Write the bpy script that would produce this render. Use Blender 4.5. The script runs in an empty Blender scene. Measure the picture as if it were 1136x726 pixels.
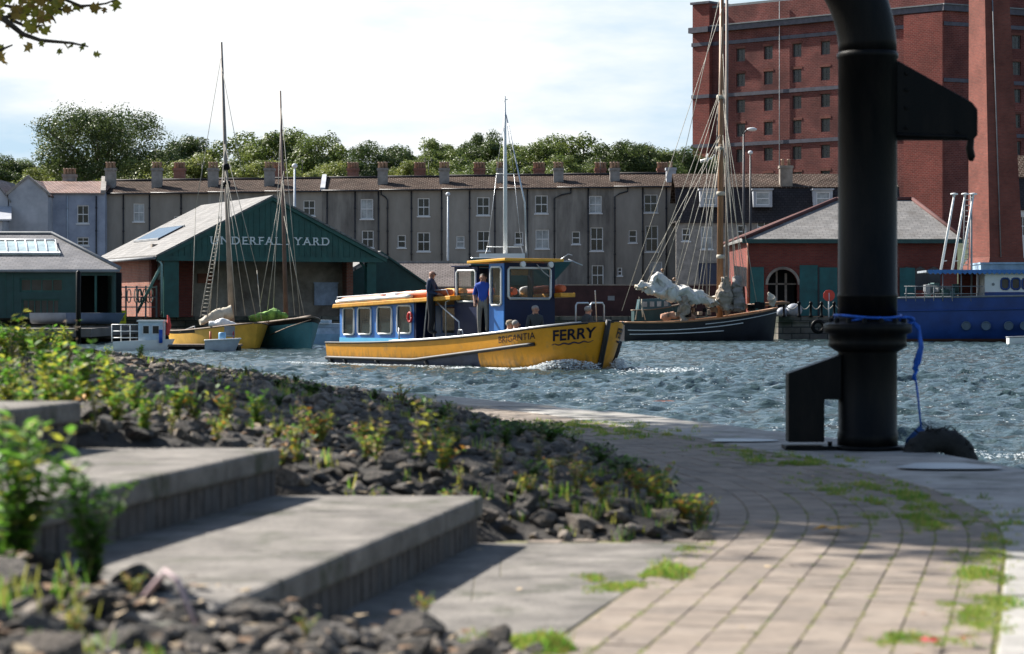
import bpy, math, random
import numpy as np
from mathutils import Vector, Matrix, noise as mnoise
random.seed(7); rng = np.random.default_rng(11)
R = math.radians; PI = math.pi
sc = bpy.context.scene; col = sc.collection

# ---------------------------------------------------------------- camera
F, CX, HY, CZ = 2680.0, 568.0, 340.0, 1.7
cd = bpy.data.cameras.new('camera'); cam = bpy.data.objects.new('camera', cd); col.objects.link(cam)
cam.location = (0, 0, CZ); cam.rotation_euler = (R(90), 0, 0)
cd.sensor_width = 36; cd.lens = F*36/1136; cd.shift_y = -23/1136
cd.clip_start = .1; cd.clip_end = 3000
cd.dof.use_dof = True; cd.dof.focus_distance = 82; cd.dof.aperture_fstop = 3.5; cd.dof.aperture_blades = 8
sc.camera = cam

# ---------------------------------------------------------------- light
SUN_AZ, SUN_EL = R(-56), R(40)            # azimuth from +Y, to the left
sd = Vector((math.sin(SUN_AZ)*math.cos(SUN_EL), math.cos(SUN_AZ)*math.cos(SUN_EL), math.sin(SUN_EL)))
sl = bpy.data.lights.new('sun', 'SUN'); sl.energy = 5.0; sl.angle = R(.53); sl.color = (1, .95, .87)
so = bpy.data.objects.new('sun', sl); col.objects.link(so); so.rotation_euler = sd.to_track_quat('Z', 'Y').to_euler()
so.location = (-20, 20, 40)
w = bpy.data.worlds.new('World'); sc.world = w; w.use_nodes = True
nt = w.node_tree; N = nt.nodes; L = nt.links; N.clear()
sky = N.new('ShaderNodeTexSky'); sky.sky_type = 'NISHITA'; sky.sun_disc = False
sky.sun_elevation = SUN_EL; sky.sun_rotation = SUN_AZ; sky.air_density = 1.0; sky.dust_density = 1.2; sky.ozone_density = 1.2
tc = N.new('ShaderNodeTexCoord'); mp = N.new('ShaderNodeMapping'); mp.inputs['Scale'].default_value = (1.6, 1.6, 6.0); mp.inputs['Location'].default_value = (3.1, .7, .4)
nz = N.new('ShaderNodeTexNoise'); nz.inputs['Scale'].default_value = 2.2; nz.inputs['Detail'].default_value = 7; nz.inputs['Roughness'].default_value = .55
rp = N.new('ShaderNodeValToRGB'); rp.color_ramp.elements[0].position = .43; rp.color_ramp.elements[1].position = .57
mx = N.new('ShaderNodeMix'); mx.data_type = 'RGBA'
mx.inputs['B'].default_value = (10.2, 10.6, 10.9, 1)
bg = N.new('ShaderNodeBackground'); bg.inputs['Strength'].default_value = .066; wo = N.new('ShaderNodeOutputWorld')
ml = N.new('ShaderNodeMath'); ml.operation = 'MULTIPLY'; ml.inputs[1].default_value = .92
L.new(tc.outputs['Generated'], mp.inputs[0]); L.new(mp.outputs[0], nz.inputs[0]); L.new(nz.outputs[0], rp.inputs[0])
# sunlit veil of cloud over the far side of the harbour, clear sky overhead and behind
cw = N.new('ShaderNodeMix'); cw.data_type = 'RGBA'; cw.inputs['A'].default_value = (3.9, 5.2, 6.3, 1); cw.inputs['B'].default_value = (7.0, 7.15, 7.2, 1)
L.new(rp.outputs[0], cw.inputs['Factor']); 
hb = N.new('ShaderNodeMix'); hb.data_type = 'RGBA'; hb.inputs['B'].default_value = (4.1, 5.8, 7.8, 1); L.new(cw.outputs['Result'], hb.inputs['A']); L.new(hb.outputs['Result'], mx.inputs['B'])
sx = N.new('ShaderNodeSeparateXYZ'); L.new(tc.outputs['Generated'], sx.inputs[0])
my = N.new('ShaderNodeMapRange'); my.interpolation_type = 'SMOOTHSTEP'; my.inputs[1].default_value = .55; my.inputs[2].default_value = .9; L.new(sx.outputs['Y'], my.inputs[0])
mz = N.new('ShaderNodeMapRange'); mz.interpolation_type = 'SMOOTHSTEP'; mz.inputs[1].default_value = .62; mz.inputs[2].default_value = .16; L.new(sx.outputs['Z'], mz.inputs[0])
hz = N.new('ShaderNodeMapRange'); hz.interpolation_type = 'SMOOTHSTEP'; hz.inputs[1].default_value = .12; hz.inputs[2].default_value = .30; L.new(sx.outputs['Z'], hz.inputs[0]); L.new(hz.outputs[0], hb.inputs['Factor'])
L.new(my.outputs[0], ml.inputs[0]); L.new(mz.outputs[0], ml.inputs[1]); L.new(ml.outputs[0], mx.inputs['Factor'])
L.new(sky.outputs[0], mx.inputs['A']); L.new(mx.outputs['Result'], bg.inputs[0]); L.new(bg.outputs[0], wo.inputs[0])
sc.view_settings.view_transform = 'Standard'; sc.view_settings.look = 'None'
sc.view_settings.exposure = 1.2; sc.view_settings.gamma = 1.0; sc.view_settings.use_curve_mapping = False
sc.cycles.max_bounces = 8; sc.cycles.transparent_max_bounces = 12; sc.cycles.sample_clamp_indirect = 6
sc.cycles.use_denoising = True; sc.cycles.caustics_reflective = False; sc.cycles.caustics_refractive = False

# ---------------------------------------------------------------- helpers
def P(px, py, D): return Vector(((px-CX)/F*D, D, CZ+(HY-py)/F*D))
def X(px, D): return (px-CX)/F*D
def Z(py, D): return CZ+(HY-py)/F*D
def G(px, py, z=.5):
    D = (CZ-z)*F/(py-HY); return Vector((X(px, D), D, z))

def hexcol(r, g, b): return (r, g, b)
def _mat(name):
    m = bpy.data.materials.new(name); m.use_nodes = True; n = m.node_tree.nodes; l = m.node_tree.links
    return m, n, l, n['Principled BSDF']
def mat(name, c, rough=.7, metal=0, var=.2, vs=2.0, bump=0, bs=30, spec=.5, alpha=1, rvar=0, c2=None, detail=6, stretch=None, lo=.35, hi=.68, stain=None):
    m, n, l, b = _mat(name)
    b.inputs['Roughness'].default_value = rough; b.inputs['Metallic'].default_value = metal
    b.inputs['Specular IOR Level'].default_value = spec; b.inputs['Alpha'].default_value = alpha
    t = n.new('ShaderNodeTexCoord'); src = t.outputs['Object']
    if stretch:
        mpp = n.new('ShaderNodeMapping'); mpp.inputs['Scale'].default_value = stretch; l.new(src, mpp.inputs[0]); src = mpp.outputs[0]
    if var or c2:
        x = n.new('ShaderNodeTexNoise'); x.inputs['Scale'].default_value = vs; x.inputs['Detail'].default_value = detail; x.inputs['Roughness'].default_value = .65
        l.new(src, x.inputs[0]); r = n.new('ShaderNodeValToRGB'); l.new(x.outputs[0], r.inputs[0])
        a = [max(0, k*(1-var)) for k in c]; d = list(c2) if c2 else [min(1, k*(1+var)) for k in c]
        r.color_ramp.elements[0].color = (*a, 1); r.color_ramp.elements[1].color = (*d, 1)
        r.color_ramp.elements[0].position = lo; r.color_ramp.elements[1].position = hi
        out = r.outputs[0]
        if stain:
            y = n.new('ShaderNodeTexNoise'); y.inputs['Scale'].default_value = stain[1]; y.inputs['Detail'].default_value = 9; y.inputs['Roughness'].default_value = .7; l.new(t.outputs['Object'], y.inputs[0])
            q = n.new('ShaderNodeMapRange'); q.inputs[1].default_value = stain[2]; q.inputs[2].default_value = stain[3]; l.new(y.outputs[0], q.inputs[0])
            z = n.new('ShaderNodeMix'); z.data_type = 'RGBA'; l.new(q.outputs[0], z.inputs['Factor']); l.new(out, z.inputs['A']); z.inputs['B'].default_value = (*stain[0], 1); out = z.outputs['Result']
        l.new(out, b.inputs['Base Color'])
        if rvar:
            mr = n.new('ShaderNodeMapRange'); mr.inputs[3].default_value = max(0, rough-rvar); mr.inputs[4].default_value = min(1, rough+rvar)
            l.new(x.outputs[0], mr.inputs[0]); l.new(mr.outputs[0], b.inputs['Roughness'])
    else: b.inputs['Base Color'].default_value = (*c, 1)
    if bump:
        x2 = n.new('ShaderNodeTexNoise'); x2.inputs['Scale'].default_value = bs; x2.inputs['Detail'].default_value = 5
        l.new(src, x2.inputs[0]); bp = n.new('ShaderNodeBump'); bp.inputs['Strength'].default_value = 1; bp.inputs['Distance'].default_value = bump
        l.new(x2.outputs[0], bp.inputs['Height']); l.new(bp.outputs[0], b.inputs['Normal'])
    return m
def brickmat(name, c1, c2, mortar, bw=.215, bh=.065, ms=.01, rough=.85, bump=.006, blotch=.35, bsc=.5, off=.5, uvs=1.0, stain=None, spec=.25):
    m, n, l, b = _mat(name); b.inputs['Roughness'].default_value = rough; b.inputs['Specular IOR Level'].default_value = spec
    t = n.new('ShaderNodeTexCoord'); k = n.new('ShaderNodeTexBrick'); l.new(t.outputs['UV'], k.inputs[0])
    k.inputs['Color1'].default_value = (*c1, 1); k.inputs['Color2'].default_value = (*c2, 1); k.inputs['Mortar'].default_value = (*mortar, 1)
    k.inputs['Scale'].default_value = uvs; k.inputs['Brick Width'].default_value = bw; k.inputs['Row Height'].default_value = bh
    k.inputs['Mortar Size'].default_value = ms; k.inputs['Mortar Smooth'].default_value = .2; k.offset = off
    x = n.new('ShaderNodeTexNoise'); x.inputs['Scale'].default_value = bsc; x.inputs['Detail'].default_value = 8; x.inputs['Roughness'].default_value = .65; l.new(t.outputs['Object'], x.inputs[0])
    mr = n.new('ShaderNodeMapRange'); mr.inputs[1].default_value = .3; mr.inputs[2].default_value = .7; mr.inputs[3].default_value = 1-blotch; mr.inputs[4].default_value = 1+blotch
    l.new(x.outputs[0], mr.inputs[0])
    mm = n.new('ShaderNodeVectorMath'); mm.operation = 'SCALE'; l.new(k.outputs['Color'], mm.inputs[0]); l.new(mr.outputs[0], mm.inputs['Scale'])
    out = mm.outputs[0]
    if stain:
        y = n.new('ShaderNodeTexNoise'); y.inputs['Scale'].default_value = stain[1]; y.inputs['Detail'].default_value = 6; l.new(t.outputs['Object'], y.inputs[0])
        q = n.new('ShaderNodeMapRange'); q.inputs[1].default_value = stain[2]; q.inputs[2].default_value = stain[3]; l.new(y.outputs[0], q.inputs[0])
        z = n.new('ShaderNodeMix'); z.data_type = 'RGBA'; l.new(q.outputs[0], z.inputs['Factor']); l.new(out, z.inputs['A']); z.inputs['B'].default_value = (*stain[0], 1); out = z.outputs['Result']
    l.new(out, b.inputs['Base Color'])
    if bump:
        bp = n.new('ShaderNodeBump'); bp.inputs['Distance'].default_value = bump; bp.invert = True
        l.new(k.outputs['Fac'], bp.inputs['Height']); l.new(bp.outputs[0], b.inputs['Normal'])
    return m

def tag(o, label=None, cat=None, group=None, kind=None):
    if label: o['label'] = label
    if cat: o['category'] = cat
    if group: o['group'] = group
    if kind: o['kind'] = kind
    return o
def empty(name, loc=(0, 0, 0), rz=0, label=None, cat=None, group=None, parent=None):
    o = bpy.data.objects.new(name, None); col.objects.link(o); o.location = loc; o.rotation_euler = (0, 0, rz); o.empty_display_size = .2
    if parent: o.parent = parent
    return tag(o, label, cat, group)
def copy_tree(o, parent=None):
    c = o.copy(); col.objects.link(c)
    if parent: c.parent = parent
    for ch in list(o.children): copy_tree(ch, c)
    return c

class MB:
    def __init__(s): s.v = []; s.f = []; s.m = []; s.sm = []
    def add(s, vs, fs, m=0, sm=False):
        k = len(s.v); s.v += [tuple(v) for v in vs]
        for f in fs: s.f.append([k+i for i in f]); s.m.append(m); s.sm.append(sm)
        return s
    def box(s, c, d, m=0, rz=0, M=None):
        x, y, z = d[0]/2, d[1]/2, d[2]/2
        vs = [Vector((sx*x, sy*y, sz*z)) for sz in (-1, 1) for sy in (-1, 1) for sx in (-1, 1)]
        if rz:
            q = Matrix.Rotation(rz, 3, 'Z'); vs = [q @ v for v in vs]
        if M: vs = [M @ v for v in vs]
        vs = [v+Vector(c) for v in vs]
        return s.add(vs, [(0, 2, 3, 1), (4, 5, 7, 6), (0, 1, 5, 4), (2, 6, 7, 3), (0, 4, 6, 2), (1, 3, 7, 5)], m)
    def bb(s, x0, x1, y0, y1, z0, z1, m=0): return s.box(((x0+x1)/2, (y0+y1)/2, (z0+z1)/2), (x1-x0, y1-y0, z1-z0), m)
    def hexa(s, b, t, m=0):  # bottom 4 ccw, top 4
        return s.add(list(b)+list(t), [(3, 2, 1, 0), (4, 5, 6, 7), (0, 1, 5, 4), (1, 2, 6, 5), (2, 3, 7, 6), (3, 0, 4, 7)], m)
    def ext(s, pts, vec, m=0):
        n = len(pts); v = Vector(vec); a = [Vector(p) for p in pts]
        nrm = Vector((0, 0, 0))
        for i in range(n): nrm += a[i].cross(a[(i+1) % n])
        if nrm.dot(v) > 0: a = a[::-1]
        vs = a+[p+v for p in a]
        fs = [tuple(range(n)), tuple(range(2*n-1, n-1, -1))]+[(i, i+n, (i+1) % n+n, (i+1) % n) for i in range(n)]
        return s.add(vs, fs, m)
    def slab(s, pts, t, m=0):  # thick sheet from a roof polygon, thickness t downwards
        return s.ext(pts, (0, 0, -t), m)
    def tube(s, pts, r, n=6, m=0, cap=True, sm=True):
        pts = [Vector(p) for p in pts]; rs = r if isinstance(r, (list, tuple)) else [r]*len(pts)
        k0 = len(s.v); up = Vector((0, 0, 1))
        for i, p in enumerate(pts):
            t = (pts[min(i+1, len(pts)-1)]-pts[max(i-1, 0)])
            t = t.normalized() if t.length > 1e-9 else Vector((0, 0, 1))
            if i == 0:
                a = t.cross(up if abs(t.z) < .95 else Vector((1, 0, 0))).normalized()
            else:
                a = (a-t*a.dot(t)); a = a.normalized() if a.length > 1e-6 else t.orthogonal().normalized()
            b = t.cross(a)
            for j in range(n):
                an = 2*PI*j/n; s.v.append(tuple(p+(a*math.cos(an)+b*math.sin(an))*rs[i]))
        for i in range(len(pts)-1):
            for j in range(n):
                s.f.append([k0+i*n+j, k0+i*n+(j+1) % n, k0+(i+1)*n+(j+1) % n, k0+(i+1)*n+j]); s.m.append(m); s.sm.append(sm)
        if cap:
            s.f.append([k0+j for j in range(n)][::-1]); s.m.append(m); s.sm.append(False)
            s.f.append([k0+(len(pts)-1)*n+j for j in range(n)]); s.m.append(m); s.sm.append(False)
        return s
    def lathe(s, prof, c=(0, 0, 0), n=24, m=0, sm=True, M=None):
        k0 = len(s.v); c = Vector(c)
        for r, z in prof:
            for j in range(n):
                q = Vector((r*math.cos(2*PI*j/n), r*math.sin(2*PI*j/n), z))
                if M: q = M @ q
                s.v.append(tuple(q+c))
        for i in range(len(prof)-1):
            for j in range(n):
                s.f.append([k0+i*n+j, k0+i*n+(j+1) % n, k0+(i+1)*n+(j+1) % n, k0+(i+1)*n+j]); s.m.append(m); s.sm.append(sm)
        s.f.append([k0+j for j in range(n)][::-1]); s.m.append(m); s.sm.append(False)
        s.f.append([k0+(len(prof)-1)*n+j for j in range(n)]); s.m.append(m); s.sm.append(False)
        return s
    def ball(s, c, r, n=12, m=0, nz=8):
        rr = r if isinstance(r, (tuple, list)) else (r, r, r); k0 = len(s.v)
        for i in range(nz+1):
            ph = PI*i/nz
            for j in range(n):
                th = 2*PI*j/n; s.v.append((c[0]+rr[0]*math.sin(ph)*math.cos(th), c[1]+rr[1]*math.sin(ph)*math.sin(th), c[2]-rr[2]*math.cos(ph)))
        for i in range(nz):
            for j in range(n):
                s.f.append([k0+i*n+j, k0+i*n+(j+1) % n, k0+(i+1)*n+(j+1) % n, k0+(i+1)*n+j]); s.m.append(m); s.sm.append(True)
        return s
    # wall in the plane y=y0 facing -y, from x0..x1, z0..z1 with rectangular openings (xa,xb,za,zb), reveals of depth d
    def wall(s, x0, x1, z0, z1, ops=(), y=0, t=.3, d=.14, m=0, md=None, back=True):
        xs = sorted({x0, x1, *[o[0] for o in ops], *[o[1] for o in ops]}); zs = sorted({z0, z1, *[o[2] for o in ops], *[o[3] for o in ops]})
        for i in range(len(xs)-1):
            for j in range(len(zs)-1):
                cx, cz = (xs[i]+xs[i+1])/2, (zs[j]+zs[j+1])/2
                if any(o[0] < cx < o[1] and o[2] < cz < o[3] for o in ops): continue
                s.add([(xs[i], y, zs[j]), (xs[i+1], y, zs[j]), (xs[i+1], y, zs[j+1]), (xs[i], y, zs[j+1])], [(0, 1, 2, 3)], m)
                if back: s.add([(xs[i], y+t, zs[j]), (xs[i+1], y+t, zs[j]), (xs[i+1], y+t, zs[j+1]), (xs[i], y+t, zs[j+1])], [(3, 2, 1, 0)], m)
        e = t if back else d
        for (a, b, c, q) in ops:
            s.add([(a, y, c), (b, y, c), (b, y, q), (a, y, q), (a, y+e, c), (b, y+e, c), (b, y+e, q), (a, y+e, q)],
                  [(0, 4, 5, 1), (1, 5, 6, 2), (2, 6, 7, 3), (3, 7, 4, 0)], md if md is not None else m)
        if back:
            s.add([(x0, y, z0), (x1, y, z0), (x1, y, z1), (x0, y, z1), (x0, y+t, z0), (x1, y+t, z0), (x1, y+t, z1), (x0, y+t, z1)],
                  [(0, 1, 5, 4), (1, 2, 6, 5), (2, 3, 7, 6), (3, 0, 4, 7)], m)
        return s
    def build(s, name, mats, parent=None, loc=None, rz=0, bevel=0, label=None, cat=None, group=None, kind=None, xf=None):
        me = bpy.data.meshes.new(name)
        vs = s.v if xf is None else [tuple(xf @ Vector(v)) for v in s.v]
        me.from_pydata(vs, [], s.f)
        mats = mats if isinstance(mats, (list, tuple)) else [mats]
        for q in mats: me.materials.append(q)
        if s.f:
            me.polygons.foreach_set('material_index', s.m); me.polygons.foreach_set('use_smooth', s.sm)
            me.update(); boxuv(me)
        o = bpy.data.objects.new(name, me); col.objects.link(o)
        if parent: o.parent = parent
        if loc is not None: o.location = loc
        if rz: o.rotation_euler = (0, 0, rz)
        if bevel:
            b = o.modifiers.new('bevel', 'BEVEL'); b.width = bevel; b.segments = 2; b.limit_method = 'ANGLE'
        return tag(o, label, cat, group, kind)
def boxuv(me):
    uv = me.uv_layers.new(name='uv')
    nl = len(me.loops); vi = np.zeros(nl, np.int32); me.loops.foreach_get('vertex_index', vi)
    co = np.zeros(len(me.vertices)*3, np.float32); me.vertices.foreach_get('co', co); co = co.reshape(-1, 3)[vi]
    npol = len(me.polygons); nr = np.zeros(npol*3, np.float32); me.polygons.foreach_get('normal', nr); nr = nr.reshape(-1, 3)
    lt = np.zeros(npol, np.int32); me.polygons.foreach_get('loop_total', lt); nn = np.repeat(nr, lt, axis=0)
    flat = np.abs(nn[:, 2]) > .97
    h = np.hypot(nn[:, 0], nn[:, 1])+1e-9; tx, ty = -nn[:, 1]/h, nn[:, 0]/h
    u = np.where(flat, co[:, 0], co[:, 0]*tx+co[:, 1]*ty)
    bx, by, bz = -nn[:, 2]*nn[:, 0]/h, -nn[:, 2]*nn[:, 1]/h, h
    v = np.where(flat, co[:, 1], co[:, 0]*bx+co[:, 1]*by+co[:, 2]*bz)
    uv.data.foreach_set('uv', np.stack([u, v], 1).astype(np.float32).ravel())
def npmesh(name, V, Fq, mats, mi=None, smooth=False, parent=None, uv=None, **kw):
    me = bpy.data.meshes.new(name); V = np.asarray(V, np.float32); Fq = np.asarray(Fq, np.int32)
    me.vertices.add(len(V)); me.vertices.foreach_set('co', V.ravel())
    k = Fq.shape[1]; me.loops.add(Fq.size); me.loops.foreach_set('vertex_index', Fq.ravel())
    me.polygons.add(len(Fq)); me.polygons.foreach_set('loop_start', np.arange(0, Fq.size, k, dtype=np.int32)); me.polygons.foreach_set('loop_total', np.full(len(Fq), k, np.int32))
    mats = mats if isinstance(mats, (list, tuple)) else [mats]
    for q in mats: me.materials.append(q)
    if mi is not None: me.polygons.foreach_set('material_index', np.asarray(mi, np.int32))
    me.polygons.foreach_set('use_smooth', np.full(len(Fq), smooth))
    me.update(); me.validate()
    if uv is not None:
        ul = me.uv_layers.new(name='uv'); ul.data.foreach_set('uv', np.asarray(uv, np.float32)[Fq.ravel()].ravel())
    o = bpy.data.objects.new(name, me); col.objects.link(o)
    if parent: o.parent = parent
    return tag(o, kw.get('label'), kw.get('cat'), kw.get('group'), kw.get('kind'))
def text_mesh(s, size, spacing=1.0, ext=.01, bold=0):
    cu = bpy.data.curves.new('lettering', 'FONT'); cu.body = s; cu.size = size; cu.extrude = ext; cu.space_character = spacing; cu.offset = bold
    cu.align_x = 'CENTER'; o = bpy.data.objects.new('tmp_text', cu); col.objects.link(o)
    bpy.context.view_layer.update()
    me = bpy.data.meshes.new_from_object(o.evaluated_get(bpy.context.evaluated_depsgraph_get()))
    bpy.data.objects.remove(o); bpy.data.curves.remove(cu)
    return me
def fbm(x, y, z=0, o=4):
    return mnoise.fractal(Vector((x, y, z)), 1.0, 2.0, o)
def vnoise(P3, seed=0, octs=4, f=1.0):
    """cheap vectorised pseudo-noise: sum of random plane waves"""
    r = np.random.default_rng(seed); out = np.zeros(len(P3))
    a = 1.0
    for o in range(octs):
        for k in range(6):
            d = r.normal(size=P3.shape[1]); d /= np.linalg.norm(d)
            out += a*np.sin(P3 @ d*f*r.uniform(.8, 1.3)*2*PI+r.uniform(0, 6.28))/6
        a *= .55; f *= 2.03
    return out

# ---------------------------------------------------------------- materials
M = {}
M['glass'] = mat('window_glass', (.025, .028, .032), .15, var=.6, vs=.9, spec=.45)
M['glass_pale'] = mat('window_glass_curtained', (.32, .34, .35), .25, var=.35, vs=1.5)
M['white_paint'] = mat('white_paint', (.62, .63, .64), .5, var=.12)
M['concrete'] = mat('concrete', (.30, .285, .262), .85, var=.28, vs=3, bump=.006, bs=40, c2=(.40, .38, .35), detail=12, stain=((.10, .10, .075), 1.7, .52, .7))
M['slab'] = mat('slab_concrete', (.145, .131, .115), .9, var=.35, vs=3.6, bump=.009, bs=40, c2=(.235, .213, .188), detail=12, stain=((.055, .058, .035), 2.3, .53, .68))
M['riser'] = mat('riser_brick', (.085, .07, .062), .9, var=.35, vs=9, bump=.006, bs=30)
M['green'] = mat('green_boards', (.012, .078, .064), .55, var=.25, vs=2)
M['darkgreen'] = mat('dark_green_paint', (.012, .055, .05), .55, var=.25)
M['iron'] = mat('black_iron', (.006, .007, .0078), .45, var=.4, vs=2.2, c2=(.019, .015, .012), lo=.45, hi=.8, stretch=(2, 2, .5), detail=9, bump=.002, bs=40, spec=.12, rvar=.1)
M['wood'] = mat('weathered_wood', (.16, .11, .075), .7, var=.3, stretch=(3, 3, .3), vs=4)
M['rope'] = mat('pale_rope', (.42, .39, .33), .8, var=.2)
M['lead'] = mat('grey_lead', (.2, .21, .22), .7)
# ================================================================ water
mw, n_, l_, b_ = _mat('harbour_water')
b_.inputs['Base Color'].default_value = (.036, .060, .062, 1); b_.inputs['Roughness'].default_value = .06; b_.inputs['IOR'].default_value = 1.33
t_ = n_.new('ShaderNodeTexCoord'); x_ = n_.new('ShaderNodeTexNoise'); x_.inputs['Scale'].default_value = 7.5; x_.inputs['Detail'].default_value = 5; x_.inputs['Roughness'].default_value = .6
m_ = n_.new('ShaderNodeMapping'); m_.inputs['Scale'].default_value = (.8, 1.5, 1); l_.new(t_.outputs['Object'], m_.inputs[0]); l_.new(m_.outputs[0], x_.inputs[0])
p_ = n_.new('ShaderNodeBump'); p_.inputs['Distance'].default_value = .085; l_.new(x_.outputs[0], p_.inputs['Height']); l_.new(p_.outputs[0], b_.inputs['Normal'])
M['water'] = mw
def build_water():
    ds = []; d = 13.0
    while d < 131: ds.append(d); d += .055+(d-13)*.0031
    ds = np.array(ds); us = np.linspace(-.36, .36, 430)
    Y = np.repeat(ds, len(us)); Xx = np.tile(us, len(ds))*Y
    z = np.zeros_like(Y); dx = np.zeros_like(Y); dy = np.zeros_like(Y)
    r = np.random.default_rng(5); wind = R(-75)
    for i in range(84):
        lam = .3*(9**(r.uniform(0, 1)**1.1)); k = 2*PI/lam
        a = wind+r.normal()*.62; amp = .0072*lam**.8*r.uniform(.5, 1.4); ph = r.uniform(0, 6.28)
        kx, ky = math.cos(a)*k, math.sin(a)*k; q = kx*Xx+ky*Y+ph; cq, sq = np.cos(q), np.sin(q)
        amp *= .62 if lam > .8 else 1.05; z += amp*cq; dx -= amp*1.15*sq*math.cos(a); dy -= amp*1.15*sq*math.sin(a)
    g = .75+.5*(np.sin(Xx*.11+Y*.05+1)*np.sin(Y*.09-Xx*.04)+.6)
    V = np.stack([Xx+dx*g, Y+dy*g, z*g], 1)
    nr, nc = len(ds), len(us); i = np.arange((nr-1)*(nc-1)); a = (i//(nc-1))*nc+i % (nc-1)
    Q = np.stack([a, a+1, a+nc+1, a+nc], 1)
    npmesh('harbour_water', V, Q, M['water'], smooth=True, kind='structure')
    MB().bb(-400, 400, -150, 900, -.75, -.55).build('water_bed', M['water'], kind='structure')
build_water()

# ================================================================ the quay we stand on
TOE = []
def interp(pts, y):
    ys = [p[0] for p in pts]; v = [p[1] for p in pts]; h = .9 if pts is not TOE else .0
    return float(np.interp(y, ys, v)) if not h else float(np.mean(np.interp([y-h, y-.6*h, y-.2*h, y+.2*h, y+.6*h, y+h], ys, v)))
TOE = [(-20, .1), (8.3, .1), (9.2, -.2), (12.15, 1.0), (12.4, 1.02), (13.5, 1.15), (17, 1.1), (20, .72), (23.8, .08), (26, -.5), (31.5, -2.0), (35, -3.0), (38, -4.0), (44, -6.2), (60, -12)]
INNER = [(-20, -4.5), (8.33, 1.67), (12.9, 2.65), (14.8, 2.82), (16.5, 2.74), (19.5, 2.25), (22, 1.7), (27, .35), (33, -2.0), (38, -4.1), (50, -9.4)]
OUTER = [(-20, -2.9), (8.33, 2.95), (12.9, 3.85), (14.8, 4.05), (16.5, 3.95), (18.5, 3.72), (20.7, 3.35), (22.6, 2.65), (25, 2.0), (27, 1.3), (30.5, -.1), (33.2, -1.2), (35, -2.1), (38, -3.3), (42, -4.9), (50, -8.4), (60, -13)]
mq = MB(); ysl = list(np.arange(-10, 58, 1.0))
outp = [(interp(OUTER, y), y) for y in ysl]
for i in range(len(ysl)-1):
    (xa, ya), (xb, yb) = outp[i], outp[i+1]
    mq.add([(-80, ya, .4925), (xa-.02, ya, .4925), (xb-.02, yb, .4925), (-80, yb, .4925)], [(0, 1, 2, 3)])
    mq.add([(xa-.03, ya, .4925), (xa-.03, ya, -1.2), (xb-.03, yb, -1.2), (xb-.03, yb, .4925)], [(0, 1, 2, 3)])
M['soil'] = mat('dark_soil', (.035, .03, .026), .95, var=.5, vs=6, bump=.02, bs=20)
M['joint'] = mat('mossy_joint', (.21, .18, .12), .95, var=.4, vs=3, c2=(.24, .23, .08))
mq.build('quay_base', M['joint'], kind='structure')
# coping stones along the water's edge
mc = MB(); y = -3.0
k = 0
while y < 52:
    y2 = y+1.45; g = .006
    a0, a1 = interp(INNER, y+g), interp(OUTER, y+g); b0, b1 = interp(INNER, y2-g), interp(OUTER, y2-g)
    zt = .5+random.uniform(-.006, .008)
    mc.hexa([(a0, y+g, .2), (a1, y+g, .2), (b1, y2-g, .2), (b0, y2-g, .2)], [(a0, y+g, zt), (a1, y+g, zt), (b1, y2-g, zt), (b0, y2-g, zt)])
    y = y2
mc.build('coping_stones', M['concrete'], bevel=.012, kind='structure')
# block paving: courses following the kerb
mb_mats = [mat('paver_a', (.215, .172, .135), .88, var=.22, vs=7, bump=.004, bs=60), mat('paver_b', (.185, .15, .12), .88, var=.25, vs=7, bump=.004, bs=60), mat('paver_c', (.24, .195, .155), .88, var=.2, vs=7, bump=.004, bs=60)]
def kerb_pt(s, t):  # s along y on the inner line, t to the left
    x = interp(INNER, s); e = .4; dx = (interp(INNER, s+e)-interp(INNER, s-e)); d = Vector((dx, 2*e)).normalized()
    return Vector((x-d.y*t, s+d.x*t))
LAND = lambda s: 1.0+.0
mpv = MB()
def block(s0, s1, t0, t1, top, m):
    g = .0035; e = .0012
    q = [kerb_pt(s0+e, t1-g), kerb_pt(s0+e, t0+g), kerb_pt(s1-e, t0+g), kerb_pt(s1-e, t1-g)]
    mpv.hexa([(p.x, p.y, .40) for p in q], [(p.x, p.y, top+random.uniform(-.002, .002)) for p in q], m)
def landing_edge(y): return .16+(y-8.3)*.221
t = .015; row = 0
while t < 4.2:
    s = 4.0+(row % 2)*.11
    while s < 36:
        c = kerb_pt(s+.14, t+.085)
        ok = c.x > interp(TOE, c.y)-.9 if c.y > 12.35 else c.x > landing_edge(c.y)-.03
        if ok:
            r_ = random.random(); sink = .4995+.002*fbm(c.x*.7, c.y*.7)
            block(s, s+.22, t, t+.17, sink+random.uniform(-.0015, .002), 0 if r_ < .45 else (1 if r_ < .75 else 2))
        s += .22
    t += .17; row += 1
mpv.build('block_paving', mb_mats, bevel=.003, kind='structure')
# landing of big flags below the steps
ml_ = MB(); ys_ = [7.2, 8.05, 9.0, 9.85, 10.75, 11.6, 12.3]
for i in range(len(ys_)-1):
    a, b = ys_[i]+.006, ys_[i+1]-.006; xs = [-1.3, -.45, .15] ; ea, eb = landing_edge(a)-.1, landing_edge(b)-.1
    zt = .4985+random.uniform(-.003, .004)
    cuts = [-1.4, -.3+random.uniform(-.2, .3)]
    for j in range(2):
        l0 = cuts[j]; r0 = cuts[j+1]-.003 if j == 0 else None
        xa, xb = (r0, r0) if r0 is not None else (ea, eb)
        ml_.hexa([(l0, a, .3), (xa, a, .3), (xb, b, .3), (l0, b, .3)], [(l0, a, zt), (xa, a, zt), (xb, b, zt), (l0, b, zt)])
ml_.build('landing_flags', M['slab'], bevel=.008, kind='structure')

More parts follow.
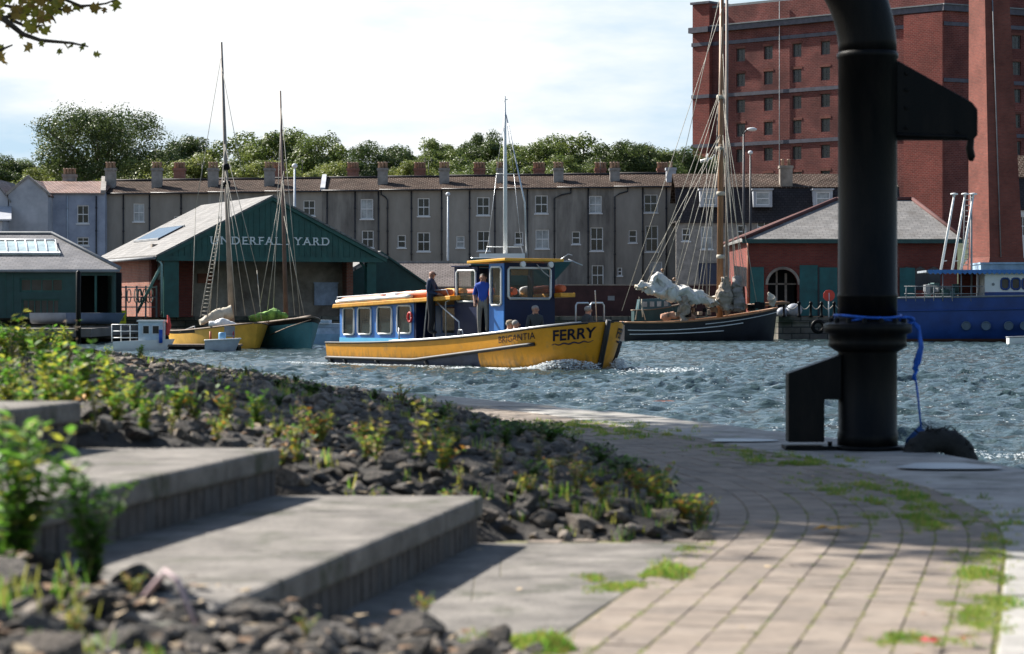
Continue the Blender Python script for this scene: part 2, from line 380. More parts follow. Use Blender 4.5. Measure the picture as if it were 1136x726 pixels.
# steps
STEP_X = [-.14, -1.17, -2.18, -3.2]
def step_edge(k, y): return STEP_X[k]+.175*(y-12.3)
stn = empty('stone_steps', (-1.5, 11, .5), 0, 'broad concrete steps with brick risers climbing left from the landing', 'steps')
for k in range(4):
    top = .5+.24*(k+1)
    y0, y1 = 6.6, 12.28; yc = list(np.arange(y0, y1+.01, (y1-y0)/6)); tr = MB(); rs = MB()
    for i in range(6):
        a, b = yc[i]+.004, yc[i+1]-.004; zt = top+random.uniform(-.003, .003)
        back = 1.35 if k < 3 else 3
        A, B_ = step_edge(k, a), step_edge(k, b)
        tr.hexa([(A-back, a, top-.11), (A, a, top-.11), (B_, b, top-.11), (B_-back, b, top-.11)], [(A-back, a, zt), (A, a, zt), (B_, b, zt), (B_-back, b, zt)])
    s = y0
    while s < y1-.02:
        wd_ = random.uniform(.085, .15); e = min(s+wd_, y1); A, B_ = step_edge(k, s+.004)-.03+random.uniform(-.003, .003), step_edge(k, e-.004)-.03
        rs.hexa([(A-.1, s+.004, top-.26), (A, s+.004, top-.26), (B_, e-.004, top-.26), (B_-.1, e-.004, top-.26)], [(A-.1, s+.004, top-.112), (A, s+.004, top-.112), (B_, e-.004, top-.112), (B_-.1, e-.004, top-.112)], random.choice([0, 0, 1]))
        s += wd_+.008
    rs.hexa([(step_edge(k, y0)-.3, y0, top-.26), (step_edge(k, y0)-.04, y0, top-.26), (step_edge(k, y1)-.04, y1, top-.26), (step_edge(k, y1)-.3, y1, top-.26)],
            [(step_edge(k, y0)-.3, y0, top-.114), (step_edge(k, y0)-.04, y0, top-.114), (step_edge(k, y1)-.04, y1, top-.114), (step_edge(k, y1)-.3, y1, top-.114)], 1)
    for o_ in (tr.build('tread', M['slab'], stn, bevel=.02), rs.build('riser', [M['riser'], mat('riser_brick_dark', (.075, .066, .062), .9, var=.3, vs=9)], stn)):
        o_.location = (1.5, -11, -.5)

# embankment
def bank_h(x, y):
    d = interp(TOE, y)-x
    if d <= 0: return .47
    sl = .2 if y < 8.6 else .225
    if 8.6 <= y <= 12.3: sl = .2
    h = .47+.03*min(1, d*6)+1.05*(1-math.exp(-sl*d/1.05))
    h += .05*fbm(x*1.3, y*1.3, 2)*min(1, d)+.06*fbm(x*.3, y*.3, 5)*min(1, d*.5)
    if y < 8.6: h += .0
    if 8.75 < y < 12.32 and x > -4.6: h = min(h, .3)
    elif 8.3 < y <= 8.75 and x > -4.6: h = min(h, .5)
    if y >= 12.32:
        lv = .46 if x > -.1 else .5+.235*(-.1-x)
        h = min(h, lv+.04*fbm(x*2, y*2, 7)+(y-12.32)*.30)
    return h
gx = np.concatenate([np.arange(-30, -10, .8), np.arange(-10, -4.6, .3), np.arange(-4.6, 1.3, .09)])
gy = np.concatenate([np.arange(2, 8, .15), np.arange(8, 14, .08), np.arange(14, 30, .2), np.arange(30, 58, .5)])
V = [(x, y, bank_h(x, y) if x < interp(OUTER, y)-.15 else -.6) for y in gy for x in gx]
nc = len(gx); i = np.arange((len(gy)-1)*(nc-1)); a = (i//(nc-1))*nc+i % (nc-1)
npmesh('embankment', V, np.stack([a, a+1, a+nc+1, a+nc], 1), M['soil'], smooth=True, kind='structure')

# rocks ---------------------------------------------------------
M['rock'] = mat('dark_rock', (.045, .04, .036), .92, var=.45, vs=5, bump=.035, bs=13, c2=(.16, .14, .12), detail=12, stain=((.20, .19, .14), 4.0, .62, .7))
M['rock2'] = mat('buff_rock', (.11, .09, .072), .92, var=.4, vs=6, bump=.035, bs=13, c2=(.28, .235, .19), detail=12)
def ico(sub):
    import bmesh
    bm = bmesh.new(); bmesh.ops.create_icosphere(bm, subdivisions=sub, radius=1)
    v = np.array([p.co[:] for p in bm.verts]); f = np.array([[q.index for q in p.verts] for p in bm.faces]); bm.free(); return v, f
IV, IF = ico(4); IV2, IF2 = ico(2)
def rock_verts(seed, iv):
    r = np.random.default_rng(seed); v = iv.copy()
    for _ in range(15):
        d = r.normal(size=3); d /= np.linalg.norm(d); h = r.uniform(.42, .8); p = v @ d; ex = np.maximum(0, p-h); v -= np.outer(ex*.93, d)
    v *= np.array([1, r.uniform(.65, .95), r.uniform(.5, .75)])
    n = v/np.linalg.norm(v, axis=1)[:, None]
    v += n*(vnoise(v, seed, 4, .7)[:, None]*.055)
    return v
rock_me = []
for i in range(14):
    m = bpy.data.meshes.new('boulder'); v = rock_verts(100+i, IV); m.from_pydata(v.tolist(), [], IF.tolist()); m.materials.append(M['rock2'] if i % 3 == 0 else M['rock']); m.update(); rock_me.append(m)
small_v = [rock_verts(300+i, IV2) for i in range(8)]
placed = []
def zone(x, y, s, z, buff):
    big = 'large' if s > .125 else ('mid-sized' if s > .09 else ('small' if s > .07 else 'tiny')); hue = 'brownish' if buff else 'grey'; px = CX+F*x/y
    if y < 8.8:
        d = 'at the front' if y < 5.7 else ('halfway back' if y < 7.2 else 'against the step')
        side_ = 'at the far left of the near rock pile' if px < 110 else ('left of the pink stem' if px < 200 else ('right of the pink stem' if px < 330 else ('in the middle of the near pile' if px < 440 else 'at the tapering right end of the near pile')))
        return f'{big} {hue} rock {side_}, {d}'
    d = 'in the first line' if y < 12.75 else ('in the second line' if y < 13.4 else 'well up the slope')
    if px < 200: w_ = 'behind the third step'
    elif px < 310: w_ = 'behind the upper step'
    elif px < 420: w_ = 'behind the left half of the lower step'
    elif px < 540: w_ = 'behind the right half of the lower step'
    elif px < 650: w_ = 'at the left of the landing back edge'
    else: w_ = 'at the right of the landing back edge'
    return f'{big} {hue} rock {w_}, {d}'
def try_rock(x, y, s, force=False, dz=0):
    for (a, b, c) in placed:
        if (a-x)**2+(b-y)**2 < ((c+s)*.62)**2 and not force: return False
    placed.append((x, y, s)); return True
rock_list = []
def add_rock(x, y, s, base=None):
    z = (bank_h(x, y) if base is None else base)+s*.2
    rock_list.append((x, y, z, s))
for tries in range(9000):     # near pile
    y = random.uniform(4.3, 8.75); x = random.uniform(-.24*y, interp(TOE, y)+.05)
    s = random.choice([.05, .065, .085, .10, .13])*random.uniform(.85, 1.2)*(.75 if y < 6 else 1)
    if len([1 for r_ in rock_list if r_[1] < 8.8]) >= 150: break
    if try_rock(x, y, s): add_rock(x, y, s)
for tries in range(9000):     # behind the steps and landing
    y = 12.42+abs(random.gauss(0, .5)); x = random.uniform(-.235*y, interp(TOE, y)-.04)
    if y > 14: continue
    s = random.choice([.06, .075, .095, .12])*random.uniform(.85, 1.2)
    if len(rock_list) >= 262: break
    if y-s*.75 < 12.33: y = 12.35+s*.75
    if try_rock(x, y, s): add_rock(x, y, s)
for tries in range(3000):
    y = random.uniform(13.6, 17); x = random.uniform(max(-.22*y, -4), interp(TOE, y)-.05); s = random.uniform(.06, .12)
    if len(rock_list) >= 298: break
    if try_rock(x, y, s): add_rock(x, y, s)
for (x, y, z, s) in rock_list:
    ri_ = random.randrange(len(rock_me)); o = bpy.data.objects.new('boulder', rock_me[ri_]); col.objects.link(o)
    o.location = (x, y, z); o.scale = (s*random.uniform(.9, 1.35), s*random.uniform(.85, 1.2), s*random.uniform(.8, 1.1)); o.rotation_euler = (random.uniform(-.5, .5), random.uniform(-.5, .5), random.uniform(0, 6.3))
    tag(o, zone(x, y, s, z, ri_ % 3 == 0), 'rock', 'loose rocks on the embankment')
def scatter(name, pts, variants, mats, mis, kind='stuff', **kw):
    """pts: (x,y,z,scale,rot) ; variants: list of (V,F,mi)"""
    Vs, Fs, Ms = [], [], []; k = 0
    for (x, y, z, s, a, vi, sq) in pts:
        v, f, mi = variants[vi % len(variants)]
        c, q = math.cos(a), math.sin(a); w_ = v*s; w_ = np.stack([w_[:, 0]*c-w_[:, 1]*q, w_[:, 0]*q+w_[:, 1]*c, w_[:, 2]*sq], 1)+np.array([x, y, z])
        Vs.append(w_); Fs.append(f+k); k += len(v); Ms.append(mi)
    return npmesh(name, np.concatenate(Vs), np.concatenate(Fs), mats, np.concatenate(Ms), kind=kind, **kw)
rub = []
for _ in range(9000):
    y = 4+random.random()**.9*38; x = random.uniform(max(-.26*y, -9), interp(TOE, y)-.02)
    if 8.4 < y < 12.4 and x > -4.6: continue
    s = random.uniform(.025, .07)*(1 if y < 16 else 1.3)
    rub.append((x, y, bank_h(x, y)+s*.3, s, random.uniform(0, 6.3), random.randrange(8), random.uniform(.7, 1.3)))
scatter('rubble', rub, [(v, IF2, np.full(len(IF2), i % 2)) for i, v in enumerate(small_v)], [M['rock'], M['rock2']], None, label='small broken stones covering the embankment', cat='rubble')

# plants --------------------------------------------------------
def leafmat(name, c, c2=None, tr=.35):
    m, n, l, b = _mat(name); b.inputs['Roughness'].default_value = .5
    t = n.new('ShaderNodeTexCoord'); x = n.new('ShaderNodeTexNoise'); x.inputs['Scale'].default_value = 3.5; x.inputs['Detail'].default_value = 3; l.new(t.outputs['Object'], x.inputs[0])
    r = n.new('ShaderNodeValToRGB'); r.color_ramp.elements[0].position = .35; r.color_ramp.elements[1].position = .65
    c2 = c2 or tuple(k*1.7 for k in c); r.color_ramp.elements[0].color = (*c, 1); r.color_ramp.elements[1].color = (*c2, 1)
    l.new(x.outputs[0], r.inputs[0]); l.new(r.outputs[0], b.inputs['Base Color'])
    tl = n.new('ShaderNodeBsdfTranslucent'); sh = n.new('ShaderNodeMixShader'); sh.inputs[0].default_value = tr; l.new(r.outputs[0], tl.inputs[0])
    o = n['Material Output']; l.new(b.outputs[0], sh.inputs[1]); l.new(tl.outputs[0], sh.inputs[2]); l.new(sh.outputs[0], o.inputs[0]); return m
LG = leafmat('leaf_green', (.09, .24, .025), (.19, .36, .05), .55); LY = leafmat('leaf_yellow', (.38, .42, .05), (.52, .46, .07), .55)
LD = leafmat('leaf_dark_green', (.03, .07, .018), (.06, .11, .025), .35); LO = leafmat('leaf_orange', (.45, .16, .03), (.55, .3, .05), .4); LB = leafmat('leaf_straw', (.28, .19, .12), (.42, .31, .2), .2)
GR = leafmat('grass_blade', (.20, .21, .04), (.44, .42, .10), .5)
STEM = mat('plant_stem', (.12, .13, .05), .7); 
def leaf(v, f, p, d, nrm, ln, wd):
    d = d.normalized(); s = d.cross(nrm); s = s.normalized() if s.length > 1e-4 else Vector((1, 0, 0)); k = len(v)
    v += [p, p+d*ln*.45+s*wd*.5+nrm*.08*ln, p+d*ln, p+d*ln*.45-s*wd*.5+nrm*.08*ln]; f.append((k, k+1, k+2, k+3))
def plant_mesh(seed, h, nst, ll, spread, pal, leaves=16, flower=False):
    r = random.Random(seed); mbp = MB()
    for s in range(nst):
        a = r.uniform(0, 6.28); sp = r.uniform(.2, 1)*spread; hh = h*r.uniform(.6, 1)
        pts = [Vector((math.cos(a)*sp*t*t, math.sin(a)*sp*t*t, hh*t)) for t in (0, .3, .6, 1)]
        mbp.tube(pts, [.005, .004, .003, .002], 4, 0)
        for k in range(leaves):
            t = r.uniform(.12, 1); p = Vector((math.cos(a)*sp*t*t, math.sin(a)*sp*t*t, hh*t)); b = r.uniform(0, 6.28)
            d = Vector((math.cos(b), math.sin(b), r.uniform(-.1, .7))); v, f = [], []
            leaf(v, f, p, d, Vector((r.uniform(-.4, .4), r.uniform(-.4, .4), 1)).normalized(), ll*r.uniform(.6, 1.2), ll*r.uniform(.4, .65))
            mbp.add(v, f, 1+r.choice(pal))
    return mbp
PM = [STEM, LG, LY, LD, LO, LB]
def mk_plant(name, seed, h, nst, ll, spread, pal, leaves):
    o = plant_mesh(seed, h, nst, ll, spread, pal, leaves).build(name, PM); me = o.data; bpy.data.objects.remove(o); return me
weedA = [mk_plant('weed', s, .2, 7, .04, .12, [0, 0, 1, 1, 3], 16) for s in range(3)]           # yellow green low
weedB = [mk_plant('weed', 10+s, .42, 5, .05, .1, [0, 1, 1, 4, 4], 18) for s in range(3)]        # tall straw
weedC = [mk_plant('weed', 20+s, .18, 10, .05, .16, [2, 2, 0], 18) for s in range(3)]            # dark
weedD = [mk_plant('weed', 30+s, .5, 9, .085, .24, [0, 0, 0, 1, 1], 26) for s in range(3)]         # bright tall
def put(me, p, s, label, cat='weed', group='weeds growing on the embankment', name='weed'):
    o = bpy.data.objects.new(name, random.choice(me)); col.objects.link(o); o.location = p; o.scale = (s, s, s*random.uniform(.85, 1.15)); o.rotation_euler = (0, 0, random.uniform(0, 6.28)); return tag(o, label, cat, group)
def bank_hit(px, py, near=13):
    best = None; D = near
    while D < 45:
        x = X(px, D)
        if bank_h(x, D) >= Z(py, D) and x < interp(TOE, D): return Vector((x, D, bank_h(x, D)))
        D += .1
    return None
# individual weeds seen in the photograph: pixel of the foot, kind, size, label
for (px, py, kd, s, lb) in [
    (325, 500, weedA, 1.0, 'low yellow green weed among the rocks beside the upper step'), (352, 497, weedA, 1.1, 'low weed with yellowing leaves right of the upper step end'),
    (418, 522, weedB, .85, 'straw coloured upright weed above the lower step'), (468, 520, weedB, 1.1, 'tall thin green weed spire above the lower step'),
    (492, 527, weedA, 1.2, 'yellow leaved weed beside the tall spire'), (552, 530, weedB, .6, 'short dry weed at the rocks by the step corner'),
    (640, 560, weedB, .8, 'dry straw weed among the rocks behind the landing'), (668, 566, weedA, .9, 'low yellowish weed behind the landing rocks'),
    (760, 585, weedA, 1.3, 'bushy yellow green weed at the toe of the embankment'), (733, 570, weedA, 1.3, 'spreading weed with orange leaves near the embankment toe'),
    (785, 565, weedC, 1.2, 'dark green weed where the bank meets the paving'), (775, 590, weedA, 1.0, 'last small weed beside the round rock'),
    (285, 480, weedD, .55, 'bright green weed on the bank above the middle step'), (250, 470, weedA, 1.2, 'pale green weed above the step wall'),
    (215, 475, weedA, 1.2, 'yellow and orange weed on the bank above the upper step'), (505, 500, weedC, 1.2, 'dark green weed on the shaded slope'),
    (560, 500, weedC, 1.4, 'clump of dark weed in the middle of the shaded slope'), (610, 490, weedC, 1.6, 'dark green weed on the ridge of the shaded slope'),
    (560, 468, weedC, 1.6, 'dark weed standing on the ridge by the quay path'), (665, 520, weedC, 1.2, 'green weed on the right shoulder of the bank'),
    (700, 540, weedC, 1.3, 'dark low weed right of the bank shoulder'), (445, 450, weedA, 1.2, 'yellow weed on the far ridge of the bank'),
    (485, 452, weedC, 1.1, 'small dark weed beside the yellow one on the far ridge')]:
    p = bank_hit(px, py, 12.35)
    if p: put(kd, p, s*(.68 if kd is weedC else 1), lb)
for i in range(46):
    y = random.uniform(12.5, 15.5); x = random.uniform(-.22*y, interp(TOE, y)-.05); kd_ = random.randrange(3); px = CX+F*x/y
    put([weedA, weedB, weedA][kd_], (x, y, bank_h(x, y)+.03), random.uniform(.45, 1.0)*(.7 if kd_ == 1 else 1), ['yellowish weed', 'straw weed', 'pale leafy weed'][kd_]+' '+('behind the third step' if px < 200 else ('behind the upper step' if px < 310 else ('behind the lower step' if px < 430 else ('near the lower step corner' if px < 540 else 'behind the landing'))))+(', low down' if y < 13.2 else (', halfway up' if y < 14.3 else ', near the shade')))
# left side: lush bright weeds on the bank and the leafy bush before the upper steps
lush = [(30, 470, 12.6, 1.0), (75, 480, 12.6, 1.25), (105, 470, 12.5, 1.1), (130, 462, 13, .9), (10, 455, 13, 1.1), (60, 440, 14, 1.3), (95, 430, 15, 1.4), (160, 470, 12.6, .75), (25, 420, 16, 1.2), (120, 440, 14, 1.2), (45, 400, 18, 1.5), (75, 390, 21, 2.0), (10, 395, 20, 1.7), (150, 440, 14.5, .9), (190, 470, 12.8, .8)]
for i, (px, py, D, s) in enumerate(lush):
    x = X(px, D); put(weedD if i % 3 != 2 else weedB, (x, D, bank_h(x, D)), s*.58, ['bright green leafy weed', 'tall yellow leaved weed', 'straw weed with orange leaves'][i % 3]+', left bank, '+('beside the third step' if D < 12.9 else ('a stride behind the step' if D < 14.2 else 'up near the crest'))+(' at the frame edge' if px < 50 else (' in the tangle' if px < 110 else ' at the right side')))
for i in range(26):
    y = random.uniform(13, 34); x = random.uniform(-.22*y, -.12*y)
    kd_ = random.randrange(3); s_ = random.uniform(.35, .7)*(1.2 if x/y < -.17 else .8)
    put([weedA, weedD, weedB][kd_], (x, y, bank_h(x, y)), s_, ['low yellowish', 'leafy green', 'dry upright'][kd_]+' weed '+('at the left edge' if x/y < -.185 else 'below the workboat')+', '+('near the third step' if y < 17 else ('half way back' if y < 26 else 'on the far crest')))
for i in range(85):
    y = random.uniform(13.4, 34); x = random.uniform(-.11*y, interp(TOE, y)-.1)
    s_ = random.uniform(.5, 1.1); px = CX+F*x/y
    put(weedC, (x, y, bank_h(x, y)), s_*(1 if y < 20 else .62), ('tiny' if s_ < .7 else ('small' if s_ < .9 else 'bushy'))+' dark weed in shade '+('behind the steps' if y < 16 else ('in the middle of the bank' if y < 22 else ('farther off' if y < 28 else 'on the far ridge')))+(', left of the mast' if px < 420 else (', below the ferry' if px < 560 else ', beside the paving')))
bush = plant_mesh(77, .62, 20, .07, .30, [0, 0, 0, 0, 2, 1], 44)
bush.build('leafy_bush', PM, loc=(-1.72, 8.35, .72), label='bright green leafy bush in front of the upper steps', cat='bush')
bush2 = plant_mesh(79, .5, 10, .065, .22, [0, 0, 2], 34)
bush2.build('leafy_bush', PM, loc=(-1.42, 8.15, .72), label='smaller leafy bush right of the big one at the lower step', cat='bush')
for (px, D, s, lb) in [(85, 6.6, .5, 'small yellow weed among the near rocks at lower left'), (340, 7.4, .4, 'little yellow weed among the near rocks at lower middle'), (150, 7.6, .45, 'thin weed on the near rocks under the bush'), (470, 8.2, .5, 'weed at the right end of the near rock pile')]:
    x = X(px, D); put(weedA, (x, D, bank_h(x, D)+.05), s, lb, group='weeds on the near rocks')
bs_ = MB().tube([(X(160, 6.4), 6.4, .93), (X(185, 6.4), 6.38, 1.0), (X(200, 6.4), 6.35, .98), (X(222, 6.4), 6.3, .87)], [.008, .009, .008, .006], 6)
bs_.build('bare_stem', mat('pale_pink_stem', (.5, .36, .36), .6), label='pale pinkish bare stem arching over the near rocks', cat='stem')

# grass in the joints and along the paving edge
def blades(seed, n=14, h=.05, sp=.05):
    r = random.Random(seed); v, f = [], []
    for i in range(n):
        a = r.uniform(0, 6.28); q = r.uniform(0, sp); b = r.uniform(0, 6.28); hh = h*r.uniform(.4, 1); p = Vector((q*math.cos(a), q*math.sin(a), 0)); s = Vector((math.cos(b), math.sin(b), 0))*.0035
        t = p+Vector((r.uniform(-.4, .4)*hh, r.uniform(-.4, .4)*hh, hh)); k = len(v); v += [p-s, p+s, t+s*.3, t-s*.3]; f.append((k, k+1, k+2, k+3))
    return np.array([q[:] for q in v]), np.array(f), np.array([r.choice([0, 0, 1]) for _ in f])
BL = [blades(s) for s in range(6)]; pts = []
def gr_line(pp, n, wd, s, z=.5, th=-.14):
    for _ in range(int(n*1.9)):
        t = random.random()*(len(pp)-1); i = int(t); t -= i; a, b = pp[i], pp[i+1]
        gx_, gy_ = a[0]+(b[0]-a[0])*t+random.gauss(0, wd*1.5), a[1]+(b[1]-a[1])*t+random.gauss(0, wd*2.4)
        if fbm(gx_*5, gy_*2.2, 6) < th or gx_ > interp(OUTER, gy_)-.1: continue
        s_k = .45+.75*max(0, fbm(gx_*5, gy_*2.2, 6))*1.6
        pts.append((gx_, gy_, z-.005, s*s_k*random.uniform(.5, 1.2), random.uniform(0, 6), random.randrange(6), .8))
def gpx(l, z=.5): return [tuple(G(a, b, z)) for a, b in l]
gr_line(gpx([(1085, 700), (1090, 660), (1088, 620), (1098, 600)]), 620, .04, .8, th=-.35)
gr_line(gpx([(985, 715), (1020, 710), (1060, 708), (1085, 700)]), 170, .03, .9)
gr_line(gpx([(1050, 668), (1075, 675)]), 60, .03, .7)
gr_line(gpx([(990, 580), (1040, 578), (1095, 582)]), 330, .12, .9)
gr_line(gpx([(940, 535), (990, 550), (1050, 570)]), 420, .13, 1.0)
gr_line(gpx([(870, 513), (915, 513)]), 200, .12, 1.1); gr_line(gpx([(790, 497), (850, 505)]), 170, .12, .9)
gr_line(gpx([(620, 470), (660, 475), (720, 484)]), 420, .22, 1.2)
gr_line(gpx([(670, 655), (720, 640), (780, 630)]), 300, .035, .95); gr_line(gpx([(660, 638), (700, 650)]), 60, .03, .6)
gr_line(gpx([(530, 712), (560, 716), (615, 722)]), 500, .035, 1.0)
gr_line(gpx([(790, 600), (740, 628)]), 60, .03, .6)
for k, t0 in enumerate(np.arange(.015, 3.0, .17)):   # moss and grass in the long joints
    for _ in range(120):
        s = random.uniform(7, 20); 
        if fbm(s*1.1+k*3.7, k*1.3, 9) < .02: continue
        p = kerb_pt(s, t0); 
        if p.x < landing_edge(p.y): continue
        pts.append((p.x+random.gauss(0, .006), p.y, .494, random.uniform(.25, .5), random.uniform(0, 6), random.randrange(6), .7))
scatter('grass', pts, BL, [GR, LG], None, label='short grass growing in the paving joints and along the kerb', cat='grass')
pts = []
for _ in range(1600):
    y = 4.5+random.random()*30; x = random.uniform(max(-.25*y, -9), interp(TOE, y)-.02)
    if (8.4 < y < 12.4 and x > -4.6) or fbm(x*.8, y*.8, 3) < .08: continue
    pts.append((x, y, bank_h(x, y), random.uniform(.8, 1.8), random.uniform(0, 6), random.randrange(6), 1.3))
scatter('bank_grass', pts, BL, [GR, LG], None, label='sparse thin grass on the embankment between the stones', cat='grass')
moss = []
for k, t0 in enumerate(np.arange(.015, 3.2, .17)):
    for _ in range(520):
        s = random.uniform(6.5, 21)
        if fbm(s*1.6+k*2.7, k*1.3, 4) < -.16: continue
        p = kerb_pt(s, t0)
        if p.x < landing_edge(p.y): continue
        moss.append((p.x+random.gauss(0, .003), p.y, .497, random.uniform(.007, .02), random.uniform(0, 6), random.randrange(8), .35))
scatter('moss', moss, [(v, IF2, np.zeros(len(IF2), int)) for v in small_v], [mat('moss', (.20, .19, .05), .95, var=.4, vs=8, c2=(.26, .25, .09))], None, label='green moss cushions in the joints of the block paving', cat='moss')

lit = []
for _ in range(2600):
    y = 4.6+random.random()**1.3*22; x = random.uniform(max(-.25*y, -7), interp(TOE, y)-.02)
    if (8.4 < y < 12.4 and x > -4.6): continue
    lit.append((x, y, bank_h(x, y)+random.uniform(.03, .07), random.uniform(.012, .034), random.uniform(0, 6), random.randrange(6), 1))
for _ in range(90):
    s = random.uniform(7.5, 22); p = kerb_pt(s, random.uniform(.05, 3)); lit.append((p.x, p.y, .505, random.uniform(.01, .022), random.uniform(0, 6), random.randrange(6), .5))
LV_ = []
for k in range(6):
    rr_ = random.Random(k); LV_.append((np.array([(-1, -.5, rr_.uniform(-.3, .3)), (.2, -.8, rr_.uniform(-.3, .5)), (1.2, .1, rr_.uniform(-.2, .6)), (0, .7, rr_.uniform(-.3, .5))]), np.array([(0, 1, 2, 3)]), np.array([k % 3])))
scatter('leaf_litter', lit, LV_, [mat('dead_leaf', (.22, .13, .07), .8, var=.4, vs=9), mat('dry_straw_litter', (.38, .29, .18), .8, var=.3, vs=9), mat('dark_dead_leaf', (.10, .07, .045), .8, var=.3)], None, label='dead leaves and dry litter lying among the stones', cat='leaf litter')
# fallen leaves and litter
def fallen(p, s, m, lb, nm='fallen_leaf', g=None):
    v = [Vector((math.cos(a)*r_, math.sin(a)*r_, .012*((i % 2)))) for i, (a, r_) in enumerate([(k*PI/5, 1 if k % 2 == 0 else .45) for k in range(10)])]
    v = [Vector((q.x*s, q.y*s, q.z+.006*math.sin(5*q.x)))for q in v]; k = len(v); v.append(Vector((0, 0, .01)))
    q = MB().add(v, [(i, (i+1) % 10, 10) for i in range(10)]); q.tube([(0, 0, .006), (-s*1.2, -s*.2, .01)], .002, 4)
    return q.build(nm, m, loc=p, rz=random.uniform(0, 6), label=lb, cat='leaf', group=g)
OR = mat('bright_orange_leaf', (.75, .36, .02), .6, var=.15); RD = mat('red_leaf', (.42, .03, .03), .5); PK = mat('peach_leaf', (.7, .42, .25), .6)
p = G(922, 592); fallen((p.x, p.y, .525), .11, OR, 'bright orange fallen leaf on the sunlit paving')
p = G(1031, 722); fallen((p.x, p.y, .53), .045, RD, 'small dark red leaf at the bottom of the paving')
p = G(1073, 719); fallen((p.x, p.y, .53), .04, PK, 'pale peach leaf beside the red one')
p = G(735, 447); fallen((p.x, p.y, .515), .16, mat('rust_leaf', (.4, .14, .07), .6), 'rust coloured leaf far along the quay')
for (px, py, D, s, lb) in [(92, 0, 12.7, .05, 'orange leaf caught in the weeds on the left bank'), (88, 0, 12.45, .045, 'lower orange leaf caught by the third step')]:
    x = X(px, D); fallen((x, D, bank_h(x, D)+.17), s, OR, lb)

# puddles on the coping, pale sky sheen painted into their base colour
pm = mat('puddle_sky_sheen', (.20, .235, .27), .38, var=.15, spec=.9)
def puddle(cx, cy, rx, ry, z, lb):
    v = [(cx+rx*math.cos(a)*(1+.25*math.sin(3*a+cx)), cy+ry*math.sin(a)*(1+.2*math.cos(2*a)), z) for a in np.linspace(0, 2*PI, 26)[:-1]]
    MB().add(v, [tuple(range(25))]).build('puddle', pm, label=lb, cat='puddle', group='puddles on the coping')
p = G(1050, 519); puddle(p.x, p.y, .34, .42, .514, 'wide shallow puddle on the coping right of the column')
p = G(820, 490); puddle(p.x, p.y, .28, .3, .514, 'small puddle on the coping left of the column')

# ================================================================ the iron column
def px20(px, py, D=20.1): return X(px, D), Z(py, D)
D0 = 20.3; cxp = X(962.5, D0); rp_ = 32.5/F*D0
colm = empty('crane_column', (cxp, D0, .5), 0, 'thick black iron column with a flange and bracket plates on the quay edge', 'column')
def zc(py): return Z(py, D0)-.5
c1 = MB(); prof = [(rp_*1.03, 0), (rp_*1.03, zc(480)), (rp_, zc(479)), (rp_, zc(392)), (rp_*1.06, zc(388)), (rp_*1.06, zc(385))]
c1.lathe(prof, n=48); c1.build('lower_shaft', M['iron'], colm)
fl = MB(); f2 = 48.5/F*D0
fl.lathe([(f2*.72, zc(390)), (f2*.9, zc(384)), (f2*.88, zc(380)), (f2*.88, zc(371)), (f2*1.0, zc(369)), (f2*1.0, zc(360)), (f2*.96, zc(359)), (rp_*1.12, zc(356)), (rp_*1.05, zc(352))], n=48)
for i in range(14):
    a = i*2*PI/14; fl.lathe([(.022, zc(366)), (.022, zc(354)), (.012, zc(353))], c=(f2*.84*math.cos(a), f2*.84*math.sin(a), 0), n=6)
fl.build('flange', M['iron'], colm)
up = MB(); up.lathe([(rp_, zc(353)), (rp_, zc(331)), (rp_*1.03, zc(330)), (rp_*1.03, zc(327)), (rp_, zc(326)), (rp_, zc(66)), (rp_*1.04, zc(65)), (rp_*1.04, zc(60)), (rp_, zc(59)), (rp_*.99, zc(58))], n=48); up.build('upper_shaft', M['iron'], colm)
el = MB(); pts_ = [(0, 0, zc(59))]
for i in range(1, 15):
    a = i/14*R(62); rr = 1.15; pts_.append((-rr*(1-math.cos(a)), 0, zc(59)+rr*math.sin(a)))
d_ = Vector(pts_[-1])-Vector(pts_[-2]); pts_.append(tuple(Vector(pts_[-1])+d_.normalized()*2.2))
el.tube(pts_, rp_*.99, 40); el.build('elbow', M['iron'], colm)
br = MB(); e = .03
br.ext([(X(a, D0)-cxp, -e, zc(b)) for a, b in [(990, 68), (996, 68), (1078, 114), (1084, 122), (1084, 150), (1079, 156), (990, 156)]], (0, 2*e, 0))
br.tube([(rp_*.9, -e-.02, zc(150)), (X(1072, D0)-cxp, -e-.02, zc(153))], .02, 8)
for a, b in [(1005, 82), (1005, 100), (1005, 120), (1005, 142), (1062, 146)]:
    br.tube([(X(a, D0)-cxp, -e-.02, zc(b)), (X(a, D0)-cxp, -e, zc(b))], .018, 8)
bp_ = br.build('bracket_plate', M['iron'], colm, bevel=.006)
hk = MB(); hx = X(1077, D0)-cxp
hk.tube([(hx, 0, zc(146)), (hx, 0, zc(156)), (hx-.01, 0, zc(165)), (hx+.005, 0, zc(174)), (hx, 0, zc(179))], [.02, .03, .035, .035, .02], 8); hk.build('shackle', M['iron'], bp_)
sb = MB(); 
sb.ext([(X(a, D0)-cxp, -.11, zc(b)) for a, b in [(873, 490), (873, 414), (932, 393), (932, 443), (913, 443), (913, 490)]], (0, .22, 0))
sb.build('stay_leg', M['iron'], colm, bevel=.008)
ft = MB().bb(X(869, D0)-cxp, X(926, D0)-cxp, -.18, .16, 0, .035); ft.tube([(X(919, D0)-cxp, -.1, .03), (X(919, D0)-cxp, -.1, .07)], .02, 6); ft.build('foot_plate', M['iron'], colm)
bsr = MB().lathe([(rp_*1.28, 0), (rp_*1.28, .03), (rp_*1.05, .035)], n=40); bsr.build('base_ring', M['iron'], colm)
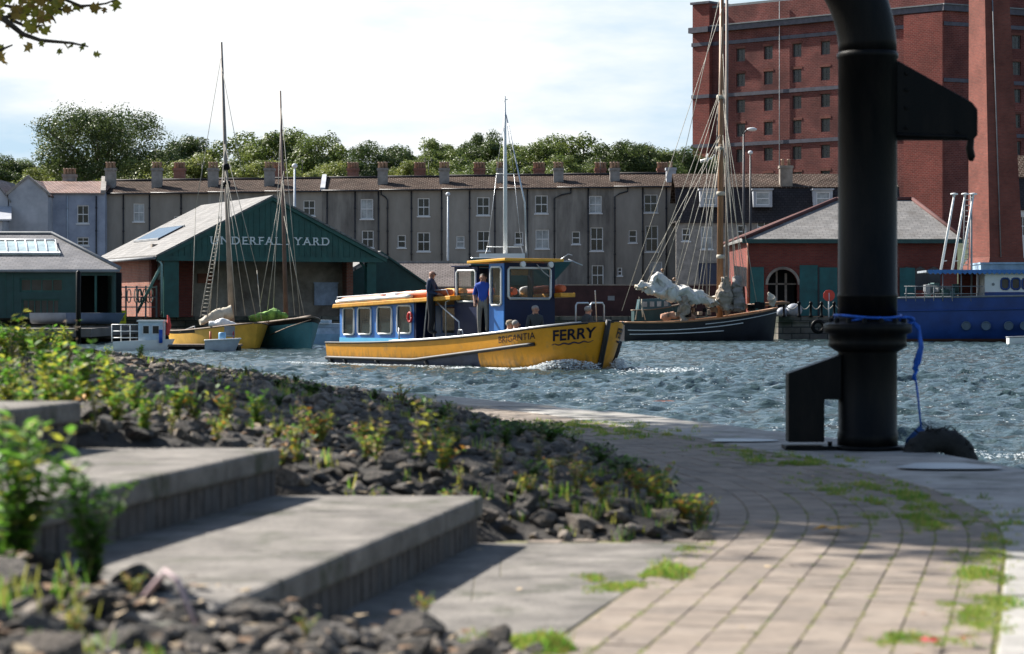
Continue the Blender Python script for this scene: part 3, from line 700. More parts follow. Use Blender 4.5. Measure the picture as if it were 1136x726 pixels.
# rope and fender
BR = mat('blue_rope', (.01, .11, .52), .6, var=.3, vs=20)
rpz = Z(355, D0); rop = MB(); rr = rp_*1.04+.012
rop.tube([(cxp+rr*math.cos(a), D0+rr*math.sin(a), rpz+.02*math.sin(3*a)) for a in np.linspace(0, 2*PI, 33)], .012, 6)
rop.tube([(cxp+rr*1.03*math.cos(a), D0+rr*1.03*math.sin(a), rpz+.028+.012*math.sin(2*a+1)) for a in np.linspace(0, 2*PI, 33)], .012, 6)
kx, kz = X(1006, D0), Z(358, D0); ky = D0-.06
def wob(p0, p1, n, a, s): 
    r = random.Random(s); p0, p1 = Vector(p0), Vector(p1); return [p0.lerp(p1, i/n)+Vector((r.uniform(-a, a), r.uniform(-a, a), 0)) for i in range(n+1)]
for j in range(3):
    c_ = Vector((X(1004, D0), ky, Z(356, D0))); rop.tube([c_+Vector((math.cos(a)*(.04+.012*j), .02*math.sin(a+j)-.02*j, math.sin(a)*.03)) for a in np.linspace(0, 6.2, 12)], .013, 6)
for j, (xe, ze) in enumerate([(1020, 430), (1016, 425), (1022, 418)]):
    m0 = [(X(1008, D0), ky, Z(354, D0)), (X(1018, D0), ky, Z(362+j*2, D0)), (X(1022-j*2, D0), ky-.02*j, Z(385, D0)), (X(1019-3*j, D0), ky, Z(402, D0)), (X(1013+j*2, D0), ky, Z(412, D0))]
    rop.tube(m0, .012, 6)
rop.tube(wob((X(1014, D0), ky, Z(404, D0)), (X(1013, D0), ky, Z(422, D0)), 8, .018, 4), .014, 6)
rop.tube([(X(1013, D0), ky, Z(410, D0)), (X(1017, D0), ky, Z(440, D0)), (X(1020, D0), ky-.02, Z(475, D0))], .009, 6)
rop.build('blue_rope', BR, label='bright blue rope tied round the iron column and hanging from a knot', cat='rope')
ball = MB(); rr_ = random.Random(3); c0 = Vector((X(1019, D0-.2), D0-.25, Z(494, D0-.25)))
for i in range(70):
    a = rr_.uniform(0, 6.28); l0 = rr_.uniform(.5, 1)
    p0 = c0+Vector((0, 0, .15)); p1 = c0+Vector((math.cos(a)*.11*l0, math.sin(a)*.1, .05*rr_.random())); p2 = c0+Vector((math.cos(a)*.14*l0, math.sin(a)*.12, -.05-.06*rr_.random()))
    ball.tube([p0, p1, p2], [.01, .008, .004], 4)
ball.build('frayed_rope_end', mat('worn_blue_rope', (.02, .07, .2), .8, var=.5, vs=15), label='frayed dark blue rope bundle at the foot of the column', cat='rope')
ty = MB(); RT, rt = .215, .10; tc_ = Vector((X(1043, 19.9), 19.95, .40)); nU = 40
ctr = [tc_+Vector((RT*math.cos(a), 0, RT*math.sin(a)*.9)) for a in np.linspace(0, 2*PI, nU)]
ty.tube([c-Vector((0, .0, 0)) for c in ctr], [rt*(1+.09*(i % 2)+.05*math.sin(i*2.1)) for i in range(nU)], 14)
rr_ = random.Random(6)
for i in range(60):
    a = rr_.uniform(.1, 3.0); c = tc_+Vector((RT*math.cos(a)+rr_.uniform(-.06, .06), rr_.uniform(-.1, .06), RT*math.sin(a)*.9+.09)); ty.tube([c, c+Vector((rr_.uniform(-.05, .05), rr_.uniform(-.04, .02), rr_.uniform(-.03, .05)))], [.008, .004], 4)
q_ = ty.build('tyre_fender', mat('old_rubber', (.018, .017, .015), .85, var=.4, vs=12, bump=.01, bs=25), label='old black tyre fender hung over the quay edge beside the column', cat='tyre')
q_.rotation_euler = (0, 0, 0)

# ================================================================ near trees (outside the frame on the left, one branch dips in)
BARK = mat('tree_bark', (.10, .08, .06), .9, var=.35, vs=4, bump=.02, bs=8)
TL = leafmat('plane_leaf', (.24, .25, .04), (.50, .44, .07), .6); TL2 = leafmat('plane_leaf_brown', (.26, .16, .04), (.5, .34, .08), .55)
def lobed(p, d, nrm, s, v, f):
    d = d.normalized(); sd_ = d.cross(nrm).normalized(); k = len(v)
    prof = [(0, 0), (.25, -.42), (.42, -.22), (.62, -.5), (.66, -.16), (1, 0), (.66, .16), (.62, .5), (.42, .22), (.25, .42)]
    v += [p+d*s*a+sd_*s*b*1.1+nrm*s*.12*abs(b) for a, b in prof]
    f += [(k, k+1, k+2), (k, k+2, k+4), (k+2, k+3, k+4), (k, k+4, k+5), (k, k+5, k+6), (k, k+6, k+8), (k+6, k+7, k+8), (k, k+8, k+9)]
def near_tree(base, cc, rad, n, seed, label):
    r = random.Random(seed); root = empty('plane_tree', base, 0, label, 'tree', 'trees leaning over the quay')
    b = Vector(base); top = Vector(cc)-b
    tk = MB(); tk.tube([(0, 0, -.3), (top.x*.1, top.y*.1, top.z*.3), (top.x*.35, top.y*.35, top.z*.6), tuple(top*.95)], [.32, .25, .2, .07], 12)
    tips = []
    for i in range(90):
        a = r.uniform(0, 6.28); e_ = r.uniform(-.5, 1.3); t = Vector((rad[0]*math.cos(a)*math.cos(e_), rad[1]*math.sin(a)*math.cos(e_), rad[2]*math.sin(e_)))*r.uniform(.3, .95)+top
        st = Vector((top.x*.35, top.y*.35, top.z*.6)).lerp(top*.9, r.random()); md = st.lerp(t, .5)+Vector((0, 0, .5)); tk.tube([st, md, t], [.09, .05, .015], 6); tips.append(t)
    tk.build('trunk', BARK, root)
    v, f = [], []
    for i in range(n):
        c = r.choice(tips)+Vector([r.gauss(0, .75) for _ in range(3)])
        leaf(v, f, c, Vector([r.gauss(0, 1) for _ in range(2)]+[-.5]), Vector([r.gauss(0, .5), r.gauss(0, .5), 1]).normalized(), r.uniform(.18, .3), r.uniform(.14, .24))
    q = MB().add(v, f); q.build('crown', TL, root); return root
t1 = near_tree((-10.0, 26.5, 1.2), (-8.4, 25.2, 10), (4.0, 7.0, 2.8), 30000, 1, 'leafy plane tree left of the view whose branch hangs into the sky')
near_tree((-14, 39, 1.4), (-13.2, 38.5, 9.6), (5.0, 5.8, 2.6), 16000, 2, 'second plane tree farther along the left bank')
# the branch seen at top left
def bpt(px, py, D=25): return P(px, py, D)
bn = MB(); lv, lf, lv2, lf2 = [], [], [], []; r = random.Random(9)
bpaths = [[(-140, -60), (-20, 10), (5, 22), (25, 38), (45, 45), (80, 48), (98, 52)], [(5, 20), (20, 15), (35, 17)], [(12, 22), (30, 30), (50, 28)], [(-20, -60), (60, -6), (75, 1), (90, 7), (105, 6), (118, 4), (135, -3)],
          [(-30, 60), (0, 56), (14, 50)], [(-30, 20), (10, -8), (30, -2), (45, 6)], [(20, -30), (45, 0), (55, 12), (62, 26)], [(40, -20), (62, 8), (74, 14)], [(-40, 0), (0, 6), (18, 8), (30, 14)], [(-50, 80), (-20, 72), (3, 66)]]
for i, pa in enumerate(bpaths):
    pp = [bpt(a, b, 25+.15*i) for a, b in pa]; bn.tube(pp, list(np.linspace(.05 if i == 0 else .025, .008, len(pp))), 6)
    for j in range(len(pp)-1):
        n_seg = max(2, int((pp[j+1]-pp[j]).length*13))
        for k in range(n_seg):
            p = pp[j].lerp(pp[j+1], r.random())+Vector((r.gauss(0, .055), r.gauss(0, .2), r.gauss(0, .055)))
            (vv, ff) = (lv, lf) if r.random() < .6 else (lv2, lf2)
            lobed(p, Vector((r.gauss(.4, .8), r.gauss(0, .5), r.gauss(-.5, .6))), Vector((r.gauss(0, .6), -1, r.gauss(0, .6))).normalized(), r.uniform(.07, .15), vv, ff)
for _ in range(230):
    a, b = r.uniform(-40, 95), r.uniform(-60, 24)*1.0
    if b > 30-a*.25: continue
    lobed(bpt(a, b, 25+r.uniform(-1, 1)), Vector((r.gauss(0, 1), r.gauss(0, .5), r.gauss(-.6, .5))), Vector((r.gauss(0, .6), -1, r.gauss(0, .6))).normalized(), r.uniform(.07, .15), *((lv, lf) if r.random() < .6 else (lv2, lf2)))
o_ = bn.build('branch', BARK, t1); o_.location = -t1.location
q = MB().add(lv, lf, 0).add(lv2, lf2, 1); o2_ = q.build('foliage', [TL, TL2], o_)
# ================================================================ far side of the harbour: ground and quay
M['yard'] = mat('yard_ground', (.13, .12, .11), .9, var=.3, vs=.6)
FAR = [(-90, 122), (-20, 123), (-17.6, 124.5), (-10, 125.5), (0, 126), (13, 125), (13.5, 122.5), (30, 121.5), (90, 121)]
YG = 1.15
g = MB()
for i in range(len(FAR)-1):
    a, b = FAR[i], FAR[i+1]; g.add([(a[0], a[1], YG), (b[0], b[1], YG), (b[0], 600, YG), (a[0], 600, YG)], [(0, 1, 2, 3)])
g.add([(-900, 240, 1.1), (-90, 122, 1.1), (-90, 600, 1.1), (-900, 900, 1.1)], [(0, 1, 2, 3)]); g.add([(90, 121, 1.1), (900, 240, 1.1), (900, 900, 1.1), (90, 600, 1.1)], [(0, 1, 2, 3)])
g.build('yard_ground', M['yard'], kind='structure')
M['quaystone'] = brickmat('quay_stone', (.19, .17, .14), (.12, .105, .09), (.05, .05, .045), bw=.9, bh=.32, ms=.03, bump=.03, blotch=.5, bsc=.8, stain=((.03, .04, .025), .9, .5, .7))
qw = MB()
for i in range(len(FAR)-1):
    a, b = FAR[i], FAR[i+1]; qw.add([(a[0], a[1], -.7), (b[0], b[1], -.7), (b[0], b[1], YG-.25), (a[0], a[1], YG-.25)], [(0, 1, 2, 3)])
    qw.hexa([(a[0], a[1]-.12, YG-.25), (b[0], b[1]-.12, YG-.25), (b[0], b[1]+.6, YG-.25), (a[0], a[1]+.6, YG-.25)], [(a[0], a[1]-.12, YG+.03), (b[0], b[1]-.12, YG+.03), (b[0], b[1]+.6, YG+.03), (a[0], a[1]+.6, YG+.03)])
qw.build('far_quay_wall', M['quaystone'], kind='structure')
hl = MB(); hx_ = np.linspace(-260, 260, 60); hv = []
for j, (dy, dz) in enumerate([(204, 1.1), (214, 5), (240, 8), (300, 10), (420, 12)]):
    for x in hx_: hv.append((x, dy, dz+(1.0*fbm(x*.03, dy*.03) if j else 0)))
hf = [(j*60+i, j*60+i+1, (j+1)*60+i+1, (j+1)*60+i) for j in range(4) for i in range(59)]
M['hill'] = mat('hillside_scrub', (.03, .045, .018), .95, var=.5, vs=.4)
hl.add(hv, hf, 0, True).build('hillside', M['hill'], kind='structure')

# ================================================================ building materials
M['render'] = mat('grey_render', (.265, .24, .21), .92, var=.2, vs=.35, c2=(.37, .34, .30), detail=9, stretch=(1, 1, .35), bump=.004, bs=4)
M['render2'] = mat('grey_render_browner', (.24, .212, .178), .92, var=.2, vs=.35, c2=(.33, .30, .26), detail=9, stretch=(1, 1, .35), bump=.004, bs=4)
M['render3'] = mat('grey_render_pale', (.25, .23, .205), .92, var=.3, vs=.8, c2=(.40, .37, .33), detail=10, stretch=(1, 1, .22), bump=.004, bs=4)
M['render4'] = mat('grey_render_stained', (.16, .145, .13), .92, var=.3, vs=.9, c2=(.32, .295, .26), detail=10, stretch=(1, 1, .22), bump=.004, bs=4)
M['blue_render'] = mat('bluish_render', (.27, .31, .40), .9, var=.2, vs=.5, c2=(.39, .43, .52), detail=9, bump=.004, bs=4)
M['pale_render'] = mat('pale_render', (.36, .38, .42), .9, var=.2, vs=.5, c2=(.5, .51, .54), detail=9)
M['pantile'] = brickmat('pantile_roof', (.030, .019, .014), (.055, .034, .026), (.13, .105, .088), bw=.34, bh=.36, ms=.04, rough=.85, bump=.05, blotch=.45, bsc=.6, off=.5, stain=((.05, .035, .028), 1.5, .5, .75), spec=.05)  # pale joint colour paints the wet shine of the tiles, red pantiles too
M['pantile_red'] = brickmat('red_pantile_roof', (.14, .065, .045), (.19, .095, .07), (.33, .26, .22), bw=.34, bh=.36, ms=.04, rough=.55, bump=.05, blotch=.35, bsc=.6, off=.5)
M['slate'] = brickmat('slate_roof', (.13, .13, .14), (.18, .175, .18), (.07, .07, .07), bw=.36, bh=.24, ms=.015, rough=.65, bump=.012, blotch=.25, bsc=.7)
M['slate_pale'] = brickmat('pale_slate_roof', (.17, .165, .16), (.225, .215, .205), (.11, .105, .10), bw=.4, bh=.28, ms=.015, rough=.7, bump=.012, blotch=.25, bsc=.7, stain=((.12, .11, .10), 1.2, .5, .8))
M['slate_dark'] = brickmat('dark_mansard_slate', (.028, .024, .026), (.04, .034, .036), (.012, .01, .01), bw=.3, bh=.22, ms=.02, rough=.7, bump=.01, blotch=.3)
M['brick'] = brickmat('orange_red_brick', (.34, .12, .075), (.25, .085, .06), (.25, .2, .17), bw=.24, bh=.08, ms=.012, blotch=.28, bsc=.8)
M['redbrick'] = brickmat('deep_red_brick', (.20, .042, .03), (.145, .03, .024), (.12, .06, .05), bw=.24, bh=.08, ms=.012, blotch=.35, bsc=.4)
M['warebrick'] = brickmat('warehouse_brick', (.195, .05, .041), (.13, .035, .031), (.23, .11, .095), bw=.45, bh=.18, ms=.022, blotch=.4, bsc=.3, stain=((.075, .025, .024), .35, .45, .8))
M['warebrick_plain'] = brickmat('warehouse_plain_brick', (.25, .055, .042), (.18, .042, .034), (.24, .11, .09), bw=.45, bh=.18, ms=.02, blotch=.25, bsc=.3)
M['bluebrick'] = mat('blue_engineering_brick', (.075, .07, .095), .6, var=.3, vs=2)
M['stackbrick'] = brickmat('chimney_brick', (.225, .062, .044), (.165, .046, .035), (.14, .075, .06), bw=.24, bh=.08, ms=.014, blotch=.35, bsc=.5)
M['pot'] = mat('terracotta_pot', (.36, .24, .17), .8, var=.3, vs=3); M['cement'] = mat('cement_stack', (.26, .24, .22), .9, var=.3, vs=2)
M['darkpipe'] = mat('dark_drainpipe', (.018, .018, .022), .5); M['palepipe'] = mat('pale_drainpipe', (.40, .45, .5), .5)
M['frame'] = mat('window_frame_white', (.68, .68, .68), .5, var=.08); M['grimy'] = mat('grimy_stone', (.20, .16, .13), .95, var=.35, vs=.6, c2=(.38, .33, .28), detail=9, bump=.02, bs=3)
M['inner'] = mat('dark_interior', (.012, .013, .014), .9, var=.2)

def window(parent, x, z, w_, h_, y=0, depth=.13, bars=(2, 2), glass='glass', frame='frame', fw=.07, sill=True, name='window', arch=False):
    """frame with panes, set back in its opening; x,z centre"""
    f = MB(); a, b, c, d = x-w_/2, x+w_/2, z-h_/2, z+h_/2; y0, y1 = y+depth-.06, y+depth
    f.bb(a, b, y0, y1, c, c+fw); f.bb(a, b, y0, y1, d-fw, d); f.bb(a, a+fw, y0, y1, c+fw, d-fw); f.bb(b-fw, b, y0, y1, c+fw, d-fw)
    for i in range(1, bars[0]): q = a+(b-a)*i/bars[0]; f.bb(q-.022, q+.022, y0+.012, y1-.004, c+fw, d-fw)
    for i in range(1, bars[1]):
        q = c+(d-c)*i/bars[1]; k = .035 if i*2 == bars[1] else .022; f.bb(a+fw, b-fw, y0+.006, y1-.006, q-k, q+k)
    fo = f.build(name, M[frame], parent)
    p = MB().bb(a+fw*.5, b-fw*.5, y1-.02, y1-.008, c+fw*.5, d-fw*.5); p.build('pane', M[glass], fo)
    if sill: MB().bb(a-.08, b+.08, y-.1, y+depth-.065, c-.1, c-.004).build('sill', M[frame], fo)
    return fo
def chimney(parent, x, y, z, w_, d_, h_, pots=4, m='cement', pot='pot'):
    c = MB().bb(x-w_/2, x+w_/2, y-d_/2, y+d_/2, z, z+h_); c.bb(x-w_/2-.06, x+w_/2+.06, y-d_/2-.06, y+d_/2+.06, z+h_-.18, z+h_+.02)
    o = c.build('chimney', M[m], parent)
    q = MB()
    for i in range(pots):
        px_ = x-w_/2+w_*(i+.5)/pots; q = MB().lathe([(.13, z+h_), (.11, z+h_+.42), (.14, z+h_+.44), (.14, z+h_+.52), (.09, z+h_+.52)], c=(px_, y, 0), n=10); q.build('chimney_pot', M[pot], o)
    return o
def pipe_on(parent, x, z0, z1, m='darkpipe', elbow=None, y=-.09, r=.055):
    pts = [(x, y, z0), (x, y, z1)]
    if elbow: pts += [(x+elbow*.4, y, z1+.25), (x+elbow, y, z1+.42), (x+elbow, y, z1+.8)]
    q = MB().tube(pts, r, 8)
    for zz in np.arange(z0+.8, z1, 1.8): q.tube([(x, y, zz), (x, y, zz+.1)], r*1.5, 8)
    return q.build('downpipe', M[m], parent)

# ================================================================ the long terrace
TD = 190.0; party = [116, 168, 231, 294, 357, 421, 490, 554, 618, 681, 750]
win = {'top': [(154, 236, 12, 20), (343, 231, 13, 17), (407, 232, 14, 22), (470, 230, 13, 20), (536, 229, 14, 20), (600.6, 227, 14, 20), (660.5, 227, 14, 19), (722, 226, 15, 20)],
       'mid': [(408, 265.5, 13, 19), (470, 268.5, 14, 21), (536.5, 267.5, 14, 22), (601.6, 265.5, 15, 21), (662, 265.5, 14, 26), (723, 265, 14, 29)],
       'small': [(445.6, 268, 9, 14), (510.7, 268.5, 9, 13), (575.5, 264.5, 9, 14), (639, 264, 9, 14), (702, 262.5, 9, 14), (663, 305.5, 13, 22), (727.6, 301.5, 14, 22), (687.6, 301.5, 5, 9), (199, 250, 12, 20), (262, 250, 12, 20), (323, 268, 9, 14)]}
allwin = [w_ for v_ in win.values() for w_ in v_]
pipes_px = [137, 166, 201, 363, 394, 420, 430, 456.5, 490, 521, 549, 585, 615, 652.5, 682, 713, 739]
elbows = {615: 1.3, 682: 1.0, 201: 0, 430: -.5}
hdesc = ['first grey house of the terrace beside the blue cottage', 'grey terrace house behind the slate roof with the long skylight', 'grey terrace house behind the apex of the gabled green shed', 'grey terrace house right of the shed apex', 'grey terrace house with a sloping white parapet above the small green shed',
         'grey terrace house left of the pale drainpipe', 'grey terrace house behind the yacht mast', 'grey terrace house with a turquoise curtain in its upper window', 'grey terrace house with a half blind in its middle window', 'last grey terrace house at the tall pale chimney']
for i in range(10):
    a, b = X(party[i], TD), X(party[i+1], TD); eave_py = 213.5-(party[i]-116)*.0136; ze = Z(eave_py, TD); cx = (a+b)/2; hw = (b-a)/2
    root = empty('terrace_house', (cx, TD, YG), 0, hdesc[i], 'house', 'houses of the grey terrace')
    H = ze-YG; zr = Z(eave_py-12.5, TD+4.3)-YG
    ops = [((p_x-w_/2), (p_x+w_/2), p_y, hh, w_) for (p_x, p_y, w_, hh) in allwin if party[i] < p_x < party[i+1]]
    mo = []; wl = []
    for (l0, r0, p_y, hh, w_) in ops:
        xa, xb = X(l0, TD)-cx, X(r0, TD)-cx; zc_, h2 = Z(p_y, TD)-YG, hh/F*TD/2; mo.append((xa, xb, zc_-h2, zc_+h2)); wl.append(((xa+xb)/2, zc_, xb-xa, 2*h2))
    wm = MB().wall(-hw, hw, 0, H, mo, t=.3, d=.16); wm.bb(-hw, hw, 8.2, 8.5, 0, H); wm.ext([(-hw, .31, H-.02), (-hw, 8.3, H-.02), (-hw, 4.3, zr-.15)], (.2, 0, 0)); wm.ext([(hw-.2, .31, H-.02), (hw-.2, 8.3, H-.02), (hw-.2, 4.3, zr-.15)], (.2, 0, 0))
    if i == 9: wm.bb(hw-.28, hw-.002, .31, 8.19, 0, H)
    wm.build('wall', M['render%s' % ['', '2', '3', '', '4', '2', '', '3', '4', ''][i]], root)
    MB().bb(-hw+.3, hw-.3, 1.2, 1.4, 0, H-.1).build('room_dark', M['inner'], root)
    rf = MB().slab([(-hw+.002, -.25, H-.06), (hw-.002, -.25, H-.06), (hw-.002, 4.3, zr), (-hw+.002, 4.3, zr)], .1); rf.slab([(-hw+.002, 4.302, zr), (hw-.002, 4.302, zr), (hw-.002, 8.7, H-.06), (-hw+.002, 8.7, H-.06)], .1)
    ro = rf.build('roof', M['pantile' if i else 'pantile'], root)
    MB().tube([(-hw, 4.3, zr+.03), (hw, 4.3, zr+.03)], .12, 8).build('ridge_tiles', M['slate_dark'], ro)
    MB().tube([(-hw, -.33, H-.12), (hw, -.33, H-.12)], .07, 6).build('gutter', M['darkpipe'], root)
    for j, (wx, wz, ww, wh) in enumerate(wl):
        kind_ = 'glass'
        if abs(wx+cx-X(662, TD)) < .3 and abs(wz+YG-Z(265.5, TD)) < .3:
            o = window(root, wx, wz, ww, wh, bars=(2, 2)); MB().bb(wx-ww/2+.07, wx+ww/2-.07, .135, .15, wz-wh/2+.07, wz).build('blind', M['white_paint'], root)
            continue
        o = window(root, wx, wz, ww, wh, bars=(2, 2) if ww > .8 else (1, 2), glass='glass' if (i+j) % 4 else 'glass_pale')
        if abs(wx+cx-X(600.6, TD)) < .3 and wz > 6.5: MB().bb(wx-ww/2+.1, wx+ww/2-.15, .135, .15, wz-wh/2+.15, wz+wh/2-.2).build('curtain', mat('turquoise_curtain', (.03, .32, .42), .8, var=.5, vs=3), o)
        if (i+j) % 3 == 1 and ww > .8: MB().bb(wx+.05, wx+ww/2-.1, .135, .15, wz-wh/2+.1, wz-.05).build('curtain', mat('warm_curtain', (.28, .12, .08), .8, var=.5, vs=3), o)
    for pp in pipes_px:
        if party[i] <= pp < party[i+1]: pipe_on(root, X(pp, TD)-cx, .2, H-(.9 if pp in elbows and elbows[pp] else .2), elbow=elbows.get(pp) or None)
    # party-wall chimney at the left end of each house plus a rear one
    ch = Z(190.5 if i not in (4,) else 193, TD)-YG
    if i not in (4,): chimney(root, -hw+.15, 2.0, H+.1, .78, .8, ch-H-.1+.35, 3, 'cement')
    if i == 9: chimney(root, hw-.3, 1.6, H-.1, .75, .9, Z(184, TD)-YG-H, 1, 'pale_render')
    rx_ = {1: 200, 3: 310, 4: 392, 5: 466, 6: 532, 7: 598, 8: 666, 9: 735}.get(i)
    if rx_: chimney(root, X(rx_, TD+6)-cx, 5.6, H, .9, .7, Z(189, TD+6)-YG-H+.1, 4, 'brick')
    if i == 4: MB().hexa([(-hw-.1, -.3, H-.1), (-hw+.28, -.3, H-.1), (-hw+.05, 4.3, H), (-hw-.3, 4.3, H)], [(-hw-.1, -.3, H+.12), (-hw+.28, -.3, H+.12), (-hw+.05, 4.3, zr+.3), (-hw-.3, 4.3, zr+.3)]).build('parapet', M['pale_render'], root)
    if i in (1, 5, 8): MB().tube([(.9, 3.5, zr+1.25), (1.7, 3.5, zr+1.3)], .02, 4).tube([(1.3, 3.5, zr-.3), (1.3, 3.5, zr+1.3)], .025, 4).tube([(1.0, 3.4, zr+1.1), (1.0, 3.4, zr+1.5)], .015, 4).tube([(1.5, 3.4, zr+1.1), (1.5, 3.4, zr+1.5)], .015, 4).build('aerial', M['darkpipe'], root)
    if i == 3: MB().tube([(.4, 3.5, zr-.3), (.4, 3.5, zr+1.5)], .02, 5).build('aerial', M['darkpipe'], root)

# the bluish cottage with its gabled wing at the left end
cx = X(84, TD); root = empty('blue_cottage', (cx, TD-1, YG), 0, 'pale blue rendered cottage with a gabled wing at the left end of the terrace', 'house')
D_ = TD-1; H = Z(213.5, D_)-YG; a, b = X(53, D_)-cx, X(116.5, D_)-cx; wz = [(92, 238, 13, 20), (92, 268, 13, 9)]
mo = [(X(p-w_/2, D_)-cx, X(p+w_/2, D_)-cx, Z(q+hh/2, D_)-YG, Z(q-hh/2, D_)-YG) for p, q, w_, hh in wz]
wm = MB().wall(a, b, 0, H, mo, t=.3, d=.16); wm.bb(b-.3, b-.004, .31, 8, 0, H); wm.build('wall', M['blue_render'], root)
MB().bb(a+.3, b-.3, 1.2, 1.4, 0, H-.1).build('room_dark', M['inner'], root)
for (x0, x1, z0, z1) in mo: window(root, (x0+x1)/2, (z0+z1)/2, x1-x0, z1-z0, bars=(2, 2))
zr = Z(201, D_+4)-YG
rf = MB().slab([(a-1.4, -.25, H-.05), (b, -.25, H-.05), (b, 4.3, zr), (a-1.4, 4.3, zr)], .1); rf.slab([(a-1.4, 4.302, zr), (b, 4.302, zr), (b, 8.7, H-.05), (a-1.4, 8.7, H-.05)], .1); rf.build('roof', M['pantile_red'], root)
MB().hexa([(b-.3, -.3, H-.1), (b+.1, -.3, H-.1), (b-.6, 4.3, H), (b-1.0, 4.3, H)], [(b-.3, -.3, H+.15), (b+.1, -.3, H+.15), (b-.6, 4.3, zr+.4), (b-1.0, 4.3, zr+.4)]).build('parapet', M['cement'], root)
for p_ in (75, 107): pipe_on(root, X(p_, D_)-cx, .2, H-.3, 'palepipe' if p_ == 75 else 'darkpipe')
gl, gr_, gp = X(9, D_-2)-cx, X(53, D_-2)-cx, X(31, D_-2)-cx; gz = Z(216, D_-2)-YG; pz = Z(197.5, D_-2)-YG
wg = MB().ext([(gl, -2, 0), (gr_, -2, 0), (gr_, -2, gz), (gp, -2, pz), (gl, -2, gz)], (0, .3, 0)); wg.bb(gr_-.3, gr_-.004, -1.69, -.002, 0, gz); wg.bb(gl+.004, gl+.3, -1.69, 6, 0, gz)
go_ = wg.build('gabled_wing', M['pale_render'], root)
cp_ = MB()
for s_, e_ in ((gl, -1), (gr_, 1)):
    cp_.ext([(s_+e_*.15, -2.1, gz-.12), (gp, -2.1, pz), (gp, -2.1, pz+.22), (s_+e_*.15, -2.1, gz+.12)], (0, .42, 0))
cp_.build('gable_coping', M['cement'], go_)
MB().slab([(gr_+.1, -1.67, gz-.05), (gr_+.1, 4.5, gz-.05), (gp, 4.5, pz-.02), (gp, -1.67, pz-.02)], .1).slab([(gl-.1, -1.67, gz-.05), (gp-.003, -1.67, pz-.02), (gp-.003, 4.5, pz-.02), (gl-.1, 4.5, gz-.05)], .1).build('wing_roof', M['pantile_red'], go_)
chimney(root, X(67, TD)-cx, 5, H, 1.0, .8, Z(191, TD)-YG-H, 4, 'cement')
# a second gable cut by the frame's left edge
D_ = TD-3; cx = X(-8, D_); root = empty('gabled_cottage', (cx, D_, YG), 0, 'pale gabled cottage cut off by the left edge of the view', 'house')
g0, g1 = X(-36, D_)-cx, X(10, D_)-cx; zg, zp = Z(222, D_)-YG, Z(200, D_)-YG
MB().ext([(g0, 0, 0), (g1, 0, 0), (g1, 0, zg), (0, 0, zp), (g0, 0, zg)], (0, 8, 0)).build('wall', M['pale_render'], root)
MB().slab([(g1+.15, -.1, zg-.08), (g1+.15, 8.2, zg-.08), (0, 8.2, zp+.15), (0, -.1, zp+.15)], .14).slab([(g0-.15, -.1, zg-.08), (-.003, -.1, zp+.15), (-.003, 8.2, zp+.15), (g0-.15, 8.2, zg-.08)], .14).build('roof', M['slate_pale'], root)
MB().slab([(g0, -3, zg-1.6), (g1+.8, -3, zg-1.6), (g1+.2, -.002, zg-.5), (g0, -.002, zg-.5)], .12).bb(g0, g1, -2.6, -.004, 0, zg-1.75).build('lean_to', M['pale_render'], root)

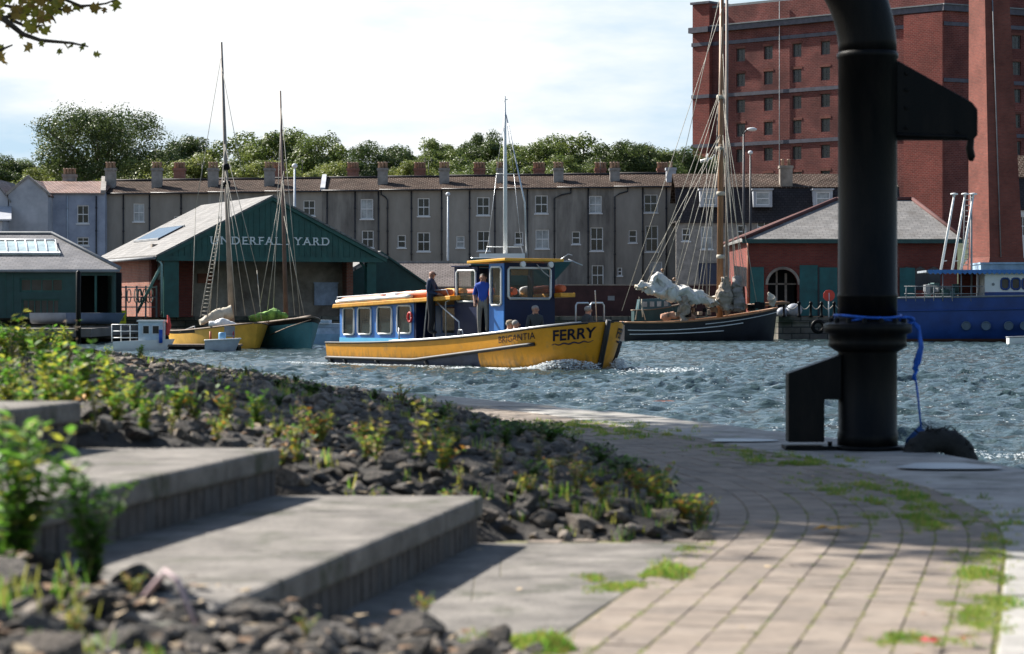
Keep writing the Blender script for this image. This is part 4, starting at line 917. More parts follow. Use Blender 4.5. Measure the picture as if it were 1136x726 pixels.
# ================================================================ the mansard houses right of the terrace
MD = 183.0
segs = [(750, 873, 'dark slate mansard house behind the brown mast', [787, 846]), (873, 1000, 'dark slate mansard house behind the iron column', [913, 965])]
for i, (p0, p1, lb, dorm) in enumerate(segs):
    a, b = X(p0, MD), X(p1, MD); cx = (a+b)/2; hw = (b-a)/2; root = empty('mansard_house', (cx, MD, YG), 0, lb, 'house', 'mansard houses by the pump house')
    He, Hm, Hr = Z(246, MD)-YG, Z(208, MD+1.2)-YG, Z(193, MD+4.5)-YG
    allw = [(761, 260.6, 9, 14), (784, 264, 13, 25), (823, 257, 10, 14), (848, 252, 16, 11)] if i == 0 else [(905, 262, 13, 20), (960, 262, 13, 20)]
    mo = [(X(p-w_/2, MD)-cx, X(p+w_/2, MD)-cx, Z(q+hh/2, MD)-YG, Z(q-hh/2, MD)-YG) for p, q, w_, hh in allw]
    dr = [(X(775, MD)-cx, X(796, MD)-cx, .05, Z(292, MD)-YG)] if i == 0 else []
    MB().wall(-hw, hw, 0, He, mo+dr, t=.3).build('wall', M['cement'], root)
    MB().bb(-hw+.2, hw-.2, 1.2, 1.4, 0, He-.1).build('room_dark', M['inner'], root)
    if dr: MB().bb(dr[0][0], dr[0][1], .12, .18, .05, dr[0][3]).build('garage_door', mat('navy_door', (.02, .03, .07), .5), root)
    for j, (x0, x1, z0, z1) in enumerate(mo): window(root, (x0+x1)/2, (z0+z1)/2, x1-x0, z1-z0, bars=(2 if x1-x0 > 1 else 1, 2), glass='glass_pale' if j == 1 else 'glass')
    r_ = MB().slab([(-hw+.002, -.2, He), (hw-.002, -.2, He), (hw-.002, 1.2, Hm), (-hw+.002, 1.2, Hm)], .12).bb(-hw+.002, hw-.002, .3, 9, He, He+.1).build('mansard', M['slate_dark'], root)
    MB().slab([(-hw+.002, 1.1, Hm+.03), (hw-.002, 1.1, Hm+.03), (hw-.002, 4.5, Hr), (-hw+.002, 4.5, Hr)], .1).slab([(-hw+.002, 4.502, Hr), (hw-.002, 4.502, Hr), (hw-.002, 9, He+.1), (-hw+.002, 9, He+.1)], .1).build('roof', M['pantile'], root)
    for dp in dorm:
        dx, dw = X(dp, MD)-cx, 21/F*MD; z0, z1 = Z(230, MD)-YG, Z(211, MD)-YG
        d_ = MB().wall(dx-dw/2, dx+dw/2, z0, z1, [(dx-dw*.36, dx+dw*.36, z0+.15, z1-.15)], y=-.15, t=.12).bb(dx-dw/2, dx-dw/2+.1, -.03, 1.2, z0, z1).bb(dx+dw/2-.1, dx+dw/2, -.03, 1.2, z0, z1).bb(dx-dw/2-.1, dx+dw/2+.1, -.28, 1.4, z1, z1+.1)
        do = d_.build('dormer', M['pale_render'], root)
        q = window(root, dx, (z0+z1)/2, dw*.72, z1-z0-.3, y=-.13, bars=(1, 2), sill=False, depth=.09, glass='glass_pale'); q.parent = do
    chimney(root, -hw+.1 if i else hw-30, 1.7, He, .95, .9, Z(183, MD)-YG-He, 2, 'grimy', 'pot') if i else None
    for q in ([800, 862] if i == 0 else [935]): pipe_on(root, X(q, MD)-cx, .2, He-.2)
# pale house beyond the chimney at the right edge
D_ = 186; cx = X(1150, D_); root = empty('pale_house', (cx, D_, YG), 0, 'pale house with a tiled roof right of the tall brick chimney', 'house')
a, b = X(1116, D_)-cx, X(1200, D_)-cx; H = Z(196, D_)-YG
MB().wall(a, b, 0, Z(232, D_)-YG, [(X(1128, D_)-cx, X(1142, D_)-cx, Z(262, D_)-YG, Z(240, D_)-YG)]).build('wall', M['white_paint'], root)
window(root, X(1135, D_)-cx, Z(251, D_)-YG, 14/F*D_, 22/F*D_)
MB().slab([(a, -.2, Z(232, D_)-YG), (b, -.2, Z(232, D_)-YG), (b, 1.4, H), (a, 1.4, H)], .12).build('mansard', M['slate_dark'], root)
MB().slab([(a, 1.3, H+.03), (b, 1.3, H+.03), (b, 5, Z(173, D_+5)-YG), (a, 5, Z(173, D_+5)-YG)], .12).build('roof', M['pantile'], root)

# ================================================================ the bonded warehouse
A0 = Vector((21.95, 265.0)); dA = Vector((.751, -.660)).normalized(); LA = 29.3
B0 = A0+dA*LA; dB = Vector((.9, .436)).normalized()
angA = math.atan2(dA.y, dA.x); angB = math.atan2(dB.y, dB.x)
wr = empty('brick_warehouse', (A0.x, A0.y, YG), 0, 'huge red brick bonded warehouse with dark string courses and rows of small windows', 'warehouse')
TOPZ = 34.4-YG
rows_px = [61.3, 89, 118, 144.6, 173, 201]
def wface(origin, ang, Lf, cols, rows, name, mm, op=(1.15, 1.4)):
    xf = Matrix.Translation((origin.x-A0.x, origin.y-A0.y, 0)) @ Matrix.Rotation(ang, 4, 'Z')
    ops = [(c-op[0]/2, c+op[0]/2, z-op[1]/2, z+op[1]/2) for c in cols for z in rows]
    mbw = MB().wall(0, Lf, 0, TOPZ, ops, t=.6, d=.3); wo_ = mbw.build(name, [mm], wr, xf=xf)
    bn_ = MB(); m0 = A0.y
    for (pz_, hh_, pr) in [(28.5+0, 0, 0)]: pass
    for zt, hb, pr in bands:
        bn_.bb(-pr, Lf+pr*.4, -pr, -.002, zt-hb/2, zt+hb/2)
        if pr > .3: bn_.bb(-pr, Lf, -pr-.12, -.002, zt+hb/2, zt+hb/2+.12, 1)
    bn_.build('string_course', [M['bluebrick'], M['lead']], wr, xf=xf)
    for c in cols:
        for z in rows:
            f = MB(); w2, h2 = op[0]/2, op[1]/2
            f.bb(c-w2, c+w2, .2, .26, z-h2, z-h2+.1).bb(c-w2, c+w2, .2, .26, z+h2-.1, z+h2).bb(c-w2, c-w2+.1, .2, .26, z-h2+.1, z+h2-.1).bb(c+w2-.1, c+w2, .2, .26, z-h2+.1, z+h2-.1).bb(c-.03, c+.03, .21, .25, z-h2+.1, z+h2-.1).bb(c-w2+.1, c+w2-.1, .212, .248, z-.03, z+.03)
            fo = f.build('window', M['frame_dark'], wr, xf=xf); MB().bb(c-w2+.05, c+w2-.05, .235, .245, z-h2+.05, z+h2-.05).build('pane', M['glass_dark'], fo, xf=xf); MB().bb(c-op[0]/2-.12, c+op[0]/2+.12, -.03, -.002, z+op[1]/2+.004, z+op[1]/2+.28).build('lintel', M['stackbrick'], fo, xf=xf)
M['frame_dark'] = mat('grimy_frame', (.10, .09, .09), .7); M['glass_dark'] = mat('dirty_dark_glass', (.02, .02, .025), .25, var=.6, vs=1.0)
bands = [(Z(33, 265)-YG, .6, .35), (Z(49, 265)-YG, .4, .1), (Z(107, 265)-YG, .4, .1), (Z(162, 265)-YG, .4, .1)]
def colpos(px_):  # distance along face A whose image column is px
    k = (px_-CX)/F; return (k*A0.y-A0.x)/(dA.x-k*dA.y)
cA = [colpos(p) for p in (821.6, 852.3, 884, 915.6, 947, 979)]
rz_ = [Z(p, A0.y+dA.y*cA[0])-YG for p in rows_px]
wface(A0, angA, LA, cA, rz_, 'facade', M['warebrick'])
wface(B0, angB, 46, [5.2+3.9*i for i in range(10)], rz_, 'side_facade', M['warebrick'])
# plain pier masking the blunt corner and the stair tower at the left end
xfA = Matrix.Rotation(angA, 4, 'Z')
MB().bb(LA-4.6, LA-.02, -.35, -.004, 0, bands[0][0]-.4).build('corner_pier', M['warebrick_plain'], wr, xf=xfA)
tl = MB().bb(-2.3, -.01, -.5, 6, 0, TOPZ+.5, 0).bb(-2.5, .1, -.7, 6.2, TOPZ+.5, TOPZ+.75, 1)
for zt, hb, pr in bands: tl.bb(-2.3-pr, .03, -.5-pr, 6, zt-hb/2, zt+hb/2, 1)
tl.build('stair_tower', [M['warebrick_plain'], M['bluebrick']], wr, xf=xfA)
# parapet, roof and inner mass
pr_ = MB().bb(0, LA, .02, .6, TOPZ, TOPZ+.25).build('parapet', M['lead'], wr, xf=xfA)
C_ = B0+dB*46-A0; D2 = Vector((-1.7, 1.5))+Vector((0, 60))
tp = MB().ext([(0.3, .8, TOPZ-.6), ((B0-A0).x, (B0-A0).y+.8, TOPZ-.6), (C_.x, C_.y+.5, TOPZ-.6), (C_.x, 60, TOPZ-.6), (30, 40, TOPZ-.6)], (0, 0, .3)); tp.build('flat_roof', M['lead'], wr)
MB().bb(-2.28, -1.9, 6.01, 45, 0, TOPZ).build('rear_wall', M['warebrick_plain'], wr, xf=xfA)
ib = MB().bb(1, LA-1, 1.2, 1.4, 0, TOPZ-1); ib.build('room_dark', M['inner'], wr, xf=xfA)
cb = MB().tube([(colpos(866), -.2, 2), (colpos(866), -.2, TOPZ)], .05, 6); cb.build('lightning_cable', M['lead'], wr, xf=xfA)

# ================================================================ the pump house and its tall chimney
PD = 127.0; cx = X(944, PD); root = empty('pump_house', (cx, PD, YG), 0, 'red brick pump house with hipped slate roof, teal panels and an arched doorway', 'pump house')
a, b = X(830, PD)-cx, X(1062, PD)-cx; H = Z(266, PD)-YG; zt = Z(296, PD)-YG; Dp = 11.0
ax0, ax1 = X(852, PD)-cx, X(885, PD)-cx; azs = Z(316, PD)-YG; azt = Z(299, PD)-YG
wl_ = MB(); 
wl_.bb(a, b, 0, .45, azt+.12, H)
wl_.bb(a, ax0-.15, .02, .45, 0, azt+.115); wl_.bb(ax1+.15, b, .02, .45, 0, azt+.115)
nA = 14; arc = [((ax0+ax1)/2-(ax1-ax0)/2*math.cos(PI*i/nA), azs+(azt-azs)*math.sin(PI*i/nA)) for i in range(nA+1)]
for i in range(nA):
    (u0, v0), (u1, v1) = arc[i], arc[i+1]; wl_.ext([(u0, .01, v0), (u1, .01, v1), (u1, .01, azt+.118), (u0, .01, azt+.118)], (0, .43, 0))
wl_.bb(ax0-.148, ax0, .012, .45, 0, azt+.116); wl_.bb(ax1, ax1+.148, .012, .45, 0, azt+.116)
wl_.bb(a, a+.45, .46, Dp, 0, H); wl_.bb(b-.45, b, .46, Dp, 0, H); wl_.bb(a+.46, b-.46, Dp-.4, Dp, 0, H)
wl_.build('wall', M['redbrick'], root)
ar = MB()
for i in range(nA):
    (u0, v0), (u1, v1) = arc[i], arc[i+1]; c_ = ((ax0+ax1)/2, azs); k = 1.17
    o0 = (c_[0]+(u0-c_[0])*k, c_[1]+(v0-c_[1])*k); o1 = (c_[0]+(u1-c_[0])*k, c_[1]+(v1-c_[1])*k)
    ar.ext([(u0, -.04, v0), (u1, -.04, v1), (o1[0], -.04, o1[1]), (o0[0], -.04, o0[1])], (0, .045, 0))
ar.build('arch_ring', M['grimy'], root)
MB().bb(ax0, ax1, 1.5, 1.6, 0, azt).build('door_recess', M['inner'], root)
MB().bb(X(862, PD)-cx, X(864, PD)-cx, .6, .7, 0, azt).bb(X(872, PD)-cx, X(874.5, PD)-cx, .6, .7, 0, azt-.2).bb(ax0, ax1, .6, .66, azs, azs+.08).build('door_frame', M['grimy'], root)
TEALM = mat('teal_hoarding', (.008, .085, .085), .6, var=.3, vs=1.2)
for u0, u1 in [(a+.1, ax0-.22)]+[(X(p0, PD)-cx, X(p1, PD)-cx) for p0, p1 in [(887, 907), (909, 929), (965, 985), (998, 1015)]]:
    pn = MB().bb(u0, u1, -.05, .015, .05, zt+random.uniform(-.08, .08)).bb(u0+.05, u1-.05, -.07, -.052, zt*.5, zt*.5+.06); pn.build('teal_panel', TEALM, root)
ridx0, ridx1, zr = X(928, PD+5.5)-cx, X(1012, PD+5.5)-cx, Z(222, PD+5.5)-YG
rf = MB(); e_ = .3
EL, ER = (a-e_, -e_, H), (b+e_, -e_, H); BL_, BR_ = (a-e_, Dp+e_, H), (b+e_, Dp+e_, H); R0, R1 = (ridx0, 5.5, zr), (ridx1, 5.5, zr)
rf.slab([EL, ER, R1, R0], .1).slab([BL_, EL, R0], .1).slab([ER, BR_, R1], .1).slab([BR_, BL_, R0, R1], .1)
rf.build('roof', M['slate_pale'], root)
hp = MB(); up_ = Vector((0, 0, .06))
for p, q in ((EL, R0), (BL_, R0), (ER, R1), (BR_, R1), (R0, R1)): hp.tube([Vector(p)+up_, Vector(q)+up_], .11, 6)
hp.build('ridge_tiles', mat('red_ridge_tile', (.085, .028, .025), .85), root)
MB().bb(a-e_-.05, b+e_+.05, -e_-.1, -e_-.003, H-.2, H+.02).build('gutter', M['darkgreen'], root)
for p_ in (1006, 1021, 1036):
    wx = X(p_, PD)-cx; q = MB().bb(wx-.35, wx+.35, -.03, .01, Z(322, PD)-YG, Z(303, PD)-YG); q.ext([(wx-.35, -.03, Z(303, PD)-YG+.002), (wx+.35, -.03, Z(303, PD)-YG+.002), (wx+.22, -.03, Z(298, PD)-YG), (wx, -.03, Z(296, PD)-YG), (wx-.22, -.03, Z(298, PD)-YG)], (0, .04, 0)); q.build('arched_window', M['glass_dark'], root)
for p_, q_ in ((907.5, 908.8),): MB().bb(X(p_, PD)-cx, X(q_, PD)-cx, -.09, -.052, .05, zt).build('downpipe', M['darkpipe'], root)
# tall chimney
KD = 141.0; kx0 = X(1105, KD); ck = empty('brick_chimney', (kx0, KD, YG), 0, 'tall tapering square brick chimney with a lightning cable beside the blue ship', 'chimney')
def kz(p): return Z(p, KD)-YG
ck_m = MB(); prof_k = [(0, 1068, 1140), (kz(300), 1069, 1139), (kz(286), 1076, 1133), (kz(200), 1076.5, 1128), (kz(0), 1076.5, 1118), (kz(-180), 1079, 1111)]
rot_k = R(22)
def ring(z, l, r_):
    c_ = (X((l+r_)/2, KD)-kx0); hw_ = (r_-l)/F*KD/2; s_ = hw_/(abs(math.cos(rot_k))+abs(math.sin(rot_k)))
    return [(c_+s_*(sx_*math.cos(rot_k)-sy_*math.sin(rot_k)), s_*(sx_*math.sin(rot_k)+sy_*math.cos(rot_k)), z) for sx_, sy_ in ((-1, -1), (1, -1), (1, 1), (-1, 1))]
for i in range(len(prof_k)-1): ck_m.hexa(ring(*prof_k[i]), ring(*prof_k[i+1]))
ck_m.build('shaft', M['stackbrick'], ck)
cap = MB().hexa(ring(kz(-180), 1074, 1116), ring(kz(-188), 1072, 1118)); cap.build('cap', M['cement'], ck)
q0, q1 = ring(*prof_k[2]), ring(*prof_k[4])
l0 = Vector(q0[0]).lerp(Vector(q0[1]), .32)+Vector((0, -.06, 0)); l1 = Vector(q1[0]).lerp(Vector(q1[1]), .3)+Vector((0, -.06, 0)); MB().tube([l0, l1], .035, 6).build('lightning_cable', M['lead'], ck)

# ================================================================ the boatyard shed with the lettered gable
yaw = R(23); SD = 122.6; S0 = Vector((X(301, 122.6), 122.6, YG)); sh = empty('boatyard_shed', S0, yaw, 'open fronted green boatyard shed with white lettering on its gable', 'shed')
hwL, hwR, Ls = 5.45, 5.6, 13.0; zap = Z(222, SD)-YG; zel = Z(283, SD)-YG
gb = MB().ext([(-hwL-.3, -.1, zel-.16), (hwR+.3, -.1, zel-.16), (0, -.1, zap)], (0, .25, 0), 0)
x_ = -hwL
while x_ < hwR:
    zt_ = zap-abs(x_)/(hwL if x_ < 0 else hwR)*(zap-zel)-.12
    if zt_ > zel-.02: gb.bb(x_, x_+.05, -.13, -.102, zel-.1, zt_, 0)
    x_ += .3
gb.build('gable', M['green'], sh)
vb = MB()
for s_ in (-1, 1):
    hw_ = hwL if s_ < 0 else hwR; vb.ext([(s_*(hw_+.55), -.24, zel-.36), (0, -.24, zap-.03), (0, -.24, zap+.22), (s_*(hw_+.55), -.24, zel-.12)], (0, .105, 0))
vb.bb(-hwL-.4, hwR+.4, -.2, -.135, zel-.34, zel-.1)
vb.build('barge_boards', M['green'], sh)
rf = MB(); rise = (zap-zel)
rf.slab([(-hwL-.6, -.3, zel-.16+.1), (0, -.3, zap+.14+.1), (0, Ls, zap+.24), (-hwL-.6, Ls, zel-.06)], .1).slab([(.003, -.3, zap+.24), (hwR+.6, -.3, zel-.06), (hwR+.6, Ls, zel-.06), (.003, Ls, zap+.24)], .1)
rfo = rf.build('roof', M['slate_pale'], sh)
def onroof(u, y, up=.05):  # u 0 apex .. 1 eave on left slope
    return Vector((-(hwL+.6)*u, y, zap+.24-(zap-zel+.3)*u+up))
# long dark skylight
MB().slab([onroof(.48, 6.2, .10), onroof(.48, 11.2, .10), onroof(.70, 11.2, .10), onroof(.70, 6.2, .10)], .07).build('skylight', mat('dark_blue_glass', (.02, .035, .075), .12, var=.2), rfo)
sdm = MB()
for u0_, u1_ in ((.47, .48), (.70, .71)): sdm.slab([onroof(u0_, 6.1, .12), onroof(u0_, 11.3, .12), onroof(u1_, 11.3, .12), onroof(u1_, 6.1, .12)], .1)
sdm.build('skylight_frame', M['lead'], rfo)
MB().tube([(-hwL-.66, -.2, zel-.2), (-hwL-.66, Ls, zel-.2)], .08, 8).build('gutter', M['lead'], sh)
wls = MB().bb(-hwL, -hwL+.35, 3.4, Ls, 0, zel-.2).build('side_wall', M['brick'], sh)
MB().bb(-hwL+.01, -hwL+2.2, 3.0, 3.39, 0, zel-.2).build('return_wall', M['redbrick'], sh)
MB().bb(-hwL+.36, hwR, 4.2, 4.5, 0, zel+.6).build('rear_wall', M['grimy'], sh)
MB().bb(hwR-.35, hwR, 3.5, Ls, 0, zel-.2).build('side_wall', M['brick'], sh)
MB().bb(-hwL+.3, -hwL+.9, 2.9, 2.99, 1.9, 3.0).build('window', M['glass_dark'], sh)
pl = MB().bb(-hwL-.15, -hwL+.62, -.05, .55, 0, zel-.345).bb(-hwL-.2, -hwL-.155, .1, .5, .1, zel-.345)
for z in np.arange(.5, zel-.5, .7): pl.bb(-hwL-.16, -hwL+.63, -.07, -.052, z, z+.05)
pl.build('corner_post', M['green'], sh)
MB().bb(hwR-.45, hwR+.05, 0, .4, 0, zel-.345).build('corner_post', M['green'], sh)
MB().tube([(-hwL-.2, .2, 2.6), (-hwL-1.0, 1.9, .25)], .1, 4).build('brace', mat('pale_green_paint', (.25, .42, .36), .6), sh)
MB().tube([(hwR-.2, .2, 2.2), (hwR-.9, .2, 3.0)], .06, 4).build('brace', M['green'], sh)
MB().tube([(-hwL-.28, -.12, .3), (-hwL-.28, -.12, zel-.5), (-hwL-.5, -.1, zel-.25)], .055, 8).build('downpipe', mat('pale_green_pipe', (.35, .5, .45), .5), sh)
# lettering with little serifs
tm = text_mesh('UNDERFALL YARD', .56, 1.28, .012, .004)
def add_serifs(me):
    import bmesh
    bm = bmesh.new(); bm.from_mesh(me); zf = max(v.co.z for v in bm.verts); cap = .56*.72
    ys = sorted(v.co.y for v in bm.verts); top = ys[int(len(ys)*.97)]; bars = []
    for yy, sg in ((ys[int(len(ys)*.03)], 1), (top, -1)):
        xs = sorted(v.co.x for v in bm.verts if abs(v.co.y-yy) < .012)
        if not xs: continue
        st = pv = xs[0]
        for x in xs[1:]+[1e9]:
            if x-pv > .13: bars.append((st-.035, pv+.035, yy, yy+sg*.035)); st = x
            pv = x
    for x0, x1, y0, y1 in bars:
        q = [bm.verts.new((x, y, z)) for z in (-zf, zf+.002) for x, y in ((x0, min(y0, y1)), (x1, min(y0, y1)), (x1, max(y0, y1)), (x0, max(y0, y1)))]
        for f in ((3, 2, 1, 0), (4, 5, 6, 7), (0, 1, 5, 4), (1, 2, 6, 5), (2, 3, 7, 6), (3, 0, 4, 7)): bm.faces.new([q[i] for i in f])
    bm.to_mesh(me); bm.free()
add_serifs(tm)
ls = [v.co.x for v in tm.vertices]; wdt = max(ls)-min(ls); tx0 = X(234, 122)-S0.x; tx1 = X(365, 124)-S0.x; sc_ = (tx1-tx0)/math.cos(yaw)/wdt
zb = Z(272, 123.0)-YG
for v in tm.vertices:
    v.co = Vector((v.co.x*sc_+(tx0+tx1)/2/math.cos(yaw), -.155-v.co.z, v.co.y+zb))
tm.materials.append(mat('sign_white', (.72, .74, .72), .5, var=0)); to = bpy.data.objects.new('lettering', tm); col.objects.link(to); to.parent = sh
# things inside and on the shed wall
def simple(name, mbx, m, loc, rz, label, cat, group=None, parent=None):
    return mbx.build(name, m, parent, loc=loc, rz=rz, label=label, cat=cat, group=group)
def sh_w(x, y, z=0): q = Matrix.Rotation(yaw, 3, 'Z') @ Vector((x, y, z)); return S0+q
q = MB().bb(-.65, .65, -.06, 0, -.6, .6).bb(-.7, .7, -.08, -.062, .55, .62); simple('notice_board', q, mat('faded_blue_board', (.3, .36, .48), .6, var=.3), sh_w(4.3, 4.15, 1.2), yaw, 'faded blue notice board on the back wall of the shed', 'board')
for (x, z, w_, h_, m_, lb) in [(-2.3, 2.0, .8, .5, 'rusty_panel', 'rust coloured panel hanging on the left of the shed wall')]:
    q = MB().bb(-w_/2, w_/2, -.06, 0, -h_/2, h_/2); simple('wall_panel', q, mat(m_, (.22, .08, .05), .8, var=.4), sh_w(x, 4.15, z), yaw, lb, 'panel')

# ================================================================ small green shed, low tiled building, red wall
D_ = 133; gs = empty('small_green_shed', (X(428, D_), D_, YG), 0, 'small dark green gabled boat shed right of the lettered one', 'shed')
gx0 = gs.location.x
pt = lambda p, q, d=D_: (X(p, d)-gx0, 0, Z(q, d)-YG)
MB().ext([pt(385, 305), pt(425, 283), pt(472, 316), pt(472, 352), pt(385, 352)], (0, .3, 0)).build('gable', M['darkgreen'], gs)
pA, pB = Vector(pt(423, 281)), Vector(pt(376, 308)); pC = Vector(pt(474, 316))
MB().slab([pB+Vector((0, -.3, .1)), pA+Vector((0, -.3, .12)), pA+Vector((-3.5, 9, .12)), pB+Vector((-3.5, 9, .1))], .12).build('roof', M['slate_pale'], gs)
MB().slab([pA+Vector((.01, -.3, .12)), pC+Vector((0, -.3, .1)), pC+Vector((-1, 8, .1)), pA+Vector((-1, 8, .12))], .12).build('roof', M['darkgreen'], gs)
D_ = 142; lt_ = empty('low_tiled_building', (X(510, D_), D_, YG), 0, 'low building with a brownish grey tiled roof behind the ferry', 'building')
cx = lt_.location.x; a, b = X(402, D_)-cx, X(612, D_)-cx
MB().slab([(a, 0, Z(318, D_)-YG), (b, 0, Z(318, D_)-YG), (b, 3.4, Z(291, D_+3.4)-YG), (a, 3.4, Z(291, D_+3.4)-YG)], .12).build('roof', brickmat('grey_brown_tiles', (.15, .125, .115), (.20, .17, .16), (.06, .05, .05), bw=.3, bh=.2, ms=.02, bump=.02, blotch=.25), lt_)
MB().bb(a+.1, b-.1, .1, .4, 0, Z(319, D_)-YG).build('wall', M['redbrick'], lt_)
MB().bb(a, b, 3.3, 3.5, Z(292, D_+3.4)-YG-.2, Z(289.5, D_+3.4)-YG).build('ridge_board', M['cement'], lt_)
vt = MB().bb(X(533, D_)-cx, X(549, D_)-cx, 2.0, 3.0, Z(296, D_)-YG, Z(287, D_)-YG)
vt.ext([(X(531, D_)-cx, 1.9, Z(287, D_)-YG+.01), (X(551, D_)-cx, 1.9, Z(287, D_)-YG+.01), (X(547, D_)-cx, 1.9, Z(281, D_)-YG), (X(535, D_)-cx, 1.9, Z(281, D_)-YG)], (0, 1.2, 0)); vt.build('roof_vent', mat('verdigris', (.22, .42, .38), .7), lt_)
D_ = 129; rw = empty('dark_red_wall', (X(690, D_), D_, YG), 0, 'long dark red brick yard wall behind the ferry bow', 'wall'); cx = rw.location.x
MB().bb(X(585, D_)-cx, X(829, D_)-cx, 0, .35, 0, Z(317, D_)-YG).build('wall', mat('dark_red_brickwork', (.05, .022, .022), .9, var=.35, vs=1.2), rw)
MB().bb(X(584, D_)-cx, X(829, D_)-cx, -.05, .4, Z(317, D_)-YG+.002, Z(315.5, D_)-YG).build('coping', M['grimy'], rw)
q = MB().bb(-.18, .18, -.02, 0, -.12, .12); simple('wall_sign', q, M['lead'], (X(678, D_), D_-.01, Z(331, D_)), 0, 'tiny pale sign on the dark red wall', 'sign')

# ================================================================ the dark green workshop at left
D_ = 113.0; ws = empty('green_workshop', (X(20, D_), D_, YG), 0, 'low dark green workshop with a slate roof and a long glazed skylight', 'workshop'); cx = ws.location.x
a, b = -9.0, X(128, D_)-cx; H = Z(299, D_)-YG; zr = Z(260, D_+6)-YG; hx1 = X(57, D_+6)-cx; Dw = 12
rf = MB(); e_ = .25
b2 = X(119, D_+Dw)-cx
rf.slab([(a, -e_, H), (b+e_, -e_, H), (hx1, 6, zr), (a, 6, zr)], .1).slab([(b+e_, -e_, H), (b2, Dw+e_, H), (hx1, 6, zr)], .1).slab([(b2, Dw+e_, H), (a, Dw+e_, H), (a, 6, zr), (hx1, 6, zr)], .1)
rfo = rf.build('roof', M['slate'], ws)
MB().tube([(a, 6, zr+.06), (hx1, 6, zr+.06), (b+e_, -e_, H+.06)], .09, 6).build('ridge_tiles', M['lead'], rfo)
def on2(px_, t, up): # on the front slope, t 0 eave..1 ridge
    y = -e_+(6+e_)*t; return Vector((X(px_, D_+y)-cx, y, H+(zr-H)*t+up))
sk = [on2(-40, .38, .1), on2(67, .38, .1), on2(60, .74, .1), on2(-40, .74, .1)]
MB().slab(sk, .08).build('skylight', mat('milky_glass', (.38, .47, .47), .25, var=.25, vs=1.2), rfo)
bars = MB()
for p_ in range(-35, 66, 11): bars.tube([on2(p_, .37, .14), on2(p_-3, .75, .14)], .035, 4)
bars.tube([on2(-42, .75, .14), on2(60, .75, .14), on2(67, .37, .14), on2(-42, .37, .14)], .05, 4)
bars.build('glazing_bars', M['frame'], rfo)
zw0, zw1 = Z(345, D_)-YG, Z(331, D_)-YG
ops = [(X(22, D_)-cx, X(70, D_)-cx, Z(324, D_)-YG, Z(309, D_)-YG), (X(24, D_)-cx, X(66, D_)-cx, Z(350, D_)-YG, Z(332, D_)-YG), (X(84, D_)-cx, X(126, D_)-cx, 0.02, Z(306, D_)-YG)]
MB().wall(a, b, 0, H-.1, ops, t=.2).ext([(b-.2, .21, 0), (b-.003, .21, 0), (b2-.3, Dw, 0), (b2-.5, Dw, 0)], (0, 0, H-.1)).build('wall', M['darkgreen'], ws)
for k, (x0, x1, z0, z1) in enumerate(ops[:2]): window(ws, (x0+x1)/2, (z0+z1)/2, x1-x0, z1-z0, bars=(4 if k == 0 else 6, 1), frame='green', glass='glass', sill=False)
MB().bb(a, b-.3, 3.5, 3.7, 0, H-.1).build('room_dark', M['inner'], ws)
bd = MB()
for x_ in np.arange(a, X(21, D_)-cx, .35): bd.bb(x_, x_+.03, -.03, -.002, 0, H-.12)
for z_ in (X(84, D_)-cx, X(105, D_)-cx): bd.bb(z_, z_+.1, -.02, .1, .02, Z(306, D_)-YG)
bd.build('boards', M['green'], ws)
MB().tube([(a, -e_-.06, H-.08), (b+e_, -e_-.06, H-.08)], .07, 8).build('gutter', M['lead'], ws)
q = MB().lathe([(.11, -1.5), (.11, Z(302, 105)), (.03, Z(300, 105))], n=12); q.build('mooring_pile', M['iron'], loc=(X(87, 105), 105, 0), label='tall dark mooring pile standing before the green workshop', cat='pile')

# ================================================================ street lamps, signs, posts on the far side
def lamp(px_, D, y0, y1, arm, lb, m='lead'):
    x = X(px_, D); r_ = empty('street_lamp', (x, D, YG), 0, lb, 'street lamp', 'lamps behind the boatyard'); h_ = Z(y1, D)-YG
    MB().tube([(0, 0, 0), (0, 0, h_*.5), (0, 0, h_)], [.12, .09, .06], 8).build('post', M[m], r_)
    if arm: MB().tube([(0, 0, h_), (arm*.5, 0, h_+.25), (arm, 0, h_+.35)], .05, 6).build('arm', M[m], r_)
    ax_ = arm or 0
    MB().ball((ax_+(.25 if arm else 0), 0, h_+(.35 if arm else .1)), (.38, .2, .14) if arm else (.18, .18, .15), 10).build('lantern', M['white_paint'], r_)
lamp(825, 176, 250, 149, .35, 'tall street lamp with an arm before the warehouse', 'darkpipe'); lamp(832.5, 178, 250, 171, 0, 'shorter street lamp with a round head before the warehouse', 'darkpipe')
lamp(497, 186, 285, 217, 0, 'pale lamp post in front of the middle of the terrace', 'palepipe'); lamp(327, 150, 300, 186, 0, 'thin pale lamp post rising behind the shed roof', 'palepipe')
# round red sign on the quay
D_ = 120.9; rs = empty('round_sign', (X(922, D_), D_+.8, YG), 0, 'round red sign on a white post on the stone quay', 'sign')
MB().lathe([(.29, -.02), (.29, .02)], n=28, M=Matrix.Rotation(R(90), 3, 'X'), c=(0, 0, Z(328, D_)-YG)).build('disc', mat('sign_red', (.72, .05, .02), .45, var=.1), rs)
MB().tube([(0, .05, 0), (0, .05, Z(322, D_)-YG)], .035, 8).tube([(.0, -.03, Z(335, D_)-YG), (0, -.03, Z(325, D_)-YG)], .02, 6).build('post', M['white_paint'], rs)
